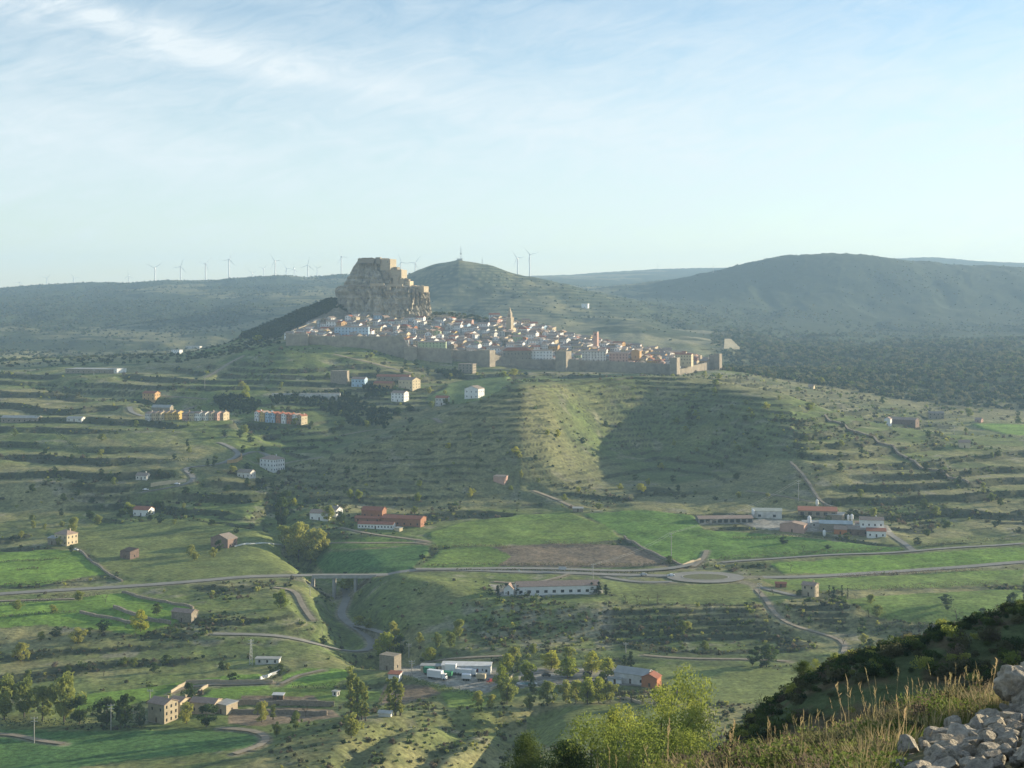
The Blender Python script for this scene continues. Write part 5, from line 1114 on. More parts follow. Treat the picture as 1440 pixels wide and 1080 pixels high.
# garden walls near the lower left farm and dry-stone walls by the fields
def stone_wall(label, pts, h=1.2, m=PALES, ymin=500, th=.5, nm='stone_wall'):
    q = [hit(u, v, GZ, ymin) for u, v in pts]; mb = MB()
    for a, b in zip(q[:-1], q[1:]):
        n = max(1, int(math.hypot(b[0]-a[0], b[1]-a[1]) / 3)); d_ = Vector((b[0]-a[0], b[1]-a[1], 0)).normalized(); w_ = Vector((-d_.y, d_.x, 0)) * th/2
        for i in range(n):
            p0 = Vector((a[0]+(b[0]-a[0])*i/n, a[1]+(b[1]-a[1])*i/n, 0)); p1 = Vector((a[0]+(b[0]-a[0])*(i+1)/n, a[1]+(b[1]-a[1])*(i+1)/n, 0))
            z0_, z1_ = float(height(GZ, p0.x, p0.y)), float(height(GZ, p1.x, p1.y)); hh = h * rnd.uniform(.85, 1.12); k = len(mb.V)
            for p_, z_ in ((p0, z0_), (p1, z1_)):
                mb.V += [tuple(p_ - w_ + Vector((0, 0, z_-.5))), tuple(p_ + w_ + Vector((0, 0, z_-.5))), tuple(p_ + w_ + Vector((0, 0, z_+hh))), tuple(p_ - w_ + Vector((0, 0, z_+hh)))]
            mb.F += [(k, k+4, k+7, k+3), (k+3, k+7, k+6, k+2), (k+1, k+2, k+6, k+5), (k, k+3, k+2, k+1), (k+4, k+5, k+6, k+7)]
    o = ob(nm, mb.mesh(nm, m)); tag(o, label, 'wall'); return o
stone_wall('pale wall curving along the lane above the lower left farm', [(240,976),(262,962),(290,961),(350,961),(384,961)], 1.6, ymin=540)
stone_wall('white wall inside the green plot behind the farm wing', [(260,982),(278,976),(292,966)], 1.4, ymin=540)
stone_wall('short white wall beside the bright green garden', [(366,956),(382,950),(398,943)], 1.3, WHITE, 560)
stone_wall('long retaining wall below the vegetable garden', [(330,992),(400,992),(470,993)], 2.2, STONE, 540)
stone_wall('second retaining wall under the brown strip', [(325,1003),(400,1004),(460,1006)], 1.8, STONE, 520)
stone_wall('dry stone wall running down right of the meadow to the road', [(112,775),(128,790),(150,806),(172,818)], 1.2, STONE, 720, 1.0)
stone_wall('dry stone wall between the ploughed field and green meadow', [(878,756),(900,770),(930,785),(960,797)], 1.4, STONE, 760, 1.2)
stone_wall('pale wall along the entrance track above the roundabout', [(960,796),(975,791),(985,788)], 1.5, CREAM, 760)
stone_wall('wall along the top edge of the green field by the round tree', [(172,834),(200,842),(235,848),(272,857)], 1.4, STONE, 640, 1)
stone_wall('rough wall across the lower left green field', [(113,862),(140,868),(165,872),(186,878)], 1.3, STONE, 640, 1.2)
stone_wall('upper rough wall across the lower left green field', [(160,855),(190,866),(215,874),(240,878)], 1.6, STONE, 640, 1.2)
stone_wall('pale row of garden walls beside the dark pink barn', [(330,769),(360,765),(395,766)], .8, WHITE, 760)
stone_wall('low wall bounding the campsite meadow', [(868,983),(885,985),(902,991)], 1.2, PALES, 560)
stone_wall('white wall round the works yard front', [(690,970),(712,962),(722,950)], 1.0, CREAM, 580)
stone_wall('bank wall with stones beside the winding road', [(212,684),(240,680),(262,677)], 2.2, CREAM, 980, .8)
stone_wall('curved retaining wall under the hairpin road', [(320,652),(332,650),(340,646),(339,641)], 2.4, OCHRE, 980, .8)
stone_wall('dark field wall dropping across the right hillside', [(1160,585),(1190,602),(1215,612),(1260,635),(1290,655),(1330,668),(1362,680)], 1.8, STONE, 1000, 2.0)
stone_wall('dark field wall left of the terrace fields', [(1112,652),(1128,668),(1140,685),(1150,702),(1170,715)], 1.8, STONE, 960, 2.0)
# campsite paths, pool and pitches
for i, pts in enumerate([((725,965),(760,962),(800,958),(850,962),(905,964)), ((740,948),(780,944),(830,944),(880,940)), ((735,955),(790,952),(850,953))]):
    q = np.array([hit(u, v, GZ, 580)[:2] for u, v in pts]); qq = np.stack([np.interp(np.linspace(0, len(q)-1, 30), np.arange(len(q)), q[:, k]) for k in (0, 1)], 1); ribbon('campsite_path', qq, height(GZ, qq[:, 0], qq[:, 1]), 3.2, GRAVEL, .18 + .02*i)
q = P(741, 962, 590); pt_ = thing('swimming_pool', 'pale rimmed round swimming pool at the campsite', 'pool', q)
o = ring('pool_rim', 0, 0, .35, 3.2, 2.4, 4.6, 3.6, OFFW); o.parent = pt_; del o['kind']; m = MB(); m.V = [(3.2*math.cos(a_*math.pi/16), 2.4*math.sin(a_*math.pi/16), .3) for a_ in range(32)]; m.F = [tuple(range(32))]; ob('water', m.mesh('water', mat('pool_water', (0.1, 0.22, 0.24), None, 1, .1)), pt_)

q = P(791, 804, 740); t_ = thing('road_sign', 'wide pale direction sign on two posts between the two roads', 'road sign', q, R(-8))
ob('sign_panel', MB().box(-2.2, 2.2, -.05, .05, 1.2, 3.0).mesh('sign_panel', METAL), t_)
for x in (-1.5, 1.5): ob('post', MB().tube((x, .12, -.4), (x, .12, 3.0), .07, .07, 6).mesh('post', METAL), t_)
q = P(730, 808, 740); t_ = thing('road_sign', 'small round white road sign beside the main road', 'road sign', q, R(-8))
ob('sign_panel', MB().tube((0, -.05, 2.3), (0, .05, 2.3), .55, .55, 14).mesh('sign_panel', TURB), t_); ob('post', MB().tube((0, .1, -.4), (0, .1, 2.8), .05, .05, 6).mesh('post', METAL), t_)
# ------------------------------------------------------------------ trees
nrs = np.random.RandomState(5)
def leaf_cloud(centers, radii, per, size, seed, flat=.8, hang=0.0, tri=False):
    """many small leaf sprays spread through clumps: (n, 4 corners) arrays"""
    rs = np.random.RandomState(seed); V = []; 
    for (cx, cy_, cz), rr in zip(centers, radii):
        n = int(per * rs.uniform(.7, 1.3)); d = rs.normal(size=(n, 3)); d /= np.linalg.norm(d, axis=1)[:, None]; r = rr * rs.uniform(.45, 1.0, n) ** .6
        c = np.array([cx, cy_, cz]) + d * r[:, None] * np.array([1, 1, flat])
        a = rs.normal(size=(n, 3)); a /= np.linalg.norm(a, axis=1)[:, None]; b = np.cross(a, rs.normal(size=(n, 3))); b /= np.linalg.norm(b, axis=1)[:, None]
        s = size * rs.uniform(.5, 1.25, n)[:, None]
        if tri: V.append(np.stack([c - a*s, c + a*s*.6 + b*s*.7, c + a*s*.4 - b*s*.8], 1))
        else: V.append(np.stack([c - a*s, c - b*s*.55, c + a*s, c + b*s*.55], 1))
    V = np.concatenate(V); k = V.shape[1]; F_ = np.arange(len(V) * k).reshape(-1, k)
    return V.reshape(-1, 3), F_
def mesh_np(name, V, F_, m):
    me = bpy.data.meshes.new(name); me.vertices.add(len(V)); me.vertices.foreach_set('co', V.astype(np.float32).ravel())
    k = F_.shape[1]; me.loops.add(F_.size); me.loops.foreach_set('vertex_index', F_.astype(np.int32).ravel()); me.polygons.add(len(F_)); me.polygons.foreach_set('loop_start', (np.arange(len(F_)) * k).astype(np.int32))
    me.materials.append(m); me.update(calc_edges=True); return me
def crown_clumps(rs, n, W, H, z0, shape='round'):
    C_ = []; R_ = []
    for i in range(n):
        t_ = rs.uniform(0, 1)
        if shape == 'round': prof = math.sin(math.pi * min(1, .12 + t_ * .86)) ** .6
        elif shape == 'poplar': prof = (min(1, t_ * 5 + .3)) * (1 - t_ * .55)
        else: prof = 1.02 - t_
        a_ = rs.uniform(0, 2*math.pi); r_ = W/2 * prof * rs.uniform(.15, .95) * rs.uniform(.75, 1.15)
        C_.append((r_*math.cos(a_), r_*math.sin(a_), z0 + H * t_)); R_.append(W * (.15 if shape != 'poplar' else .2) * rs.uniform(.6, 1.3))
    return C_, R_
def trunk_mesh(rs, H, z0, W, seed, limbs=5, r=.03):
    m = MB(); m.tube((0, 0, -.06*H), (0, 0, z0 + H*.25), r*H, r*H*.62, 7); m.tube((0, 0, z0 + H*.25), (rs.uniform(-.03, .03)*H, 0, z0 + H*.7), r*H*.62, r*H*.2, 6)
    for i in range(limbs):
        a_ = 2*math.pi*(i + rs.uniform(0, .6))/limbs; z_ = z0 + H * rs.uniform(-.02, .35); L_ = W * rs.uniform(.25, .42)
        p0 = Vector((0, 0, z_)); p1 = p0 + Vector((math.cos(a_)*L_*.6, math.sin(a_)*L_*.6, L_*.55)); p2 = p1 + Vector((math.cos(a_+.4)*L_*.5, math.sin(a_+.4)*L_*.5, L_*.6))
        m.tube(p0, p1, r*H*.4, r*H*.24, 5); m.tube(p1, p2, r*H*.24, r*H*.08, 4)
    return m.mesh('trunk', BARK)
def bare_mesh(rs, H, m_):
    m = MB()
    def br(p, d, L_, r, dep):
        q = p + d * L_; m.tube(p, q, r, r*.62, 5 if dep < 2 else 3)
        if dep >= 4: return
        for k in range(3 if dep < 3 else 4):
            nd = (d + Vector(rs.normal(size=3)) * .48 + Vector((0, 0, .12))).normalized(); br(q if k else p + d*L_*.75, nd, L_*rs.uniform(.58, .8), r*.6, dep+1)
    br(Vector((0, 0, -.1)), Vector((0, 0, 1)), H*.28, H*.022, 0); return m.mesh('branches', m_)
# tree kinds are modelled 1 unit = 1 m at 10 m tall, then scaled
KIND = {}
def make_kind(key, mat_, W, z0, n, per, size, shape, nvar=3, hi=1.0, limbs=5):
    KIND[key] = []
    for v in range(nvar):
        rs = np.random.RandomState(hash_(key) + v); C_, R_ = crown_clumps(rs, n, W, 10 - z0 - .5, z0 + .4, shape)
        V, F_ = leaf_cloud(C_, R_, per, size, hash_(key) * 3 + v); KIND[key].append((trunk_mesh(rs, 10 - z0, z0, W, v, limbs), mesh_np('crown', V, F_, mat_), None))
def hash_(s): return sum(ord(c) * (i + 3) for i, c in enumerate(s)) % 9973
make_kind('pale', LPALE, 9, 1.6, 34, 85, .42, 'round'); make_kind('yellow', LYEL, 9.5, 1.4, 36, 85, .42, 'round'); make_kind('mid', LMID, 9, 1.4, 34, 85, .42, 'round')
make_kind('dark', LDARK, 8.5, .8, 34, 80, .30, 'round', 2); make_kind('poplar', LPALE, 2.3, .8, 42, 40, .26, 'poplar', 3); make_kind('conifer', LDARK, 4.2, .4, 40, 50, .26, 'cone', 3)
make_kind('cypress', LDARK, 2.2, .2, 26, 50, .2, 'poplar', 1); make_kind('bigyellow', LNEAR, 9.5, 1.2, 80, 90, .13, 'round', 3, limbs=9); make_kind('bigmid', LMID, 9, 1.4, 110, 150, .12, 'round', 2, limbs=8)
KIND['bare'] = [(None, None, bare_mesh(np.random.RandomState(40 + v), 10, LTWIG)) for v in range(3)]
def tree(kind, u, v, hpx, label, ymin=440, group=None, wide=1.0, Y=None, name=None, z=None):
    if Y is None: q = P(u, v, ymin)
    else: q = Vector((wx(u, Y), Y, float(height(GZ, wx(u, Y), Y)) if z is None else z))
    h = hpx / F * q.y; s = h / 10; wide *= 1.0 if kind.startswith('big') else 1.12; tr, cr_, br = rnd.choice(KIND[kind])
    nm = name or {'poplar': 'poplar_tree', 'conifer': 'conifer_tree', 'cypress': 'cypress_tree', 'bare': 'bare_tree', 'dark': 'evergreen_tree'}.get(kind, 'leafy_tree')
    t_ = thing(nm, label, 'tree', (q.x, q.y, q.z - .1), rnd.uniform(0, 6.28), group); t_.scale = (s*wide, s*wide, s)
    if br is not None: ob('branches', br, t_)
    else: ob('trunk', tr, t_); ob('crown', cr_, t_)
    return t_
T_L = [
 ('yellow',198,888,28,'round yellow-green tree alone at the edge of the bright green field',1.0,620), ('yellow',395,855,25,'round yellow-green tree below the road near the bridge',.95,620), ('yellow',487,830,20,'yellow-green tree standing over the bridge end',1.3,700),
 ('yellow',548,933,38,'big round yellow-green tree beside the roofless pale house',1.0,600), ('yellow',540,920,30,'paler tree just behind the big round tree by the roofless house',.9,620), ('mid',563,922,28,'grey green tree right of the big round tree',.7,620),
 ('pale',553,897,22,'small tree on the ravine floor above the big round tree',.9,640), ('yellow',603,931,20,'low round yellow tree at the left end of the works yard',1.0,600), ('pale',646,898,26,'round tree on the shaded bank above the works hall',.8,640),
 ('pale',615,912,22,'left of two thin trees above the works yard',.7,640), ('pale',633,911,22,'right of two thin trees above the works yard',.8,640), ('pale',590,905,16,'small shrub-like tree in the shaded hollow',.8,640),
 ('pale',420,790,54,'tall pale leafed tree, left one of the big clump by the deep green field',.75,720), ('pale',437,792,46,'large round tree in front of the clump by the deep green field',.9,700), ('pale',400,770,30,'leftmost smaller tree of the big clump beside the field',.9,760),
 ('pale',451,776,30,'right rear tree of the big clump beside the green field',.9,760), ('mid',395,740,38,'tall dark-footed tree standing behind the big clump',.7,800), ('mid',402,715,24,'tree on the gully edge above the big clump',1.0,860), ('dark',396,738,22,'dark round evergreen under the gully trees',.9,850),
 ('pale',462,733,22,'young leafy tree in front of the white cottage',.9,850), ('mid',478,735,16,'small tree right of the white cottage with chimney',.9,850), ('yellow',414,712,11,'small pale tree in the shade above the cottage',.9,900),
 ('yellow',492,700,12,'first of three little trees in the shade behind the farm',.9,960), ('yellow',504,702,13,'middle of three little trees in the shade behind the farm',.9,960), ('yellow',588,705,12,'little yellow tree on the shaded hill foot',1.0,960), ('pale',583,722,10,'low tree above the long brick barn',1.0,960), ('yellow',661,700,13,'narrow pale tree beside the lower hill track',.6,960),
 ('pale',733,673,12,'small dark tree next to the stone field hut',.5,960), ('yellow',794,704,9,'little round tree by the field track',1.0,940), ('pale',842,716,8,'pair-like low tree at the shelter corner',2.2,940),
 ('yellow',902,692,12,'light tree on the shoulder right of the spur',1.1,940), ('mid',942,792,10,'little bush-like tree beside the field corner pole',1.2,760), ('dark',1102,764,9,'dark round bush by the farm bank',2.0,800), ('bare',1130,776,14,'bare twiggy tree in the field below the right farm',1.0,800),
 ('bare',1112,804,18,'bare forked tree in the bright green strip',.8,740), ('bare',880,848,18,'first bare tree of the row above the terraces',1.1,730), ('bare',896,848,17,'second bare tree of the row above the terraces',1.0,730), ('bare',912,848,16,'third bare tree of the row above the terraces',1.0,730), ('bare',924,848,17,'fourth bare tree of the row above the terraces',1.2,730),
 ('bare',1016,846,8,'tiny bare tree on the terrace rim',1.0,730), ('bare',1068,840,17,'bare tree left of the red roofed shed',.9,730), ('bare',1087,838,17,'bare tree just under the red roofed shed',.9,730), ('mid',1124,838,9,'dark bush left of the stone cottage',1.2,700),
 ('cypress',1166,838,16,'left cypress beside the stone cottage',1.0,700), ('cypress',1184,840,18,'tall cypress right of the stone cottage',1.0,700), ('cypress',1192,840,14,'rightmost cypress beside the stone cottage',1.0,700), ('conifer',1172,842,18,'dark conifer between the cypresses',1.2,700),
 ('pale',960,890,17,'bright green bush-like tree on the third terrace edge',.9,640), ('pale',991,914,13,'small bright tree on the lowest dark terrace',1.1,640), ('mid',1058,936,22,'left of the two trees standing by the meadow track',.8,600), ('mid',1078,938,30,'dark green round tree on the meadow rim casting a long shadow',1.0,600), ('pale',965,884,10,'low tree above the bright green terrace bush',2.2,660),
 ('mid',1425,860,26,'leafy tree at the right edge above the near slope',.7,640), ('bare',1345,870,22,'greyish bare tree behind the near slope',1.2,620), ('bare',1280,905,26,'broad greyish bare tree low on the right',1.4,580), ('bare',1255,880,18,'twiggy tree beside the little ruin',1.3,620), ('pale',1215,905,14,'pale shrub tree by the dirt bend',1.0,600), ('dark',1330,850,14,'dark rounded tree in the right green field',1.6,640), ('mid',1382,870,14,'small tree in the shaded hollow at right',1.2,640),
 ('poplar',515,985,20,'slim young tree on the lawn',.8,560),
 ('pale',1210,700,12,'pair tree left, below the long terrace wall',.9,960), ('pale',1228,728,14,'leafy tree behind the white farmhouse',1.0,930), ('mid',1300,714,12,'round tree on the right terrace bank',1.0,900), ('pale',1317,726,14,'paler round tree next to the bank tree',1.0,900), ('dark',1290,766,10,'dark bush beside the farm road',1.6,860), ('poplar',1383,694,16,'pale poplar-like tree on the far right terrace',2.0,960), ('mid',1213,880,11,'low tree left of the small ruin',1.1,620), ('dark',1164,772,6,'dark shrub on the farm bank',2.0,820),
 ('conifer',832,835,16,'leftmost conifer right of the long white hall',1.6,700), ('conifer',842,836,18,'middle conifer right of the long white hall',1.6,700), ('conifer',852,836,15,'rightmost conifer right of the long white hall',1.6,700), ('conifer',700,838,15,'left dark conifer at the hedge garden',1.5,700), ('conifer',712,836,16,'tall dark conifer behind the white gable',1.5,700), ('conifer',728,836,13,'dark conifer between gable and hall',1.6,700), ('bare',742,840,16,'grey leafless tree leaning against the white hall',1.2,700),
 ('mid',266,992,30,'tree at the lower left farm wing front',.7,480), ('pale',262,1018,30,'small round tree before the farm annex',.8,480), ('mid',290,1022,30,'green bushy tree before the farm wing',1.1,480), ('mid',150,1020,36,'bushy green tree left of the stone farmhouse',1.0,480), ('mid',176,1022,44,'taller green tree at the left wall of the farmhouse',.7,480), ('dark',196,1022,32,'dark evergreen touching the farmhouse wall',.7,480), ('bare',170,1026,14,'small grey bush tree under the pale pole',1.3,460),
 ('pale',90,1015,66,'large pale tree at the left hedge, biggest of them',.75,480), ('pale',60,1012,46,'round pale tree left of the largest hedge tree',.9,480), ('pale',34,1008,52,'tall pale tree second from the left edge',.8,480), ('pale',6,1012,60,'pale tree cut by the left picture edge',.8,480), ('mid',112,1018,36,'lower tree right of the largest hedge tree',.9,480),
 ('poplar',494,1008,72,'leftmost tall poplar of the group in the gardens',1.0,540), ('poplar',502,1010,58,'second tall poplar of the garden group',1.0,540), ('poplar',509,1012,54,'third poplar of the garden group with bare stem',.9,540), ('poplar',514,1014,50,'rightmost slim poplar of the garden group',.9,540),
 ('poplar',548,1004,50,'left poplar in front of the red roofed shed',1.1,540), ('poplar',556,1006,54,'middle poplar in front of the red roofed shed',1.1,540), ('poplar',563,1006,46,'right poplar in front of the red roofed shed',1.1,540),
 ('pale',494,1038,34,'bushy tree at the foot of the tall poplars',.9,500), ('pale',416,1026,26,'thin pale tree below the brown plot',.7,500), ('bare',430,1008,22,'bare tree on the garden terrace',1.0,520), ('pale',368,1016,28,'pale tree left of the curved track',.8,500), ('pale',389,1036,20,'small pale tree at the curved track end',.7,480), ('poplar',384,1012,22,'slim tree by the lower wall',1.6,500), ('mid',395,950,16,'leafy tree by the lane junction',1.0,580), ('pale',320,942,10,'small tree on the left stony slope',1.0,600),
 ('yellow',705,968,32,'narrow yellow-green hedge tree, front one at the yard edge',.7,580), ('yellow',712,950,30,'narrow yellow-green tree, rear one at the yard edge',.7,600), ('pale',672,995,22,'left tree in the row below the campsite',.9,560), ('pale',692,997,20,'second tree in the row below the campsite',.8,560), ('pale',713,990,36,'big round tree in the row below the campsite',.85,560), ('pale',745,998,22,'small tree below the campsite pool',.8,560), ('pale',770,992,34,'round tree right of the small pool tree',.8,560), ('dark',750,975,22,'dark round evergreen beside the pool',.9,580),
 ('yellow',740,958,28,'round tree just above the pool',1.0,600), ('yellow',775,942,26,'yellow-green tree at the upper campsite path',1.2,620), ('yellow',798,955,30,'brightest round tree in the middle of the campsite',1.1,600), ('yellow',832,946,28,'yellow-green tree in the upper middle campsite',1.1,620), ('yellow',854,955,28,'round tree left of the reception house',1.0,600), ('pale',825,960,14,'small tree between the campsite crowns',1.0,600), ('mid',846,962,14,'grey green shrubby tree near the wash house',1.3,590), ('conifer',878,946,26,'slim conifer behind the wash house',.9,610), ('conifer',887,938,22,'dark conifer behind the reception house',1.6,620), ('pale',800,930,20,'tree at the back of the campsite below the rocks',1.1,640), ('pale',722,932,22,'leafy tree at the back left campsite corner',1.0,640), ('poplar',728,945,24,'slim grey tree between the campsite trees',1.5,620), ('pale',750,920,14,'low tree at the foot of the rocky bank',1.0,640),
 ('pale',796,988,30,'left tree of the thick row above the meadow',.9,560), ('pale',810,989,32,'second tree of the thick row above the meadow',.8,560), ('yellow',826,990,36,'brightest tree of the thick row above the meadow',.85,560), ('yellow',842,989,34,'fourth tree of the thick row above the meadow',.8,560), ('pale',858,987,28,'fifth tree of the thick row above the meadow',.9,560), ('bare',872,988,30,'leafless tree in the thick row above the meadow',1.0,560), ('bare',888,988,28,'second leafless tree in the thick row above the meadow',1.0,560), ('bare',904,990,28,'third leafless tree of the row, before the red framed house',1.0,560), ('bare',920,992,26,'fourth leafless tree of the row, right of the red framed house',1.0,560), ('pale',936,992,26,'pale tree at the right end of the thick row',1.0,560),
 ('dark',100,776,10,'dark bush beside the cream farmhouse door',1.0,760), ('pale',83,768,13,'leafy tree hiding the front of the cream farmhouse',.8,760), ('pale',104,752,24,'tree standing behind the cream farmhouse',.8,800), ('pale',268,782,16,'left pale tree in the meadow before the pink barn',1.0,760), ('pale',274,788,12,'low tree in the meadow before the pink barn',1.2,740), ('pale',300,784,14,'small tree right in front of the pink barn',.9,760), ('mid',308,776,16,'dark tree at the gable of the pink barn',.7,780),
 ('yellow',181,722,15,'yellow-green tree left of the red roofed farmhouse',1.1,880), ('mid',170,728,13,'dark green tree by the shed left of the farmhouse',1.1,880), ('dark',212,732,14,'dark evergreen right below the red roofed farmhouse',1.2,860), ('dark',225,736,13,'second dark evergreen below the red roofed farmhouse',1.2,860), ('pale',138,738,14,'pale tree left of the blue sheds',1.0,860), ('dark',142,668,9,'dark shrub left among the upper terraces',1.4,980), ('dark',155,676,10,'dark shrub below the upper terrace shrub',1.4,980),
 ('yellow',346,560,17,'tall pale tree in front of the long concrete block',.8,1200), ('conifer',246,588,10,'dark conifer in front of the cream terrace',1.5,1150), ('pale',415,598,10,'green tree before the many-coloured terrace',1.4,1150), ('dark',310,568,12,'dark round tree mass beside the junction',1.6,1200), ('conifer',292,656,11,'dark conifer at the hairpin',1.5,1000), ('conifer',300,656,9,'small conifer at the hairpin',1.5,1000), ('conifer',326,660,9,'conifer left of the white block house',1.5,1000), ('dark',348,660,9,'dark bush left of the white block house',1.6,1000), ('dark',369,635,8,'dark round bush above the white block house',1.4,1040),
 ('pale',24,858,14,'bushy tree between the left green fields',1.3,660), ('pale',110,905,22,'pale hedge tree under the left green field',1.2,600), ('dark',80,895,14,'dark shrub tree in the hollow under the field',1.5,610), ('dark',145,888,16,'dark tree at the bottom corner of the green field',1.5,610), ('pale',30,930,26,'pale tree at the left edge above the hedge',1.0,580), ('bare',328,832,16,'bare tree below the road bend',1.1,660), ('bare',382,830,12,'bare tree by the bridge track',1.2,680), ('dark',455,906,12,'dark tree on the track slope left of the ravine',1.2,620), ('pale',505,880,14,'pale shrub tree by the ravine road',1.3,640), ('pale',518,884,14,'second shrub tree by the ravine road',1.3,640), ('bare',500,1000,16,'bare shrub at the poplar feet',1.4,540),
 ('dark',627,530,10,'dark pine left of the hotel outside the walls',1.6,1480), ('conifer',640,530,14,'tall conifer in front of the hotel',1.5,1480), ('conifer',648,531,12,'conifer at the left corner of the hotel',1.5,1480), ('yellow',722,528,9,'bright green tree under the long red roofed hall',1.6,1480), ('yellow',708,530,8,'lower bright tree left of the one under the hall',1.8,1480), ('dark',665,441,8,'dark round tree above the school building',2.0,1780), ('mid',345,474,8,'bright tree at the parking left of the walls',1.6,1500), ('yellow',362,480,9,'yellow tree at the parking left of the walls',1.6,1500),
]
for kd, u, v, hp, lb, wd, ym in T_L: tree(kd, u, v, hp, lb, ym, None, wd)
# trees scattered one by one over the terraces, grouped by the slope they stand on
REG = [('the shaded hill face', (430, 1100), (570, 700), 46, ('pale', 'yellow', 'mid'), (6, 11), 1010), ('the left terraces', (0, 370), (600, 760), 44, ('mid', 'pale', 'dark'), (7, 12), 860), ('the right terraces', (1120, 1440), (560, 760), 34, ('mid', 'pale', 'dark'), (7, 13), 880),
       ('the valley slopes at left', (0, 420), (830, 960), 22, ('bare', 'pale', 'mid'), (10, 16), 580), ('the slope under the town', (300, 640), (500, 600), 40, ('mid', 'dark', 'pale'), (5, 9), 1200), ('the hollow at right', (1180, 1430), (840, 930), 16, ('bare', 'mid', 'pale'), (11, 18), 580), ('the spur below the last town tower', (960, 1200), (520, 600), 24, ('pale', 'mid', 'yellow'), (5, 9), 1200)]
for nm, (ua, ub2), (va, vb2), n, kds, (ha, hb2), ym in REG:
    P_ = sorted((rnd.uniform(ua, ub2), rnd.uniform(va, vb2)) for _ in range(n)); j = 0
    for u, v in P_:
        q = P(u, v, ym); j += 1; kd = rnd.choice(kds)
        tree(kd, u, v, rnd.uniform(ha, hb2), f"small {({'pale':'pale green','yellow':'yellow-green','mid':'green','dark':'dark','bare':'leafless'})[kd]} tree on {nm}, {ordn(j)} from the left", ym, 'trees on ' + nm, rnd.uniform(.8, 1.4))
# big near trees standing on the hillside below the viewpoint
near_t = [('bigyellow',930,150,205,'large yellow-green leafy tree right in the near clump',.95,112),('bigyellow',880,150,160,'leafy yellow-green tree filling the middle of the near clump',1.0,108),('bigyellow',832,150,150,'leafy yellow-green tree at the left of the near clump',1.0,104),('bigyellow',975,150,190,'yellow-green tree at the right back of the near clump',.7,116),
 ('bigyellow',905,150,120,'low yellow-green tree in front of the near clump',1.1,98),('bigyellow',960,150,110,'low leafy tree at the front right of the near clump',1.0,100),('bigmid',742,150,125,'rounded green tree left of the dark near bush',.9,110),('bigmid',800,150,90,'dark green bush tree at the picture bottom',1.2,104),('bigmid',862,150,190,'dark topped tree poking out of the pale near clump',.45,118)]
for kd, u, _, hp, lb, wd, Yt in near_t:
    g = float(height(GZ, wx(u, Yt), Yt)); vt = {930:972,880:996,832:1012,975:992,905:1018,960:1030,742:1036,800:1048,862:1004}[u]
    h = wz(vt, Yt) - g; tree(kd, u, 0, h * F / Yt, lb, wide=wd * 8.5 / h * (.86 if kd == 'bigyellow' else .6), Y=Yt)
g = 168.; zg = float(height(GZ, wx(970, g), g)); tree('bigyellow', 970, 0, (wz(946, g) - zg) * F / g, 'tall round crowned tree with visible dark limbs behind the near clump', wide=.62, Y=g)
g = 126.; zg = float(height(GZ, wx(1073, g), g)); tree('bare', 1073, 0, (wz(962, g) - zg) * F / g, 'bare budding tree standing alone over the near slope', wide=.8, Y=g)
g = 128.; zg = float(height(GZ, wx(1146, g), g)); tree('bigyellow', 1146, 0, (wz(927, g) - zg) * F / g, 'yellow-green tree on the crest of the near shaded slope', wide=1.0, Y=g)
g = 128.; zg = float(height(GZ, wx(1176, g), g)); tree('bigyellow', 1176, 0, 26, 'small yellow-green tree right of the crest tree', wide=1.0, Y=g)
g = 126.; tree('bigmid', 1130, 0, 36, 'dark leafy tree low on the crest left of the yellow-green one', wide=1.0, Y=g)

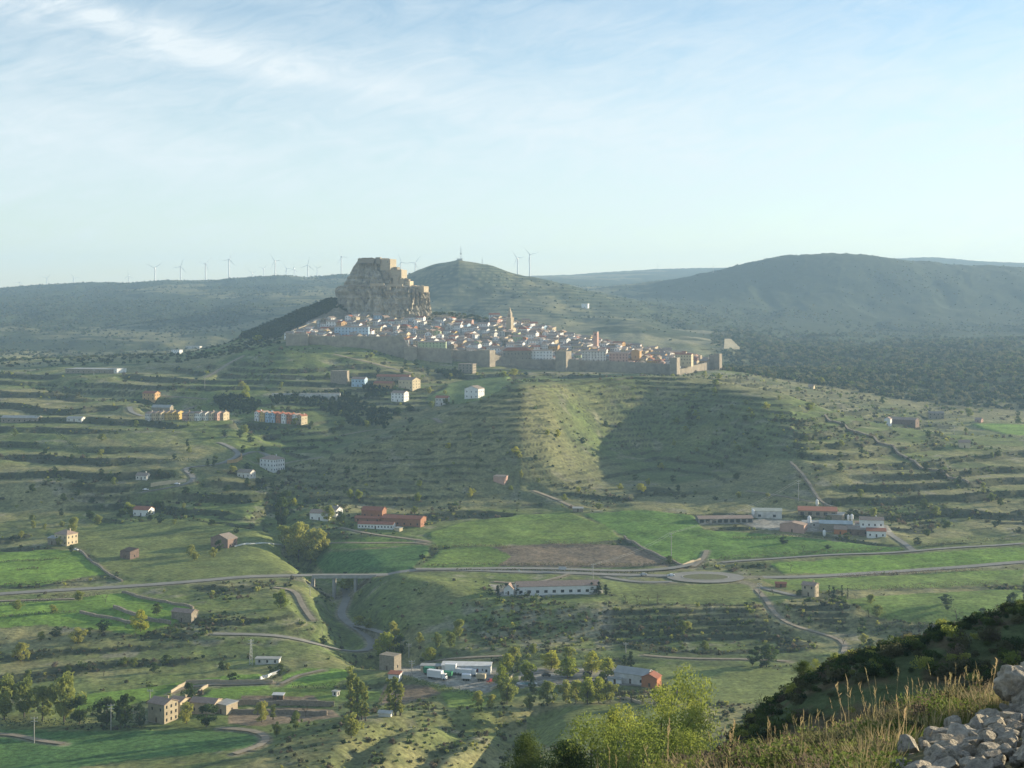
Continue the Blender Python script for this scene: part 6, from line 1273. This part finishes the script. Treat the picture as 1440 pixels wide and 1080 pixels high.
# ------------------------------------------------------------------ scrub, woods and grass: nobody could count these
def bush_mesh(name, m_, seed, W=1.0, H=.8, n=7, per=8, size=.22):
    rs = np.random.RandomState(seed); C_ = [(rs.uniform(-.32, .32)*W, rs.uniform(-.32, .32)*W, H*rs.uniform(.2, .65)) for _ in range(n)]
    V, F_ = leaf_cloud(C_, [W*rs.uniform(.18, .3) for _ in C_], per, size, seed + 9); V[:, 2] = np.maximum(V[:, 2], -.05); return mesh_np(name, V, F_, m_)
def scatter(name, pts, sc_, idx, protos, label, kind='stuff'):
    me_ = bpy.data.meshes.new(name); me_.vertices.add(len(pts)); me_.vertices.foreach_set('co', np.asarray(pts, np.float32).ravel())
    for an, dt, arr in (('sc', 'FLOAT', sc_), ('rz', 'FLOAT', nrs.uniform(0, 6.28, len(pts))), ('pid', 'INT', idx)):
        a_ = me_.attributes.new(an, dt, 'POINT'); a_.data.foreach_set('value', np.asarray(arr, np.float32 if dt == 'FLOAT' else np.int32))
    o = bpy.data.objects.new(name, me_); C.objects.link(o); o['kind'] = kind; o['label'] = label
    ng = bpy.data.node_groups.new(name, 'GeometryNodeTree'); ng.interface.new_socket('Geometry', in_out='INPUT', socket_type='NodeSocketGeometry'); ng.interface.new_socket('Geometry', in_out='OUTPUT', socket_type='NodeSocketGeometry')
    gi = ng.nodes.new('NodeGroupInput'); go = ng.nodes.new('NodeGroupOutput'); jn = ng.nodes.new('GeometryNodeJoinGeometry')
    def na(nm, dt):
        n = ng.nodes.new('GeometryNodeInputNamedAttribute'); n.data_type = dt; n.inputs['Name'].default_value = nm; return n.outputs['Attribute']
    A, B, D = na('sc', 'FLOAT'), na('rz', 'FLOAT'), na('pid', 'INT'); cx = ng.nodes.new('ShaderNodeCombineXYZ'); ng.links.new(B, cx.inputs[2])
    for k, pm in enumerate(protos):
        po = bpy.data.objects.new(name + '_source', pm); oi = ng.nodes.new('GeometryNodeObjectInfo'); oi.inputs['Object'].default_value = po; oi.inputs['As Instance'].default_value = True
        cmp_ = ng.nodes.new('FunctionNodeCompare'); cmp_.data_type = 'INT'; cmp_.operation = 'EQUAL'; ng.links.new(D, cmp_.inputs[2]); cmp_.inputs[3].default_value = k
        ip = ng.nodes.new('GeometryNodeInstanceOnPoints'); ng.links.new(gi.outputs[0], ip.inputs['Points']); ng.links.new(cmp_.outputs[0], ip.inputs['Selection']); ng.links.new(oi.outputs['Geometry'], ip.inputs['Instance'])
        ng.links.new(cx.outputs[0], ip.inputs['Rotation']); ng.links.new(A, ip.inputs['Scale']); ng.links.new(ip.outputs[0], jn.inputs[0])
    ng.links.new(jn.outputs[0], go.inputs[0]); md = o.modifiers.new('scatter', 'NODES'); md.node_group = ng; return o
BM = [bush_mesh('bush', LOLIVE, 1), bush_mesh('bush', LOLIVE, 2), bush_mesh('bush', LDARK, 3), bush_mesh('bush', LMID, 4), bush_mesh('bush', LPALE, 5), bush_mesh('bush', LTWIG, 6)]
BF = [bush_mesh('far_bush', LDARK, 11, 1, .8, 5, 6, .3), bush_mesh('far_bush', LOLIVE, 12, 1, .8, 5, 6, .3), bush_mesh('far_bush', LMID, 13, 1, .8, 5, 6, .3)]
CF = [bush_mesh('pine', LDARK, 14, 1, 1.7, 8, 8, .3), bush_mesh('pine', LDARK, 15, 1, 1.9, 8, 8, .3)]
def visible_filter(X, Y, Z):
    u = 720 + F * X / Y; return (u > -120) & (u < 1560)
# middle distance scrub, thicker on terrace risers and slopes, none on fields and roads
n = 150000; yy = np.exp(nrs.uniform(np.log(440), np.log(1640), n)); uu_ = nrs.uniform(-110, 1550, n); xx = (uu_ - 720) / F * yy
def samp(arr, X, Y):
    fr = np.interp(Y, Ys[ra:rb_], np.arange(rb_ - ra)); fc = np.interp(X / (Y + 12.0), Sc, Sidx); return arr[np.round(fr).astype(int), np.round(fc).astype(int)]
ris = samp((riser * tmask), xx, yy); fld = samp(fieldmask, xx, yy); rdd = samp(roadd, xx, yy)
zz = height(GZ, xx, yy); slope = np.abs(height(GZ, xx, yy + 6) - height(GZ, xx, yy - 6)) / 12
vv_ = HZ - F * zz / yy
dens = .02 + .7 * ris + .35 * sst(.15, .45, slope) + .95 * sst(.22, .45, fbm(xx, yy, 55, 4, 201)) - .2 * sst(.1, .5, fbm(xx, yy, 140, 3, 203))
dens += .35 * ((vv_ > 848) & (vv_ < 915) & (uu_ > 650) & (uu_ < 1150)) + .3 * ((yy < 600) & (yy > 440) & (uu_ > 380)) + .25 * ((uu_ > 1180) & (yy < 720)) + .25 * ((vv_ < 600) & (uu_ > 900))
dens *= 1 - .55 * ((uu_ > 430) & (uu_ < 1110) & (yy > 1020) & (yy < 1400))
dens *= (1 - fld) * (rdd > 1.5); dens[(samp(town.astype(float), xx, yy) > .5)] = 0
bl_ = np.zeros(n, bool)
for o_ in list(C.objects):
    if o_.get('category') in ('house', 'barn', 'building', 'hall', 'apartments', 'shed', 'stable', 'factory', 'garage', 'lorry', 'container', 'car', 'pool', 'hut', 'ruin', 'farm'):
        bl_ |= (np.abs(xx - o_.location.x) < 9) & (np.abs(yy - o_.location.y) < 7)
dens *= np.hypot(xx - rbc[0], yy - rbc[1]) > 26
keep = (nrs.uniform(0, 1, n) < dens * .45 * (1 - .35 * sst(900, 1500, yy))) & ~bl_
sz = np.clip(np.exp(nrs.normal(.28, .42, n)), .5, 3.4) * np.interp(yy, [440, 900, 1500], [.85, 1.15, 1.6])
dk = fbm(xx, yy, 50, 3, 211) + .5 * ris; r_ = nrs.uniform(0, 1, n)
idx = np.where(r_ < .45, (r_ * 4.4).astype(int) % 2, np.where(r_ < .50 + .2 * dk, 2, np.where(r_ < .74, 3, np.where(r_ < .86, 4, 5))))
k = keep; print('scrub', k.sum()); scatter('scrub', np.stack([xx, yy, zz - .05], 1)[k], sz[k], idx[k], BM, 'low scrub and bushes covering the banks and slopes')
# far woods on the hills behind and to the right
n = 90000; yy = np.exp(nrs.uniform(np.log(1640), np.log(5050), n)); uu_ = nrs.uniform(-110, 1550, n); xx = (uu_ - 720) / F * yy; zz = height(GZ, xx, yy); vv_ = HZ - F * zz / yy
w_ = fbm(xx, yy, 240, 4, 111) + .35 * fbm(xx, yy, 60, 3, 221)
dens = .04 + .6 * sst(-.1, .3, w_) + .5 * ((uu_ > 1000) & (yy < 2900)) + .1 * (uu_ < 350)
dens[(uu_ > 590) & (uu_ < 900) & (yy < 3700)] *= .22
dens[(yy < 1900) & (uu_ > 395) & (uu_ < 1015)] = 0; dens[(yy < 1900) & (yy > 1785) & (uu_ > 470) & (uu_ < 700)] = .8; dens[(uu_ > 880) & (uu_ < 1000) & (yy < 2900)] *= .2
rp = (uu_ > 1020) & (yy < 3100); dens[rp] += .35 * sst(-.3, .2, fbm(xx, yy, 90, 3, 231))[rp]
keep = nrs.uniform(0, 1, n) < dens * .8
sz = nrs.uniform(2.0, 5.0, n) * np.where(rp, 1.5, 1) * np.interp(yy, [1640, 2400, 5000], [1, 1.2, 1.2]); idx = nrs.choice([0, 0, 0, 1, 1, 2], n); k = keep; print('far wood', k.sum())
scatter('distant_woods', np.stack([xx, yy, zz - .3], 1)[k], sz[k], idx[k], BF, 'far woods and scrub on the hills behind the town')
# pine forest on the slope left of the crag, hedge-like pine belts
def in_patch(n, poly, ymin, ymax, jit=0):
    us = [p[0] for p in poly]; vs_ = [p[1] for p in poly]; y = nrs.uniform(ymin, ymax, n); u = nrs.uniform(min(us), max(us), n); x = (u - 720) / F * y; z = height(GZ, x, y); v = HZ - F * z / y
    k = inside(u, v, poly); return np.stack([x, y, z - .3], 1)[k]
pf = np.concatenate([in_patch(26000, ((335,474),(365,461),(400,444),(440,424),(468,407),(480,418),(474,428),(462,440),(440,449),(410,464),(395,474),(360,478)), 1690, 1900), in_patch(5000, ((165,505),(200,497),(235,496),(250,500),(230,508),(180,512)), 1500, 1850)])
scatter('pine_forest', pf[:2600], nrs.uniform(3.2, 5.2, len(pf[:2600])), nrs.choice(2, len(pf[:2600])), CF, 'dense dark pine forest on the slope left of the crag')
pb = np.concatenate([in_patch(9000, ((378,560),(400,556),(478,552),(510,560),(500,575),(440,572),(385,568)), 1180, 1420)[:330], in_patch(6000, ((505,535),(530,530),(548,545),(540,560),(515,560)), 1200, 1450)[:120], in_patch(6000, ((300,560),(345,556),(370,570),(350,584),(310,580)), 1180, 1420)[:200], in_patch(6000, ((612,524),(640,520),(650,530),(630,536)), 1480, 1640)[:60], in_patch(6000, ((450,575),(500,565),(560,580),(545,600),(500,600)), 1150, 1400)[:240]])
scatter('pine_belts', pb, nrs.uniform(2.0, 3.6, len(pb)), nrs.choice(2, len(pb)), CF, 'dark belts of young pines below the town')
# hedges: each a thing of its own
def hedge(label, pts, h=1.6, w_=1.6, m_=LDARK, ymin=500, step=1.1, nm='hedge'):
    q = [hit(u, v, GZ, ymin) for u, v in pts]; C_ = []; R_ = []
    for a, b in zip(q[:-1], q[1:]):
        n = max(1, int(math.hypot(b[0]-a[0], b[1]-a[1]) / step))
        for i in range(n):
            x = a[0]+(b[0]-a[0])*(i+rnd.random())/n; y = a[1]+(b[1]-a[1])*(i+rnd.random())/n + rnd.uniform(-.4, .4); C_.append((x, y, float(height(GZ, x, y)) + h*rnd.uniform(.25, .7))); R_.append(w_*.5*rnd.uniform(.7, 1.35))
    V, F_ = leaf_cloud(C_, R_, 16, .34, int(pts[0][0]) + 3, 1.0); o = ob(nm, mesh_np(nm, V, F_, m_)); tag(o, label, 'hedge')
hedge('dark hedge along the field edge above the road at left', [(0,824),(60,820),(100,818),(170,814)], 1.4, 2, LOLIVE, 700); hedge('twiggy hedge along the green field below the left road', [(0,852),(60,846),(100,840),(140,838)], 1.6, 2.2, LTWIG, 640)
hedge('dark hedge across the upper left bright field', [(0,791),(40,789),(85,786)], 1.0, 1.4, LOLIVE, 740); hedge('short hedge in the upper left bright field', [(22,802),(50,799),(55,800)], 1.0, 1.4, LOLIVE, 740); hedge('dark hedge crossing the lower left field to the stone wall', [(0,869),(60,863),(106,861)], 1.2, 1.6, LOLIVE, 640)
hedge('tall dark hedge along the foot of the lower left trees', [(0,1022),(60,1020),(120,1022),(150,1020)], 3.2, 3.2, LDARK, 470); hedge('hedge line right of the pole at the lower left field', [(150,1024),(180,1024),(205,1024)], 1.0, 1.4, LOLIVE, 460)
hedge('dark hedge under the clump between two green fields', [(395,788),(415,797),(432,802),(440,806)], 2.0, 2.4, LDARK, 700); hedge('long hedge above the ploughed field', [(605,770),(640,769),(665,768),(720,771)], 1.6, 2.0, LOLIVE, 760); hedge('bushy strip between the green meadow and ploughed field', [(765,765),(800,766),(845,765)], 1.8, 2.6, LOLIVE, 780)
hedge('hedge bank along the upper road left of the roundabout', [(600,796),(700,794),(800,795),(900,796),(955,793)], 1.6, 1.8, LOLIVE, 740); hedge('hedge between the two roads', [(640,802),(720,802),(800,804),(870,806),(920,806)], 1.0, 1.2, LOLIVE, 760)
hedge('hedge bank above the right lane', [(1010,787),(1080,783),(1150,778),(1240,774)], 2.0, 2.4, LOLIVE, 780); hedge('dark hedge above the lane at the far right', [(1295,770),(1340,765),(1400,761),(1440,758)], 2.2, 2.4, LOLIVE, 800); hedge('twiggy hedge along the lower side of the right road', [(1180,812),(1240,809),(1300,806),(1380,802)], 1.6, 2.2, LTWIG, 720)
hedge('clipped dark hedge round the garden left of the white hall', [(697,832),(712,828),(726,828),(734,830)], 3.4, 2.0, LDARK, 720, .8); hedge('dark hedge in front of the white hall end', [(718,840),(728,841),(738,840)], 1.8, 1.4, LDARK, 700, .7); hedge('thick dark hedge at the foot of the right terraces', [(1190,827),(1250,830),(1330,826),(1405,823)], 2.6, 3, LOLIVE, 700); hedge('bushy hedge behind the right hollow field', [(1240,880),(1280,884),(1340,876)], 1.8, 2.4, LOLIVE, 620)
hedge('dark bank hedge under the yard running down right', [(572,956),(610,968),(650,975),(690,984),(705,988)], 2.0, 2.4, LMID, 560); hedge('hedge behind the gardens below the lane', [(410,968),(450,968),(490,968)], 1.8, 2.2, LMID, 560); hedge('vertical green hedge right of the bright plot', [(535,990),(540,980),(545,970)], 1.4, 1.4, LMID, 560)
hedge('dark hedge along the hairpin wall at upper left', [(228,650),(250,648),(278,650)], 2.6, 3.0, LDARK, 1000); hedge('dark hedge in front of the row houses garden', [(320,592),(345,596),(358,594)], 1.8, 2.2, LDARK, 1150); hedge('bushy gully line below the white block house', [(382,672),(384,690),(388,704),(392,720)], 2.8, 4, LDARK, 960); hedge('dark gully hedge beside the left meadow', [(70,605),(95,622),(110,635),(125,645)], 1.8, 3, LDARK, 1000)
hedge('thick dark bush bank on the right farm bank', [(1030,757),(1080,757),(1150,756),(1190,757)], 1.6, 1.8, LOLIVE, 820); hedge('row of small bushes along the campsite top edge', [(690,930),(760,926),(830,926),(880,930)], 1.8, 2, LMID, 620)
# ------------------------------------------------------------------ foreground: near slope bushes, grass bank, stones
n = 5200; u_ = nrs.uniform(880, 1600, n); y_ = nrs.uniform(86, 135, n); x_ = (u_ - 720) / F * y_; z_ = height(GZ, x_, y_)
k = nrs.uniform(0, 1, n) < .25 + .6 * fbm(x_, y_, 6, 3, 301) + .1 * (y_ > 112)
BN = [bush_mesh('near_bush', LDARK, 31, 1, .8, 12, 40, .07), bush_mesh('near_bush', LOLIVE, 32, 1, .8, 12, 40, .07), bush_mesh('near_bush', LMID, 33, 1, .8, 12, 40, .07), bush_mesh('near_bush', LPALE, 34, 1, .9, 12, 34, .07), bush_mesh('near_bush', LTWIG, 35, 1, .8, 10, 34, .06)]
scatter('near_slope_scrub', np.stack([x_, y_, z_], 1)[k], np.clip(np.exp(nrs.normal(-.15, .45, n)), .3, 1.6)[k], nrs.choice(5, n, p=[.26, .34, .2, .1, .1])[k], BN, 'low dark scrub covering the near shaded slope')
def tuft(name, m_, seed, nb=46, L_=.30, spread=.12, lean=.5, wd=.0035, seedhead=False):
    rs = np.random.RandomState(seed); V = []; F_ = []
    for i in range(nb):
        a_ = rs.uniform(0, 6.28); r0 = spread * rs.uniform(0, 1) ** .6; b = np.array([r0*math.cos(a_), r0*math.sin(a_), -.02]); h = L_ * rs.uniform(.45, 1.15); ln = lean * rs.uniform(.2, 1.2)
        dr = np.array([math.cos(a_ + rs.uniform(-.8, .8)), math.sin(a_ + rs.uniform(-.8, .8)), 0]); sd = np.array([-dr[1], dr[0], 0]) * wd * rs.uniform(.7, 1.3)
        p1 = b + np.array([0, 0, h*.5]) + dr*ln*h*.22; p2 = b + np.array([0, 0, h]) + dr*ln*h*.8; n0 = len(V); V += [b - sd, b + sd, p1 + sd*.8, p1 - sd*.8, p2 + sd*.2, p2 - sd*.2]; F_ += [(n0, n0+1, n0+2, n0+3), (n0+3, n0+2, n0+4, n0+5)]
        if seedhead:
            for q in range(5):
                c = p1 + (p2 - p1) * (.62 + .08*q); e = rs.normal(size=3)*.012; n0 = len(V); V += [c, c + sd*2.4 + np.array([0, 0, .012]), c + np.array([0, 0, .035]) + e, c - sd*2.4 + np.array([0, 0, .012])]; F_.append((n0, n0+1, n0+2, n0+3))
    return mesh_np(name, np.array(V), np.array(F_), m_)
TF = [tuft('tuft', LGRASS, 1, 60, .10, .13, .9), tuft('tuft', LGRASS, 2, 60, .075, .15, 1.1), tuft('tuft', LSTRAW, 3, 40, .13, .11, .9, .0028), tuft('tuft', LSTRAW, 4, 26, .19, .09, .7, .0024), tuft('stalk', LSTRAW, 5, 3, .56, .05, .3, .002, True), tuft('stalk', LSTRAW, 6, 3, .36, .08, .5, .002, True)]
n = 9000; y_ = nrs.uniform(6.0, 17, n); u_ = nrs.uniform(660, 1620, n); x_ = (u_ - 720) / F * y_; z_ = height(GZ, x_, y_)
# the stone heap covers the lower right
def heap_side(u, y): return u > np.interp(y, [6, 8, 9.4, 10.4, 11.2, 12], [1215, 1235, 1300, 1400, 1480, 1700])
dr_ = fbm(x_, y_, 1.3, 3, 311); k = ~heap_side(u_ - 8, y_) & (nrs.uniform(0, 1, n) < np.clip((u_ - 880) / 260, .04, .9))
rr = nrs.uniform(0, 1, n); crest = np.exp(-((y_ - 11.8) / 1.3) ** 2)
idx = np.where(rr < .36 + .5*dr_, 0, np.where(rr < .62 + .4*dr_, 1, np.where(rr < .86, 2, 3))); idx = np.where((nrs.uniform(0, 1, n) < .012 + .03*crest), np.where(nrs.uniform(0, 1, n) < .5, 4, 5), idx)
scatter('grass', np.stack([x_, y_, z_ - .01], 1)[k], nrs.uniform(.6, 1.15, n)[k], idx[k], TF, 'dry straw and green grass on the near bank')
st = [(1203,1052,.75),(1248,1040,.7),(1236,1046,.62),(1225,1052,.5),(1290,1030,.5),(1310,1040,.42),(1130,1062,.5),(1080,1072,.5),(1340,1015,.42),(1190,1056,.55),(1020,1078,.6),(940,1080,.7),(870,1085,.7),(850,1086,.55),(1385,1000,.4)]
P_ = []
for u, v, s in st:
    y = 11.2; x = wx(u, y); P_.append((x, y, float(height(GZ, x, y))))
scatter('tall_grass_stalks', P_, [s / .5 for *_, s in st], [4 + i % 2 for i in range(len(st))], TF, 'tall dry grass stalks rising from the near bank')
CU = [bush_mesh('cushion', LOLIVE, 41, 1, .6, 14, 70, .035), bush_mesh('cushion', LGRASS, 42, 1, .55, 14, 70, .035), bush_mesh('cushion', LTWIG, 43, 1, .5, 12, 60, .035)]
n = 420; y_ = nrs.uniform(6.5, 13, n); u_ = nrs.uniform(860, 1560, n); k = ~heap_side(u_, y_); x_ = (u_ - 720) / F * y_; z_ = height(GZ, x_, y_)
scatter('dwarf_shrubs', np.stack([x_, y_, z_ - .03], 1)[k], nrs.uniform(.14, .42, n)[k], nrs.choice(3, n)[k], CU, 'low cushion shrubs among the near grass')
# stones of the collapsed wall: every stone a piece
import bmesh
def stone_mesh(seed, sub=3, sharp=.28):
    bm = bmesh.new(); bmesh.ops.create_icosphere(bm, subdivisions=sub, radius=1); rs = np.random.RandomState(seed); co_ = np.array([v.co for v in bm.verts])
    pl = rs.normal(size=(15, 3)); pl /= np.linalg.norm(pl, axis=1)[:, None]; dd = rs.uniform(.45, .82, 15)
    for p_, d_ in zip(pl, dd):
        k_ = co_ @ p_; ex = np.maximum(k_ - d_, 0); co_ -= p_ * (ex * 1.0)[:, None]
    nz = fbm(co_[:, 0]*2 + 9, co_[:, 1]*2 + co_[:, 2]*1.7, 1, 4, seed)*.06 + fbm(co_[:, 0]*6, co_[:, 1]*6 + co_[:, 2]*5, 1, 3, seed+3)*.035; co_ *= (1 + nz)[:, None]
    for v, c_ in zip(bm.verts, co_): v.co = c_
    me_ = bpy.data.meshes.new('stone'); bm.to_mesh(me_); bm.free(); me_.materials.append(ROCK); me_.polygons.foreach_set('use_smooth', [sub > 3]*len(me_.polygons)); return me_
SM = [stone_mesh(60 + i) for i in range(9)]
hp_ = thing('stone_heap', 'heap of pale weathered limestone blocks at the lower right corner', 'stone heap', (0, 0, 0))
rr_ = random.Random(11); placed = []
def put_stone(u, v, y, w_, hr=.6, dr=.8, rot=None, lift=0.0):
    o = ob('stone', rr_.choice(SM), hp_, (wx(u, y), y, wz(v, y) + lift)); o.scale = (w_, w_*dr, w_*hr); o.rotation_euler = (rr_.uniform(-.3, .3), rr_.uniform(-.3, .3), rr_.uniform(0, 6.28) if rot is None else rot)
# the larger stones as the photograph shows them: (u, v centre, depth, half width px, height ratio)
for u, v, y, hw, hr in ((1358,1040,8.6,48,.62),(1330,1068,7.9,42,.7),(1284,1062,8.3,17,.7),(1308,1048,8.8,24,.6),(1400,1006,9.6,30,.45),(1420,1025,9.0,40,.6),(1405,1052,8.3,24,.75),(1432,1060,8.0,26,.7),(1312,1038,9.2,20,.5),(1268,1076,7.8,24,.6),(1385,1074,7.6,28,.6),(1342,1026,9.4,18,.5),(1420,1078,7.5,22,.6),
        (1366,1022,9.5,16,.55),(1382,1036,9.0,22,.6),(1296,1078,7.7,18,.6),(1360,1066,7.9,18,.7),(1395,1066,7.9,14,.7),(1438,1040,8.6,22,.7),(1326,1050,8.4,14,.7),(1290,1040,9.3,14,.5),(1378,1056,8.2,12,.7),(1352,1078,7.5,14,.6),(1250,1082,7.7,14,.5),(1440,1002,9.8,24,.5),(1414,994,10.2,16,.5)):
    put_stone(u, v + 4, y, hw / F * y * .98, hr, .85)
for i in range(300):
    y = rr_.uniform(6.4, 10.6); lo = float(np.interp(y, [6, 8, 9.4, 10.4, 11.2], [1230, 1262, 1318, 1420, 1480])); u = rr_.uniform(lo, 1640); x = wx(u, y); z = float(height(GZ, x, y))
    o = ob('stone', rr_.choice(SM), hp_, (x, y, z + .03)); w_ = rr_.uniform(.03, .11); o.scale = (w_, w_*.85, w_*.65); o.rotation_euler = (rr_.uniform(-.5, .5), rr_.uniform(-.5, .5), rr_.uniform(0, 6.28))
for u, v, s in ((1178,1078,9),(1190,1074,7),(1200,1072,6),(1205,1080,8),(1170,1082,6),(1215,1078,5)):
    put_stone(u, v, 8.2, s / F * 8.2, .6)
bd = thing('limestone_boulder', 'tall pitted limestone boulder at the right picture edge above the stone heap', 'boulder', (0, 0, 0))
def blob(u, v, y, hw, hh, seed, name='rock_lobe'):
    me_ = stone_mesh(seed, 5); co_ = np.zeros(len(me_.vertices)*3); me_.vertices.foreach_get('co', co_); co_ = co_.reshape(-1, 3)
    nz = fbm(co_[:, 0]*3 + co_[:, 2]*2.2, co_[:, 1]*3 + co_[:, 2], 1, 5, seed+5)*.34; co_ *= (1 + nz)[:, None]; me_.vertices.foreach_set('co', co_.ravel()); me_.update()
    o = ob(name, me_, bd, (wx(u, y), y, wz(v, y))); o.scale = (hw/F*y, hw/F*y*.9, hh/F*y); return o
blob(1446, 962, 9.9, 44, 44, 90); blob(1416, 950, 10.0, 15, 17, 91); blob(1450, 985, 9.8, 32, 46, 92); blob(1412, 968, 10.05, 13, 20, 93); blob(1470, 940, 10.2, 42, 34, 94); blob(1500, 975, 10.2, 60, 60, 95)
# ------------------------------------------------------------------ haze
hb = MB().box(-7200, 7200, -400, 9700, float(GZ.min()) - 1.2, 285)
hm = bpy.data.materials.new('hazy_air'); hm.use_nodes = True; t = hm.node_tree; t.nodes.clear()
o_ = t.nodes.new('ShaderNodeOutputMaterial'); pv = t.nodes.new('ShaderNodeVolumePrincipled')
pv.inputs['Color'].default_value = (0.49, 0.73, 1.0, 1); pv.inputs['Density'].default_value = 0.98e-4; pv.inputs['Anisotropy'].default_value = 0.08
t.links.new(pv.outputs[0], o_.inputs['Volume'])
hz = ob('haze', hb.mesh('haze', hm)); hz['kind'] = 'stuff'; hz['label'] = 'pale blue evening haze filling the valley air'
